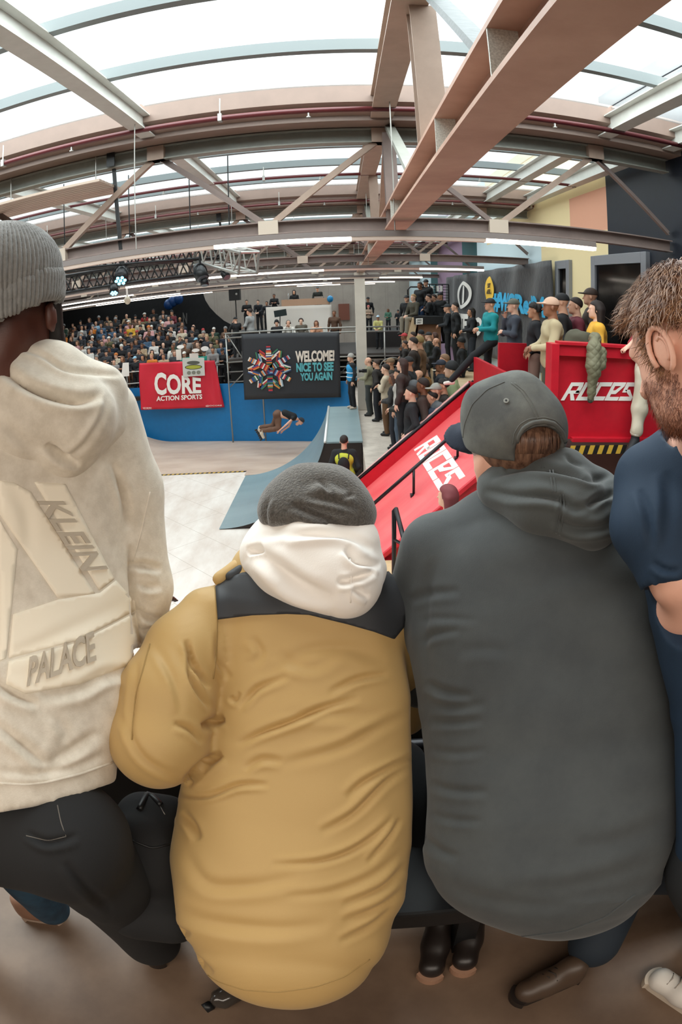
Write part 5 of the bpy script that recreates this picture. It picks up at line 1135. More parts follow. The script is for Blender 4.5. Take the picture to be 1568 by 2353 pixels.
W_ = (waves(folds(*W_, [([(-20, 825), (48, 879), (112, 908), (179, 920), (238, 906)], 12, .03, .009), ([(105, 1022), (144, 1052), (185, 1066)], 10, .024, .006), ([(245, 905), (235, 960), (190, 1025), (140, 1060)], 8, .004, .005), ([(0, 960), (40, 1000), (90, 1040)], 14, .006, .005), ([(20, 795), (90, 812), (150, 848), (230, 858), (280, 862)], 7, .007, .005)]), W_[1], .0014, 26, 13), W_[1])
body('hood', W_, HOODY, e)
# ribbed beanie
bc = P(8, 652, D=1.23); Rb = frame_of((-.1, 1, -.1))
def rib(PF, c, amp, n):
    P_, F = PF; N = vnormals(P_, F); q = (P_-c)@Rb; a = np.arctan2(q[:, 0], q[:, 1]); return P_+N*(amp*np.abs(np.sin(a*n/2))**.7*np.clip(np.hypot(q[:, 0], q[:, 1])/.08, 0, 1))[:, None], F
GW = mat('grey_ribbed_wool', '#8f8f8d', .95, bump=.5, bscale=500, dist=.002, sheen=.4, hex2='#80807e', vscale=60)
cft = P(0, 661, D=1.12); cfb = P(0, 741, D=1.12)
K_ = subdiv(subdiv(soft([('e', bc+(0, 0, .015), (.118, .128, .108), Rb)], .010, .02, 1, cut=lambda g: -(g[..., 2]-(bc[2]-.03))), 1), 1); bn = body('beanie', rib(K_, bc, .005, 84), GW, e)
K2 = subdiv(subdiv(soft([('c', bc+(0, 0, .02), bc+(0, 0, -.07), .124, .119)], .010, .01, 1, cut=lambda g: np.maximum(np.maximum(-(g[..., 2]-(cfb[2]+.42*(g[..., 0]-cfb[0]))), g[..., 2]-(cft[2]+.42*(g[..., 0]-cft[0]))), -(d_ell(g, bc+(0, 0, .0), (.105, .112, .2))))), 1), 1); body('beanie_cuff', rib(K2, bc, .005, 84), GW, bn)
hd_ = bc+(0, .01, -.055)
body('body', soft(head_prims(hd_, frame_of((.35, 1, -.15)), 1.04, ears=(-1,))+[loft_prim(stretchrows(rows[:8], .72, .02)), ('c', hd_+(0, -.02, -.05), P(0, 900, D=1.3), .062, .075), ('e', P(117, 728, D=1.2), (.010, .018, .034), frame_of((.3, 1, 0)), .004), C_(318, 1420, 1.42, 340, 1380, 1.72, .04, .03)]+hand_prims(P(340, 1380, D=1.72), ray(360, 1360), (0, 0, -1)), .0085, .012, 2), SKD, e)
body('beard', soft([C_(128, 700, 1.23, 124, 790, 1.27, .014, .024), C_(124, 790, 1.27, 100, 815, 1.33, .024, .03)], .006, .01), HAIRD, e)
hipH = P(30, 1900, D=1.37)
kR = P(235, 2010, D=1.46); fR = P(365, 2190, z=FZ)
trH = subdiv(soft([('c', hipH+(-.1, 0, 0), hipH+(.13, 0, .0), .14, .14), ('c', hipH+(.13, 0, -.02), kR+(0, .0, 0), .125, .11), ('c', kR, fR+(0, 0, .1), .11, .09), ('c', hipH+(-.1, .0, 0), P(-160, 2050, D=1.5), .11, .09), ('c', P(-160, 2050, D=1.5), P(-120, 2150, z=FZ+.1), .085, .07)], .011, .03))
trH = (waves(folds(*trH, [([(60, 1910), (110, 1935), (180, 1920)], 9, .01, .006), ([(150, 1980), (200, 2040), (260, 2090)], 10, .008, .005)]), trH[1], .003, 16, 15), trH[1])
tr_ = body('trousers', trH, PANT, e); TT = bvh(trH)
seam(TT, [(132, 1850), (140, 1890), (152, 1922)], .0012, mat('grey_stitch', '#6a655f', .8), tr_); seam(TT, [(152, 1922), (110, 1932), (60, 1920)], .0012, mat('grey_stitch', '#6a655f', .8), tr_)
shoe(fR+(.02, .18, 0), fR+(0, -.06, 0), e, SHB, SHB); shoe(P(-120, 2150, z=FZ)+(0, .15, 0), P(-120, 2150, z=FZ)+(0, -.08, 0), e, SHB, SHB)

# ---- the neighbour in jeans at the left edge
e = fperson(tuple(P(60, 2080, z=FZ)), 'person in blue jeans and brown shoes mostly hidden behind the oatmeal hoodie at left')
k0 = P(-10, 1930, D=1.62); f0 = P(118, 2085, z=FZ+.1)
jn = subdiv(soft([('c', P(-60, 1830, D=1.62), k0, .1, .09), ('c', k0, f0, .085, .062), ('c', P(-190, 1830, D=1.75), P(-200, 2040, D=1.8), .1, .075)], .01, .03)); jn = (waves(jn[0], jn[1], .004, 22, 17), jn[1]); body('jeans', jn, JEAN, e)
shoe(P(150, 2108, z=FZ), P(82, 2120, z=FZ)+(-.06, .02, 0), e, mat('tan_brown_shoe', '#8f6a55', .5), mat('pale_rubber', '#b79f8d', .6))
body('body', soft([('c', P(-60, 1830, D=1.62), P(-90, 1500, D=1.6), .12, .16), ('c', P(-90, 1500, D=1.6), P(-120, 1200, D=1.62), .16, .15), ('c', P(-120, 1200, D=1.62), P(-120, 1050, D=1.64), .1, .06), ('e', P(-120, 960, D=1.66), (.08, .1, .12))], .016, .03), SKM, e)
body('jacket', soft([('c', P(-70, 1780, D=1.62), P(-90, 1500, D=1.6), .14, .18), ('c', P(-90, 1500, D=1.6), P(-120, 1200, D=1.62), .18, .17)], .016, .03), PANT, e)

# ---- the ginger-haired spectator at the right edge
e = fperson(tuple(P(1540, 2150, z=FZ)), 'person with short ginger hair and beard in a navy T-shirt at the right edge')
rc_ = P(1580, 796, D=.98); aw = ray(1560, 790); left = -c_r
fw = left*.66+np.array((aw[0], aw[1], 0))*.75+np.array((0, 0, -.42)); RR = frame_of(fw)
HD = subdiv(soft(head_prims(rc_, RR, 1.03), .006, .014, 2), 1)
Lc = lambda x, y, z: rc_+RR@(np.array((x, y, z))*1.03)
shirt_rows = [(1040, 1520, 1760, 1.14, .08), (1090, 1475, 1800, 1.15, .11), (1200, 1458, 1820, 1.17, .13), (1350, 1490, 1850, 1.2, .13), (1550, 1545, 1900, 1.25, .13), (1750, 1560, 1900, 1.3, .13), (1900, 1560, 1900, 1.35, .13)]
el_ = P(1545, 1340, D=1.12)
bd_ = soft([C_(1500, 1210, 1.1, 1552, 1330, 1.08, .05, .045), C_(1552, 1330, 1.08, 1590, 1450, 1.2, .045, .035), ('c', Lc(0, -.03, -.09), P(1612, 1060, D=1.14), .056, .06), loft_prim(stretchrows(shirt_rows, .8, .02)), ('e', P(1545, 1400, D=1.17), (.04, .05, .05))]+hand_prims(P(1590, 1450, D=1.2), ray(1620, 1540), (0, -1, -.2)), .009, .02, 2)
n0 = len(HD[0]); body('body', (np.concatenate([HD[0], bd_[0]]), np.concatenate([HD[1], bd_[1]+n0])), SKIN, e)
# ear relief, nearest ear
for sg in (-1,):
    pts = [Lc(sg*.087, -.008+.020*math.cos(t), -.012+.034*math.sin(t)) for t in np.linspace(-.6, 4.4, 14)]
    MB().tube(pts, [.0045]*13+[.003], 8).build('ear_rim', SKIN, e, smooth=True)
    MB().tube([Lc(sg*.086, -.012+.010*math.cos(t), -.012+.018*math.sin(t)) for t in np.linspace(1, 4.4, 8)], .003, 6).build('ear_fold', SKIN, e, smooth=True)
def hairline(g):
    q = (g-rc_)@RR/1.03; y, z, x = q[..., 1], q[..., 2], np.abs(q[..., 0])
    a = -(z-(.035+np.clip((y+.0)*.45, -.09, .03))); b = y-.088-.2*(z-.06)
    sb = np.maximum(np.abs(y-.022)-.012, -(z+.035)) # sideburn
    return np.minimum(np.maximum(a, b), np.maximum(sb, z-.06))*.8
HR = subdiv(soft([('e', Lc(0, -.014, .034), np.array((.083, .105, .093))*1.03, RR), ('e', Lc(0, .05, .075), np.array((.055, .045, .035))*1.03, RR)], .007, .02, 1, cut=hairline), 1)
hb = body('hair', HR, HAIRG, e)
# short strands over the hair and beard
def strands(PFs, n, ln, wdt, dirf, seed, name, m, par, jit=.25):
    r = np.random.default_rng(seed); V = PFs[0]; N = vnormals(*PFs); ids = r.integers(0, len(V), n); mb_ = MB(); v = []; f = []
    for k, i in enumerate(ids):
        p = V[i]; nn = N[i]
        if (EYE-p)@nn < -.03: continue
        d = dirf(p, nn)+r.normal(size=3)*jit; d -= nn*(d@nn)*.75; d /= np.linalg.norm(d)+1e-9; L_ = ln*(.6+.7*r.random()); s = np.cross(d, nn); s /= np.linalg.norm(s)+1e-9
        b = len(v); a0 = p+nn*.0005; a1 = p+d*L_*.5+nn*L_*.22; a2 = p+d*L_+nn*L_*.16
        v += [a0-s*wdt, a0+s*wdt, a1-s*wdt*.8, a1+s*wdt*.8, a2]; f += [(b, b+1, b+3, b+2), (b+2, b+3, b+4)]
    mb_.v = [tuple(q) for q in v]; mb_.f = f; mb_.mi = [0]*len(f); return mb_.build(name, m, par, smooth=True)
GH2 = mat('ginger_strand', '#a97c58', .4, hex2='#6b4632', vscale=70)
def hdir(p, n):
    q = (p-rc_)@RR; c = q-np.array((0.01, -.06, .12)); d = RR@np.array((c[0]*2, c[1]*1.2, c[2]*.8-.04)); return d/np.linalg.norm(d)
strands(HR, 9000, .026, .0007, hdir, 3, 'hair_strands', GH2, hb)
mk = ((HD[0]-rc_)@RR)/1.03
sel = (mk[:, 2] < -.03-.25*np.clip(.05-mk[:, 1], 0, .2)) & (mk[:, 2] > -.14) & (mk[:, 1] > -.0) & (mk[:, 1] < .1)
class _S: pass
V0 = HD[0][sel]; N0 = vnormals(*HD)[sel]
r_ = np.random.default_rng(5); m_ = MB(); v = []; f = []
for k in range(5200):
    i = r_.integers(0, len(V0)); p = V0[i]+r_.normal(size=3)*.002; nn = N0[i]; d = RR@np.array((0, .35, -1.))+r_.normal(size=3)*.35; d -= nn*(d@nn)*.7; d /= np.linalg.norm(d); L_ = .009*(.5+r_.random()); s = np.cross(d, nn); s /= np.linalg.norm(s)+1e-9; b = len(v)
    v += [p-s*.0005, p+s*.0005, p+d*L_+nn*L_*.4]; f.append((b, b+1, b+2))
m_.v = [tuple(q) for q in v]; m_.f = f; m_.mi = [0]*len(f); m_.build('beard', mat('ginger_beard', '#8a5236', .5, hex2='#5e3424', vscale=60), e)
SH = subdiv(soft([loft_prim(shirt_rows), C_(1500, 1110, 1.14, 1500, 1210, 1.1, .075, .075), C_(1500, 1210, 1.1, 1540, 1310, 1.085, .075, .066)], .009, .025, 2, cut=lambda g: np.maximum(-(d_cap(g, P(1600, 1000, D=1.13), P(1606, 960, D=1.1), .062, .075)), -(d_cap(g, P(1556, 1405, D=1.08), P(1558, 1410, D=1.08), .072, .072)))))
SH = (waves(folds(*SH, [([(1470, 1120), (1490, 1180), (1500, 1260)], 10, .008, .004), ([(1530, 1080), (1540, 1160), (1530, 1260)], 14, .006, .005), ([(1500, 1290), (1530, 1310), (1568, 1310)], 8, .006, .004)]), SH[1], .003, 20, 19), SH[1])
body('t_shirt', SH, mat('navy_jersey', '#10283e', .8, bump=.2, bscale=400, dist=.001), e)
body('trousers', soft([('c', P(1680, 1950, D=1.4), P(1700, 2000, D=1.4), .14, .14), ('c', P(1700, 2000, D=1.4), P(1760, 2150, z=FZ+.1), .11, .07), ('c', P(1640, 2000, D=1.4), P(1640, 2150, z=FZ+.1), .11, .07)], .016, .03), PANT, e)
shoe(P(1484, 2243, z=FZ), P(1650, 2360, z=FZ), e, mat('white_leather', '#ddd7cf', .45), mat('cream_rubber', '#cdbfae', .5), wd=.05, laces=mat('grey_lace', '#a39a90', .8), label='white low sneaker with grey laces')
shoe(P(1600, 2190, z=FZ), P(1740, 2260, z=FZ), e, mat('white_leather', '#ddd7cf'), mat('cream_rubber', '#cdbfae'), wd=.05)
bpk = subdiv(soft([('e', P(350, 1990, D=1.52), (.115, .09, .17)), C_(330, 1880, 1.5, 380, 1890, 1.5, .07, .07), C_(320, 2090, 1.56, 390, 2100, 1.56, .085, .085)], .009, .03, 2)); bpk = (waves(bpk[0], bpk[1], .005, 18, 31), bpk[1])
e = empty('backpack', tuple(P(350, 2120, z=FZ)), 'black backpack standing in the gap between oatmeal hoodie and olive jacket', 'backpack')  # guessed object that fills the black gap between the two
bo = body('bag_body', bpk, PANT, e); TB_ = bvh(bpk); seam(TB_, [(300, 1930), (350, 1950), (410, 1935)], .003, BLACK, bo, 'zip'); seam(TB_, [(368, 1852), (373, 1864), (379, 1872)], .0012, GALV, bo, 'printed_mark', .001)
seam(TB_, [(320, 1860), (340, 1820), (370, 1850)], .008, BLACK, e, 'carry_loop')
MB().box((-3.0, 1.42, FZ), (1.35, 1.445, FZ+.46)).build('guard_board', mat('guard_board_black', '#151414', .7), label='low black guard board beyond the bench at the deck edge', cat='board')  # added to keep the gaps between the spectators dark
# low bench the two sit on, low black edge rail beyond
e = empty('bench', (.3, .95, FZ), 'long low black bench beneath the two bent-forward spectators', 'bench')
MB().box((-.52, .80, FZ+.26), (1.25, 1.15, FZ+.34)).build('seat', BLACK, e, bevel=.01)
for x in (-.45, .3, 1.15): MB().box((x-.03, .84, FZ), (x+.03, 1.12, FZ+.26)).build('leg', BLACK, e)
e = empty('edge_rail', (0, 1.38, FZ), 'low black steel rail at the front edge of the viewing deck', 'railing')
MB().tube([(-3, 1.38, FZ+.42), (WX-.1, 1.38, FZ+.42)], .02, 8).build('rail', DARKTUBE, e, smooth=True)
for x in (-2.6, -1.1, .31, 1.7, 3.2): MB().box((x-.022, 1.36, FZ), (x+.022, 1.4, FZ+.42)).build('post', mat('grey_post', '#4a4b4c', .6), e)
# dark bottle lying by the bench
q = P(470, 2318, z=FZ+.03); q2 = P(545, 2275, z=FZ+.03); e = empty('drink_bottle', tuple(q), 'dark plastic bottle lying on the deck under the olive jacket hem', 'bottle')
d_ = (q2-q); MB().tube([q+d_*t for t in (.22, .3, .42, .5, 1.3)], [.012, .018, .032, .034, .034], 16).build('bottle_body', mat('dark_plastic', '#3d3732', .15), e, smooth=True)
MB().tube([q, q+d_*.22], .016, 14).build('cap', BLACK, e, smooth=True)
# ================================================================ the people further off
POSE = {  # elbows, wrists (right side given; left mirrored unless listed), lean forward
 'down': dict(e=(.25, -.02, 1.14), w=(.25, .06, .9)), 'pocket': dict(e=(.28, -.08, 1.14), w=(.17, .1, .96)), 'fold': dict(e=(.25, .08, 1.14), w=(-.02, .2, 1.2)),
 'lean': dict(e=(.2, .22, 1.12), w=(.08, .42, 1.04), lean=.14), 'chin': dict(e=(.2, .16, 1.13), w=(.03, .16, 1.42), el=(-.25, .06, 1.13), wl=(.02, .2, 1.16)),
 'phone': dict(e=(.23, .14, 1.16), w=(.06, .32, 1.34)), 'front': dict(e=(.24, .06, 1.14), w=(.05, .26, 1.1)), 'cam': dict(e=(.25, .12, 1.2), w=(.07, .16, 1.5)),
 'sit': dict(e=(.24, .12, 1.1), w=(.05, .34, 1.02), sit=1), 'step': dict(e=(.25, .05, 1.16), w=(.05, .27, 1.14), step=1)}
def pose_joints(p):
    q = POSE[p]; L_ = q.get('lean', 0); top = np.array((0, L_, 0)); J = {}
    J['pel'] = np.array((0, 0, .94)); J['chest'] = np.array((0, L_*.6, 1.27)); J['neck'] = np.array((0, L_, 1.46)); J['head'] = np.array((0, L_+.02, 1.625))
    for sg, n in ((1, 'R'), (-1, 'L')):
        J['s'+n] = np.array((sg*.18, L_*.95, 1.41)); e = np.array(q['e'], float); w_ = np.array(q['w'], float)
        if sg < 0: e = np.array(q['el']) if 'el' in q else e*(-1, 1, 1); w_ = np.array(q['wl']) if 'wl' in q else w_*(-1, 1, 1)
        J['e'+n] = e; J['w'+n] = w_; J['h'+n] = np.array((sg*.09, 0, .9))
        if q.get('sit'): J['k'+n] = np.array((sg*.13, .42, .92)); J['a'+n] = np.array((sg*.12, .46, .48))
        elif q.get('step') and sg < 0: J['k'+n] = np.array((-.12, .42, .62)); J['a'+n] = np.array((-.1, .86, .16))
        else: J['k'+n] = np.array((sg*.105, .02, .5)); J['a'+n] = np.array((sg*.12, -.02, .09))
    return J
def person_meshes(p, h, fine=False, bulk=1.0):
    J = pose_joints(p); I3 = np.eye(3); out = {}
    bd = head_prims(J['head'], I3, .98)+[('c', J['neck'], J['chest'], .06, .1), ('c', J['chest'], J['pel'], .11, .11)]
    for n in 'RL':
        sg = 1 if n == 'R' else -1
        bd += [('c', J['s'+n], J['e'+n], .042, .036), ('c', J['e'+n], J['w'+n], .034, .025), ('c', J['h'+n], J['k'+n], .07, .05), ('c', J['k'+n], J['a'+n], .05, .035)]
        d = J['w'+n]-J['e'+n]
        if fine: bd += hand_prims(J['w'+n], d, (-sg*.6, -.3, -.5), .6, 1.05, sg)
        else: d = d/np.linalg.norm(d); bd += [('c', J['w'+n], J['w'+n]+d*.09, .034, .026), ('c', J['w'+n]+d*.02, J['w'+n]+d*.07+(-sg*.03, 0, 0), .014, .012)]
    out['body'] = mesh_from(*soft(bd, h*.8, .015, 1), 'body')
    b = bulk; tp = [('c', J['chest']+(-.075, 0, .05), J['chest']+(.075, 0, .05), .125*b, .125*b), ('c', J['sL']+(.03, 0, -.02), J['sR']+(-.03, 0, -.02), .085*b, .085*b), ('c', J['pel']+(-.05, 0, .02), J['pel']+(.05, 0, .02), .13*b, .13*b), ('c', J['chest'], J['pel']+(0, 0, .05), .135*b, .135*b), ('c', J['neck']+(0, -.02, -.01), J['neck']+(0, .0, -.06), .065, .09)]
    for n in 'RL': tp += [('c', J['s'+n]+(0, 0, -.01), J['e'+n], .07*b, .058*b), ('c', J['e'+n], J['w'+n]*.9+J['e'+n]*.1, .058*b, .043*b)]
    q = soft(tp, h, .03, 1); q = (waves(q[0], q[1], .006, 22, hash(p) % 97 if False else len(p)*7), q[1]); out['top'] = mesh_from(*q, 'jacket')
    tr = [('c', J['hL'], J['hR'], .1, .1)]
    for n in 'RL': tr += [('c', J['h'+n], J['k'+n], .095, .075), ('c', J['k'+n], J['a'+n]+(0, 0, .01), .075, .06)]
    out['trousers'] = mesh_from(*soft(tr, h, .025, 1), 'trousers')
    for n in 'RL':
        a = J['a'+n]; ft = 1 if not (POSE[p].get('step') and n == 'L') else 1
        out['shoe'+n] = mesh_from(*soft([('c', a+(0, -.03, -.04), a+(0, .13, -.052), .045, .036)], max(h, .014), .02, 1), 'shoe')
    out['head'] = J['head']; return out
def hair_meshes(h):
    H = {}; I3 = np.eye(3)
    def cutface(g): return np.minimum(np.maximum(-(g[..., 2]-(.03+np.clip(g[..., 1]*.6, -.12, .05))), g[..., 1]-.092), 9)
    H['short'] = mesh_from(*soft([('e', (0, -.014, .036), (.083, .105, .095))], h, .02, 1, cut=cutface), 'hair')
    H['curly'] = mesh_from(*(lambda q: (waves(q[0], q[1], .012, 60, 4), q[1]))(soft([('e', (0, -.014, .042), (.1, .115, .105))], h, .02, 1, cut=cutface)), 'hair')
    H['long'] = mesh_from(*soft([('e', (0, -.014, .036), (.086, .106, .095)), ('c', (-.055, -.045, 0), (-.06, -.05, -.2), .05, .035), ('c', (.055, -.045, 0), (.06, -.05, -.2), .05, .035), ('c', (0, -.07, 0), (0, -.07, -.22), .06, .045)], h, .03, 1, cut=lambda g: np.maximum(-(g[..., 2]-np.where(g[..., 1] > .02, .04+g[..., 1]*.4, -.3)), g[..., 1]-.092)), 'hair')
    H['cap'] = mesh_from(*soft([('e', (0, -.012, .042), (.087, .107, .092)), ('e', (0, .115, .045), (.07, .075, .012), I3, .02)], h*.8, .01, 1, cut=lambda g: .03-g[..., 2]), 'cap')
    H['beanie'] = mesh_from(*soft([('e', (0, -.014, .045), (.09, .108, .105)), ('c', (0, -.012, .03), (0, -.012, .05), .092, .09)], h, .02, 1, cut=lambda g: .012-g[..., 2]+np.clip(g[..., 1]*.25, -.02, .03)), 'beanie')
    H['hood'] = mesh_from(*soft([('e', (0, -.03, .02), (.105, .11, .13)), ('c', (0, -.05, -.1), (0, -.05, -.14), .1, .11)], h, .03, 1, cut=lambda g: -(d_ell(g, (0, .09, .0), (.075, .12, .105)))), 'hood')
    H['phones'] = mesh_from(*soft([('e', (-.09, -.01, 0), (.02, .035, .035)), ('e', (.09, -.01, 0), (.02, .035, .035))]+[('c', (.095*math.cos(t), -.01, .02+.11*math.sin(t)), (.095*math.cos(t+.35), -.01, .02+.11*math.sin(t+.35)), .009, .009) for t in np.arange(0, 3.1, .35)], .01, .01, 1), 'headphones')
    return H
_cm = {}
def cm(hexc, rough=.8):
    if hexc not in _cm: _cm[hexc] = mat('cloth_'+hexc.strip('#'), hexc, rough, bump=.15, bscale=120)
    return _cm[hexc]
def pobj(name, me, m, par, loc=(0, 0, 0)):
    o = bpy.data.objects.new(name, me); COL.objects.link(o)
    if not me.materials: me.materials.append(None)
    o.material_slots[0].link = 'OBJECT'; o.material_slots[0].material = m; o.parent = par; o.location = loc; return o
HN = {'short': 'hair', 'curly': 'hair', 'long': 'hair', 'cap': 'cap', 'beanie': 'beanie', 'hood': 'hood', 'bald': None}
def put(T, HT, loc, rz, s, skin, top, trs, head, hcol, label, group=None, shoes='#1c1b1b', legs=True, extra=None, tilt=0):
    e = empty('person', tuple(float(v) for v in loc), label, 'person', group, rz); e.scale = (s, s, s); e.rotation_euler = (tilt, 0, rz)
    pobj('body', T['body'], cm(skin, .5), e); pobj('jacket', T['top'], cm(top), e)
    if legs:
        pobj('trousers', T['trousers'], cm(trs), e)
        for n in 'RL': pobj('shoe', T['shoe'+n], cm(shoes, .6), e)
    if head in HT and HN.get(head): pobj(HN[head], HT[head], cm(hcol, .7), e, tuple(T['head']))
    if head in ('cap', 'beanie', 'hood') and legs: 
        pass
    if extra: pobj('headphones', HT['phones'], cm('#1b1b1d'), e, tuple(T['head']))
    return e
SKINS = ['#d9a88e', '#cf9c80', '#e0b39a', '#b98668', '#8a5b42', '#d3a084']
HF = hair_meshes(.016); HM = hair_meshes(.010)
TF = {p: person_meshes(p, .022) for p in ('down', 'pocket', 'fold', 'lean', 'chin', 'phone', 'front')}
TM = {p: person_meshes(p, .013, True) for p in ('down', 'pocket', 'fold', 'chin', 'front', 'cam', 'sit', 'lean', 'step')}
# ---- left stand
TOPS = [('black jacket', '#1b1b1e', 22), ('charcoal hoodie', '#34353a', 10), ('dark navy sweatshirt', '#1f2838', 9), ('grey sweatshirt', '#8f8d8b', 3), ('white T-shirt', '#dedad4', 3), ('cream hoodie', '#cdbfa8', 3), ('beige jacket', '#b39a7c', 3), ('brown jacket', '#5a4232', 3), ('dark green coat', '#2a4034', 2), ('olive jacket', '#5f5c40', 3), ('maroon jumper', '#6b2630', 2), ('red jacket', '#b0282d', 1), ('orange hoodie', '#d07a2c', 1), ('yellow T-shirt', '#d8aa3c', 1), ('light blue shirt', '#8fb0c6', 2), ('teal jacket', '#1d8a78', 1), ('pink shirt', '#cf9c9c', 2), ('denim jacket', '#48627c', 2)]
HEADS = [('short dark hair', 'short', '#231a17', 8), ('short brown hair', 'short', '#553c2c', 6), ('fair hair', 'short', '#b8946a', 3), ('long dark hair', 'long', '#281c19', 4), ('long brown hair', 'long', '#6b4a33', 3), ('curly dark hair', 'curly', '#2a1e1a', 3), ('a shaved head', 'bald', '#000000', 3), ('a black cap', 'cap', '#17171a', 5), ('a white cap', 'cap', '#d9d5cd', 2), ('a red cap', 'cap', '#a92a2d', 1), ('a pale blue cap', 'cap', '#8fb9cf', 1), ('a grey beanie', 'beanie', '#8e8c8a', 3), ('a black beanie', 'beanie', '#1c1c1e', 4), ('an orange beanie', 'beanie', '#c77432', 1), ('a white beanie', 'beanie', '#dcd8d0', 2), ('a brown cap', 'cap', '#6b4c36', 2)]
ROWN = ['front', 'second', 'third', 'fourth', 'fifth', 'sixth', 'seventh', 'eighth', 'ninth', 'back']
R2 = random.Random(21)
def pick(L): return R2.choices(L, [q[-1] for q in L])[0]
special = {}
used = set()
def crowd(r, x, y, z, top, head, pose, rz, s, label): 
    put(TF[pose], HF, (x, y, z), rz, s, R2.choice(SKINS), top[1], R2.choice(['#17181c', '#22262e', '#2d3a4b', '#3b3630']), head[1], head[2], label, 'spectators in the left stand', legs=(r < 1))
T_ = {t[0]: t for t in TOPS}; H_ = {t[0]: t for t in HEADS}
front = [(352, 'orange hoodie', 'fair hair', 'lean', 'person in an orange hoodie with glasses leaning over the front rail of the left stand'), (378, 'beige jacket', 'short brown hair', 'lean', 'person in a beige jacket leaning over the rail above the red banner'),
         (424, 'teal jacket', 'a white cap', 'front', 'person in a green jacket and white cap, leftmost of the green trio at the rail'), (446, 'teal jacket', 'a brown cap', 'front', 'person in a green jacket and brown cap, middle of the green trio at the rail'), (470, 'teal jacket', 'a black cap', 'front', 'person in a green jacket and black cap, rightmost of the green trio at the rail'),
         (492, 'grey sweatshirt', 'short dark hair', 'lean', 'person in a pale grey sweatshirt leaning over the rail right of the green trio'), (512, 'black jacket', 'a black cap', 'fold', 'person in a black jacket and black cap at the right end of the front rail'), (402, 'charcoal hoodie', 'long brown hair', 'fold', 'person in a charcoal hoodie with long brown hair left of the green trio'),
         (263, 'grey sweatshirt', 'short dark hair', 'lean', 'person in a grey sweatshirt leaning on the rail left of the white poster'), (281, 'black jacket', 'long brown hair', 'fold', 'person in a black jacket with long fair-brown hair beside the white poster'), (240, 'black jacket', 'a black cap', 'front', 'person in black with a black cap third from the rail gap at left'), (310, 'black jacket', 'a pale blue cap', 'front', 'person in a black jacket and pale blue cap above the red banner corner'), (328, 'charcoal hoodie', 'long dark hair', 'front', 'person with long dark hair beside the orange hoodie at the rail'),
         (213, 'charcoal hoodie', 'short brown hair', 'lean', 'bespectacled person in a charcoal coat on the front rail at far left'), (186, 'dark navy sweatshirt', 'a white cap', 'front', 'person in dark navy with a white cap on the front rail at far left'), (160, 'red jacket', 'a red cap', 'front', 'person in red jacket and red cap at the far left end of the front rail')]
for px, tn, hn, ps, lab in front:
    q = P(px, 812, Y=25.25); crowd(0, q[0], 25.22, 2.05, T_[tn], H_[hn], ps, math.pi+R2.uniform(-.2, .2), R2.uniform(.96, 1.04), lab); used.add((0, tn, hn))
n_ = 16
for r in range(0, SR):
    z = sz_(r) if r else 2.05
    for half in ((0,) if r == 0 else (0,)):
        px = 118+R2.uniform(0, 10); lim = 530 if r < 5 else 536-14*r if r < 6 else 425-6*(r-6)
        if r == 0: continue
        while px < lim:
            y = sy_(r)+R2.uniform(-.12, .12); q = P(px, 800, Y=y)
            for _ in range(60):
                t = pick(TOPS); hd = pick(HEADS)
                if (r, t[0], hd[0]) not in used: break
            used.add((r, t[0], hd[0]))
            crowd(r, q[0], y, z, t, hd, R2.choice(['down', 'fold', 'front', 'phone', 'pocket', 'fold', 'chin']), math.pi+R2.uniform(-.35, .35), R2.uniform(.93, 1.07), 'person in %s %s with %s, %s row of the left stand' % ('an' if t[0][0] in 'aeiou' else 'a', t[0], hd[0], ROWN[r]))
            px += R2.uniform(22, 31)*25/y*1.05
# ---- pit crowd and others: (px, py of head centre, distance, pose, turn, top, top colour, head kind, head colour, words)
LF = math.pi/2
def at_head(px, py, D, T, HT, pose, rz, top, head, hcol, label, group, floor=None, trs='#1b1c20', skin=None, shoes='#1c1b1b', extra=None, skin_i=0, legs=True, maxh=1.9):
    q = P(px, py, D=D); T_p = T[pose]; hz = T_p['head'][2]
    if floor is None:
        floor = q[2]-hz
    s = (q[2]-floor)/hz
    if POSE[pose].get('sit'): s = 1.0
    c, sn = math.cos(rz), math.sin(rz); hx, hy = T_p['head'][0]*s, T_p['head'][1]*s
    loc = (q[0]-(hx*c-hy*sn), q[1]-(hx*sn+hy*c), q[2]-hz*s if POSE[pose].get('sit') else floor)
    return put(T_p, HT, loc, rz, s, skin or SKINS[skin_i % 6], top, trs, head, hcol, label, group, shoes, legs=legs, extra=extra)
G1 = 'people packed behind the red ramp'
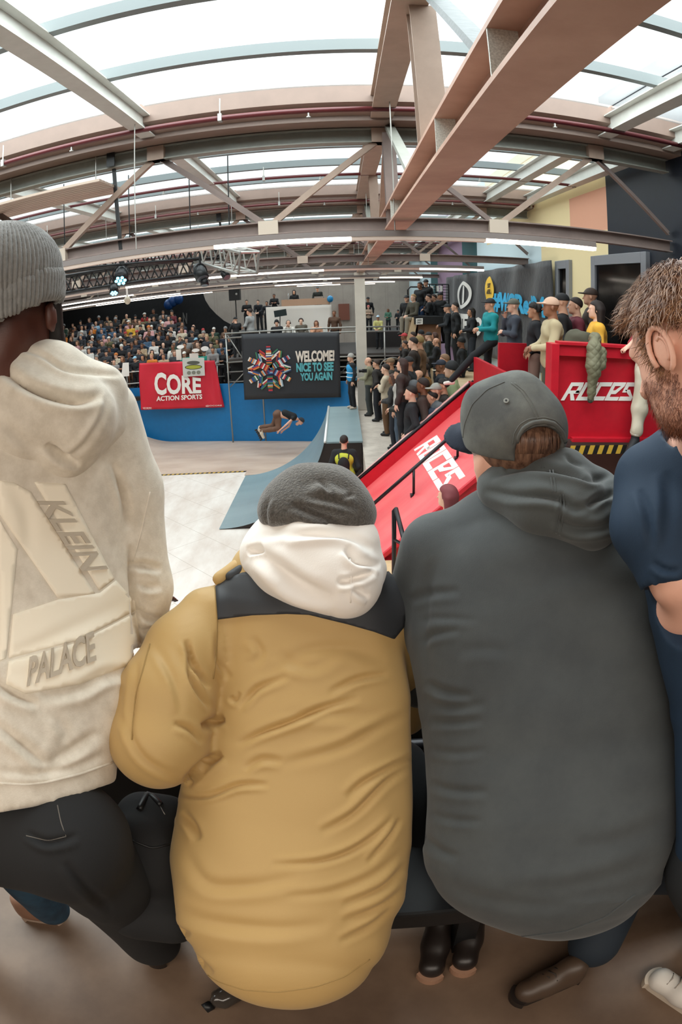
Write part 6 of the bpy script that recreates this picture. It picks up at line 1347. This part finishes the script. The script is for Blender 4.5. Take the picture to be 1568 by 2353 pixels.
pit = [(846, 830, 18.2, 'front', 1.3, '#8e8a72', 'bald', '#000', 'photographer with a shaved head in a khaki jacket beside the pillar', '#3b3e3d'),
 (865, 836, 17.4, 'pocket', 1.2, '#2a2523', 'short', '#3a2a22', 'person with brown hair and a dark backpack behind the khaki jacket', '#24242a'),
 (886, 848, 15.6, 'fold', 1.3, '#c3b39c', 'short', '#2b1f1b', 'person in a beige hooded top with coats over one arm', '#6b4d34'),
 (897, 835, 16.2, 'down', 1.3, '#3a3530', 'cap', '#7a6046', 'person in dark clothes with a brown cap behind the beige hooded top', '#1b1c20'),
 (903, 871, 14.2, 'front', 1.3, '#2c2a2b', 'long', '#4a2e24', 'person with long reddish brown hair holding a drink cup', '#262830'),
 (917, 859, 13.9, 'down', 1.2, '#b5b0aa', 'curly', '#1c1614', 'person with curly black hair in a pale grey hoodie', '#4c5a6a'),
 (925, 880, 12.8, 'front', 1.4, '#26241f', 'beanie', '#b47a42', 'bearded person in a black coat and orange-brown beanie', '#5a4a3a'),
 (937, 856, 13.4, 'down', 1.5, '#4a4038', 'curly', '#8d8070', 'person with a mottled grey and black patterned cap', '#1b1c20'),
 (924, 838, 15.0, 'down', 1.2, '#3b2f2c', 'long', '#3a2722', 'person with dark brown hair tied back behind the grey hoodie', '#1b1c20'),
 (938, 834, 14.8, 'down', 1.2, '#23252a', 'cap', '#191a1c', 'bearded person in a black cap and dark jacket, mid-crowd', '#1b1c20'),
 (953, 845, 13.6, 'down', 1.3, '#2f3238', 'cap', '#55565a', 'person in a dark grey cap and dark jacket before the bald head', '#1b1c20'),
 (961, 863, 12.6, 'down', 1.5, '#22242a', 'bald', '#000', 'bald pale person in dark navy in the middle of the pit crowd', '#1b1c20'),
 (975, 848, 13.3, 'down', 1.3, '#a8743a', 'short', '#241a17', 'person with dark hair in an orange-brown jacket', '#1b1c20'),
 (974, 833, 14.2, 'down', 1.4, '#332c2a', 'beanie', '#5d5048', 'person in a mottled brown knit hat behind the orange-brown jacket', '#1b1c20'),
 (944, 903, 10.9, 'pocket', 1.45, '#1b1c20', 'short', '#211815', 'person with dark beard and grey T-shirt under a black jacket, nearest by the ramp', '#1b1c20'),
 (950, 893, 11.5, 'down', 1.6, '#4f6f8a', 'beanie', '#5a5d60', 'person in a faded blue jacket and dark grey beanie', '#1b1c20'),
 (971, 886, 11.4, 'pocket', 1.3, '#3a2a24', 'short', '#2b1d18', 'bearded person in a chocolate brown hoodie', '#1b1c20'),
 (993, 913, 10.0, 'chin', 1.4, '#253042', 'short', '#211a18', 'person with glasses resting chin on hand beside the ramp', '#1b1c20'),
 (1002, 898, 10.5, 'down', 1.7, '#5a5e62', 'cap', '#9a9890', 'person in a pale grey cap beside the hand-on-chin onlooker', '#1b1c20'),
 (1018, 887, 10.9, 'down', 1.6, '#26221f', 'curly', '#1d1715', 'person with curly dark hair by the top of the ramp', '#1b1c20'),
 (1037, 850, 12.2, 'pocket', 1.4, '#9fae84', 'beanie', '#202124', 'person in a pale green hoodie and black beanie', '#1b1c20'),
 (1010, 855, 12.2, 'front', 1.3, '#b7a98f', 'cap', '#dcd0bc', 'person with moustache in a cream cap', '#1b1c20'),
 (1013, 841, 13.0, 'down', 1.4, '#2b3038', 'cap', '#252a38', 'person in a navy cap behind the cream cap', '#1b1c20'),
 (1021, 827, 13.9, 'down', 1.3, '#2f3138', 'short', '#8a6a50', 'person with cropped fair hair and a dark jacket', '#1b1c20'),
 (964, 820, 14.9, 'down', 1.3, '#2a2326', 'beanie', '#8a7074', 'person in a dusty pink beanie looking up left', '#1b1c20'),
 (1002, 785, 16.2, 'front', 1.3, '#1a1a1d', 'bald', '#000', 'shaven-headed person in a black coat with a white shirt', '#1b1c20'),
 (949, 788, 16.4, 'down', 1.3, '#2b221e', 'short', '#251a16', 'bearded person in a dark brown coat at the back of the pit', '#1b1c20'),
 (931, 791, 16.6, 'chin', 1.4, '#2a2725', 'short', '#2b1e19', 'person with hand to mouth at the back of the pit', '#1b1c20'),
 (929, 774, 17.6, 'down', 1.3, '#4a4340', 'cap', '#b03036', 'person in a red cap at the back of the pit', '#1b1c20'),
 (949, 771, 17.7, 'down', 1.2, '#35302e', 'short', '#2a1e19', 'person with dark hair rising behind the brown coat', '#1b1c20'),
 (967, 768, 17.6, 'down', 1.3, '#c9bfb0', 'beanie', '#1b1b1e', 'person in a white shirt and black beanie at the back of the pit', '#1b1c20'),
 (963, 786, 16.4, 'down', 1.3, '#6d5038', 'beanie', '#8a7448', 'person in an olive beanie and brown scarf', '#1b1c20'),
 (985, 772, 17.3, 'down', 1.2, '#2a2f2c', 'cap', '#1f2022', 'person in a black cap and dark patterned jacket behind the olive beanie', '#1b1c20'),
 (999, 772, 17.6, 'down', 1.2, '#2b2326', 'long', '#4a2f26', 'person with long brown hair behind the shaven head', '#1b1c20')]
for i, (px, py, D, ps, rz, tc, hk, hc, lab, tr) in enumerate(pit):
    if P(px, py, D=D)[1] < 11.05: D = 11.05/ray(px, py)[1]
    q = P(px, py, D=D); sxy = q[0] > 1.42 and 12.3 < q[1] < 18.4
    fl = 2.05 if not sxy else (2.4 if q[1] < 14.2 else 2.75 if q[1] < 15.8 else 3.05)
    s = (q[2]-fl)/1.625
    if not .86 < s < 1.2: s = min(1.2, max(.86, s)); fl_ = q[2]-1.625*s
    else: fl_ = fl
    if abs(fl_-fl) > .02:   # stand on the real floor at the distance that gives the seen head height
        d = ray(px, py); hh = fl+1.625*(1.0); D2 = (hh-EYE[2])/d[2]; D = D2 if abs(D2-D) < 4 else D; fl_ = fl
    at_head(px, py, D, TM, HM, ps, rz, tc, hk, hc, lab, None, floor=fl_ if fl_ == fl else None, trs=tr, skin_i=i)
# details held in the pit
q = P(838, 852, D=17.6); e = empty('photo_camera', tuple(q), 'small camera held by the khaki jacket by the pillar', 'camera'); MB().box(q-(.07, .03, .05), q+(.07, .03, .05)).build('camera_body', BLACK, e); MB().tube([q+(-.02, 0, 0), q+(-.16, -.03, -.0)], [.035, .045], 12).build('lens', BLACK, e)
q = P(905, 984, D=15.2)
# people on the red platform
PL = 4.05
right = [(1126, 700, 11.0, 'step', 1.75, '#0f8a90', 'cap', '#1b1d22', 'person in a teal fleece and black cap stretching one foot onto the ramp edge', '#14151a', 'platform'),
 (1180, 703, 9.9, 'chin', 1.5, '#3d4450', 'cap', '#5b5b50', 'person in a slate sweatshirt and camouflage cap, hand at chin', '#131419', 'p'),
 (1228, 715, 8.9, 'pocket', 1.4, '#17181e', 'curly', '#17120f', 'person with black tousled hair in a black high-neck jacket and mottled brown trousers', '#8a6c60', 'p'),
 (1266, 706, 7.3, 'front', 1.5, '#b5a685', 'cap', '#c9a58e', 'bearded person in a khaki hoodie and pinkish camouflage cap leaning on the red parapet', '#4a4a3c', 'p'),
 (1290, 695, 8.3, 'down', 1.2, '#18181b', 'cap', '#17171a', 'bearded person in a black shirt and black cap behind the khaki hoodie', '#1b1c20', 'p'),
 (1322, 703, 8.5, 'down', 1.4, '#6c2b38', 'short', '#2b1d19', 'person with short dark hair in a maroon shirt', '#1b1c20', 'p'),
 (1357, 682, 9.4, 'down', 1.2, '#3b302a', 'cap', '#3a2a22', 'tall person in a dark brown cap at the back of the red platform', '#1b1c20', 'p'),
 (1370, 712, 7.7, 'down', 1.3, '#e0a93a', 'long', '#241915', 'person with long dark hair in a mustard yellow T-shirt', '#1b1c20', 'p'),
 (1083, 717, 16.8, 'front', 1.6, '#16171b', 'long', '#191412', 'person with dark tied hair in black standing on the plywood platform', '#262b33', 3.6),
 (1060, 787, 15.6, 'down', 1.4, '#131417', 'beanie', '#131416', 'person all in black with a black beanie in front of the plywood platform', '#131417', 'g'),
 (1028, 708, 18.6, 'front', 1.4, '#1d2126', 'cap', '#24282c', 'person in a black jacket holding a phone beside the banner', '#131417', 3.6),
 (1046, 705, 18.2, 'down', 1.5, '#15171a', 'short', '#1d1614', 'person in black with short hair directly left of the ring print', '#15171a', 3.6)]
for i, (px, py, D, ps, rz, tc, hk, hc, lab, tr, fl) in enumerate(right):
    f = PL if fl in ('platform', 'p') else None if fl == 'g' else fl
    at_head(px, py, D, TM, HM, ps, rz, tc, hk, hc, lab, None, floor=f, trs=tr, skin_i=i+1, shoes='#e6e2da' if i == 0 else '#1c1b1b')
# quilted jacket hanging over the parapet
QJ = mat('quilted_olive', '#6f6c55', .7, bump=.3, bscale=60); 
qd = [(1368, 778, 6.16, .05), (1366, 800, 6.06, .085), (1364, 840, 6.02, .09), (1366, 855, 6.02, .08), (1362, 875, 6.04, .055), (1360, 900, 6.05, .05), (1358, 918, 6.06, .035)]
pr = [('c', P(a[0], a[1], Y=a[2]), P(b[0], b[1], Y=b[2]), a[3]*.9, b[3]*.9) for a, b in zip(qd, qd[1:])]
fv = lambda g: 0
Q_ = soft(pr+[('c', P(1384, 808, Y=6.05), P(1383, 840, Y=6.03), .05, .05), ('c', P(1368, 778, Y=6.16), P(1368, 790, Y=6.4), .07, .07)], .011, .02, 2)
Q_ = subdiv(Q_); qn = vnormals(*Q_); dq = (np.abs(np.sin((Q_[0][:, 0]+Q_[0][:, 2])*38))*np.abs(np.sin((Q_[0][:, 0]-Q_[0][:, 2])*38)))**.5*.008
e = empty('hanging_jacket', tuple(P(1360, 915, Y=6.05)), 'quilted olive jacket hanging over the red parapet', 'jacket'); body('jacket_cloth', (Q_[0]+qn*dq[:, None], Q_[1]), QJ, e)
body('cuff', soft([('c', P(1358, 912, Y=6.06), P(1357, 920, Y=6.06), .036, .034)], .01, .01), cm('#3a3a30'), e)
Q2 = soft([('c', P(1318, 772, Y=6.6), P(1345, 776, Y=6.5), .09, .08), ('c', P(1310, 785, Y=6.6), P(1348, 790, Y=6.5), .07, .07)], .014, .03); body('coat_bundle', (waves(Q2[0], Q2[1], .012, 30, 3), Q2[1]), cm('#4c4a3c'), None, label='crumpled dark olive coat lying behind the top rail of the red parapet', cat='coat')
# person sitting at the right end of the parapet, seen by trousers, shoe and hand
e = empty('person', tuple(P(1468, 1040, Y=6.0)), 'person in pale khaki trousers and black shoes at the right end of the red parapet', 'person')
a = P(1476, 860, Y=6.02); b = P(1470, 940, Y=5.98); c = P(1462, 990, Y=5.96)
body('body', soft([('c', a+(.1, .1, .5), a+(.05, .05, 0), .08, .08), ('c', a, b, .05, .05), ('c', b, c, .045, .04), ('c', a+(.1, .1, .5), a+(.1, .1, .75), .06, .06), ('e', a+(.1, .1, .9), (.08, .1, .12)), ('c', a+(.1, .1, .55), P(1446, 796, Y=6.1), .035, .026)]+hand_prims(P(1446, 796, Y=6.12), (-.6, -.3, -.2), (0, .3, -1), .8, 1.0), .012, .02), SKIN, e)
tq = soft([('c', a+(.08, .08, .1), a, .12, .09), ('c', a, b, .085, .09), ('c', b, c, .09, .075)], .012, .03); body('trousers', (waves(tq[0], tq[1], .01, 22, 8), tq[1]), cm('#bdb3a0'), e)
body('jacket', soft([('c', a+(.1, .1, .15), a+(.1, .1, .62), .14, .15), ('c', a+(.1, .1, .6), P(1452, 790, Y=6.14), .055, .05)], .014, .03), cm('#8c2a30'), e)
d = P(1444, 1040, Y=5.86); body('shoe', soft([('c', c+(0, 0, -.11), d, .055, .04), ('c', c+(0, 0, -.05), c+(0, 0, -.12), .05, .05)], .009, .01), cm('#17171a'), e)
MB().tube([c+(.055*math.cos(t), .055*math.sin(t), -.02+.012*math.sin(t)) for t in np.linspace(0, 6.28, 13)], .014, 6).build('sock_cuff', WHITE, e, smooth=True)
# person with a red-brown bob on the landing
at_head(1028, 1140, 6.2, TM, HM, 'front', .9, '#d9d2c8', 'long', '#6b2c30', 'person with reddish dark hair, only the head showing over the dark hoodie shoulder', None, floor=LZ-.2, trs='#22242a')
# steward, marshal in yellow, skater
e = at_head(806, 822, 18.6, TM, HM, 'down', 1.9, '#16181d', 'beanie', '#a7a39d', 'steward in a blue hi-vis vest and grey beanie standing on the quarter pipe deck', None, floor=2.2, trs='#14151a', shoes='#cbb6a4')
vest = soft([('c', (-.075, 0, 1.3), (.075, 0, 1.3), .14, .14), ('c', (-.06, 0, .98), (.06, 0, .98), .145, .145), ('c', (0, 0, 1.3), (0, 0, 1.0), .15, .15)], .016, .03); vm = mesh_from(*vest, 'vest'); pobj('hi_vis_vest', vm, cm('#2e93c8'), e)
for z in (1.02, 1.16): sb = MB(); sb.tube([(.215*math.cos(t), .155*math.sin(t), z) for t in np.linspace(0, 2*math.pi, 25)], .018, 6, False); o_ = sb.build('reflective_band', cm('#c9d4d8'), None, smooth=True); o_.parent = e
YB = 1.45
MB().box((-.5, 10.75, 0), (.41, 12.4, YB)).build('marshal_block', DKPLY, label='low dark block the yellow-vested marshal stands on behind the ramp', cat='block')
e = at_head(791, 1014, 11.3, TM, HM, 'pocket', -.1, '#17181b', 'short', '#241a16', 'marshal in a yellow hi-vis vest with a small black backpack', None, floor=YB, trs='#17181b')
pobj('hi_vis_vest', vm, cm('#c8cf45'), e)
bp = mesh_from(*soft([('e', (0, -.2, 1.2), (.12, .08, .17)), ('c', (-.05, -.2, 1.08), (.05, -.2, 1.08), .07, .07)], .014, .03), 'rucksack'); pobj('rucksack', bp, cm('#141517'), e)
for sg in (-1, 1): o_ = MB().tube([(sg*.09, -.17, 1.32), (sg*.1, -.1, 1.42), (sg*.09, .06, 1.42), (sg*.1, .14, 1.3)], .012, 6).build('strap', cm('#141517'), None); o_.parent = e
# skater bent in the air
SKY_ = 21.5
def S(px, py, dy=0): return P(px, py, Y=SKY_+dy)
e = empty('person', tuple(S(635, 1005)), 'inline skater crouched in mid-air in brown trousers, black T-shirt and helmet', 'person')
hip = S(638, 952); knee = S(640, 985, -.12); ank = S(603, 990, -.1); knee2 = S(628, 978, .15); ank2 = S(598, 982, .15); sh = S(674, 958); hd = S(692, 968); neck = S(683, 963)
fwd = np.array((.75, -.15, -.65)); HR_ = frame_of(fwd, (0.6, 0, .8))
body('body', soft(head_prims(hd, HR_, 1.0)+[('c', hip, sh, .11, .12), ('c', sh, neck, .08, .06), ('c', sh+(0, -.16, -.03), S(656, 978, -.3), .045, .038), ('c', S(656, 978, -.3), S(642, 990, -.3), .036, .028), ('c', sh+(0, .16, 0), S(664, 980, .3), .045, .035), ('c', S(664, 980, .3), S(650, 990, .3), .035, .028), ('c', knee, ank, .05, .04), ('c', knee2, ank2, .05, .04)]+hand_prims(S(642, 990, -.3), (-.5, 0, -.6), (0, .5, 0), .6)+hand_prims(S(650, 990, .3), (-.5, 0, -.6), (0, .5, 0), .6), .013, .02), SKIN, e)
q = soft([('c', hip+(-.02, -.05, 0), hip+(0, .07, 0), .15, .15), ('c', hip, knee, .13, .1), ('c', knee, ank, .1, .075), ('c', hip+(0, .1, 0), knee2, .12, .1), ('c', knee2, ank2, .1, .075)], .014, .03); body('trousers', (waves(q[0], q[1], .01, 20, 2), q[1]), cm('#6d4f3f'), e)
q = soft([('c', S(655, 950), sh, .14, .15), ('c', sh, sh+(0, -.17, -.02), .1, .075), ('c', sh, sh+(0, .17, 0), .1, .075)], .014, .03); body('t_shirt', q, cm('#15161a'), e)
body('helmet', soft([('e', hd+HR_@np.array((0, -.01, .045)), (.1, .12, .1), HR_)], .012, .01, 1, cut=lambda g: -(((g-hd)@HR_)[..., 2]-.02)), cm('#2b3038', .3), e)
for k, (an, dy) in enumerate(((ank, 0), (ank2, 0))):
    tdir = np.array((.35, 0, -.94)) if k == 0 else np.array((.5, 0, -.86)); b_ = soft([('c', an, an-(.03, 0, .1), .07, .065), ('c', an-(.03, 0, .1), an-(.03, 0, .1)+tdir*.16, .065, .05)], .012, .02); s_ = body('skate', b_, cm('#d9cdbb', .5), e)
    nrm = np.array((-tdir[2], 0, tdir[0]))*-1; base = an-(.03, 0, .1)-nrm*-.0+np.array((-.94, 0, -.35))*.085
    MB().bar(base-tdir*.08, base+tdir*.22, .02, .05).build('frame', BLACK, s_)
    for j in range(4): w_ = base+tdir*(-.05+.085*j)+np.array((-.94, 0, -.35))*.045; MB().tube([w_+(0, -.012, 0), w_+(0, .012, 0)], .032, 14).build('wheel', cm('#3a342f'), s_)
# ---- the commentary stage and those above it
st = [(636, 742, 24.9, 'front', 3.1, '#17181b', 'beanie', '#17181b', 'commentator in black with a black beanie and headset, leftmost at the desk', 3.42, 1),
 (663, 743, 24.9, 'cam', 3.1, '#e0dbd2', 'bald', '#000', 'bald commentator in a white shirt and headphones', 3.42, 1),
 (692, 738, 24.9, 'front', 3.2, '#5a5348', 'short', '#3a2820', 'commentator with brown hair, khaki shirt and headphones', 3.42, 1),
 (727, 743, 24.9, 'chin', 3.1, '#d59f7f', 'long', '#6b4230', 'commentator with auburn fringe in a peach top, rightmost at the desk', 3.42, 0),
 (768, 720, 24.6, 'down', 2.9, '#5a4030', 'short', '#5d4432', 'person in a brown jacket standing at the right end of the commentary desk', 3.42, 0),
 (573, 717, 24.6, 'front', 1.2, '#9b9c9b', 'short', '#2a1d18', 'camera operator in a grey sweatshirt at the left end of the stage', 3.42, 0),
 (541, 735, 24.8, 'cam', .6, '#17181b', 'cap', '#1b1b1d', 'photographer in black with camera raised, left end of the stage', 3.42, 0),
 (567, 694, 27.8, 'fold', 3.3, '#141518', 'short', '#211815', 'person in black standing high at the left behind the stage', 4.3, 0),
 (593, 694, 27.6, 'lean', 3.0, '#1d2027', 'short', '#261b17', 'person in a dark jacket leaning on the stage side rail', 4.3, 0),
 (613, 697, 28.0, 'down', 3.1, '#24262c', 'short', '#211815', 'person half hidden between the leaning one and the crossed arms', 4.3, 0),
 (630, 680, 27.8, 'fold', 3.1, '#141518', 'short', '#2b1e19', 'person in a black T-shirt with crossed arms beside the mixing desk', 4.62, 0),
 (676, 672, 28.3, 'front', 3.1, '#131417', 'hood', '#131417', 'person in a black hood behind the laptop on the mixing desk', 4.62, 0),
 (730, 664, 28.3, 'front', 3.1, '#20231f', 'cap', '#4c4f50', 'person in a dark camouflage jacket and grey cap at the mixer', 4.62, 0),
 (846, 688, 27.4, 'down', 2.9, '#121316', 'cap', '#1a1a1c', 'person in black with a black cap right behind the pillar', 4.1, 0),
 (847, 706, 26.9, 'fold', 3.0, '#b09a86', 'beanie', '#d97a74', 'person in a pale camouflage jacket and salmon pink beanie by the pillar', 4.1, 0),
 (869, 730, 25.4, 'lean', 2.8, '#c9c27c', 'cap', '#b7cddc', 'person in a pale yellow coat and light blue cap leaning over the rail', 3.42, 0),
 (892, 713, 26.7, 'front', 2.8, '#4f7a66', 'long', '#7a5a42', 'person in a green checked shirt at the scaffold rail', 4.1, 0),
 (915, 715, 26.6, 'front', 2.6, '#24272b', 'cap', '#17181a', 'person in a black patterned jacket and black cap at the right end of the scaffold', 4.1, 0)]
for i, (px, py, D, ps, rz, tc, hk, hc, lab, fl, hp) in enumerate(st):
    at_head(px, py, D, TM if ps in TM else TF, HM, ps, rz, tc, hk, hc, lab, None, floor=None if (hp or i in (3,)) else fl, trs='#1b1c20', skin_i=i, extra=hp)
MB().box((P(560, 690, Y=28)[0]-.3, 27.3, SZ), (P(625, 690, Y=28)[0]-.0, 29.3, 4.3)).build('side_riser', STANDM, label='dark riser at the left rear of the stage', cat='riser')
q = P(675, 768, Y=24.35); MB().box((P(625, 760, Y=24.4)[0], 24.2, SZ+.62), (P(745, 760, Y=24.4)[0], 24.7, SZ+.66)).build('commentary_desk', STANDM, label='dark desk in front of the seated commentators', cat='desk')
for k, (px, py, rz, sk) in enumerate([(950, 684, 2.2, 2), (935, 686, 2.6, 0)]):
    at_head(px, py, 20.2+k*.7, TM, HM, 'sit' if k == 0 else 'down', rz, ['#4a4538', '#15161a'][k], ['short', 'cap'][k], ['#a08058', '#17171a'][k], ['person with fair hair in a dark khaki jacket sitting on the black ramp top', 'person in black with a black cap behind the seated khaki jacket'][k], None, floor=[None, 4.0][k], trs=['#8a8274', '#15161a'][k], skin_i=sk)
for k, (px, py, tc, hk, hc, lab) in enumerate([(985, 684, '#1b1c1f', 'short', '#2a1c18', 'leftmost of the four heads by the black fence, dark hair'), (997, 684, '#202125', 'short', '#3a2820', 'second of the four heads by the black fence, brown hair'), (1003, 683, '#2a2b2e', 'cap', '#dcd8d0', 'onlooker in a white cap by the black fence'), (1012, 680, '#151618', 'cap', '#17181a', 'onlooker in a black cap at the right of the black fence'), (965, 656, '#14161a', 'short', '#1d1614', 'person in black and blue jeans standing high beside the black fence'), (979, 650, '#101113', 'cap', '#111214', 'tallest person in black with a cap behind the black fence')]):
    at_head(px, py, 20.6+.5*(k % 3), TM, HM, ['fold', 'front', 'phone', 'down', 'down', 'down'][k] if ['fold', 'front', 'phone', 'down', 'down', 'down'][k] in TM else 'front', 1.5+.2*k, tc, hk, hc, lab, None, floor=None, trs='#1f3a5c' if k == 4 else '#15161a', skin_i=k)
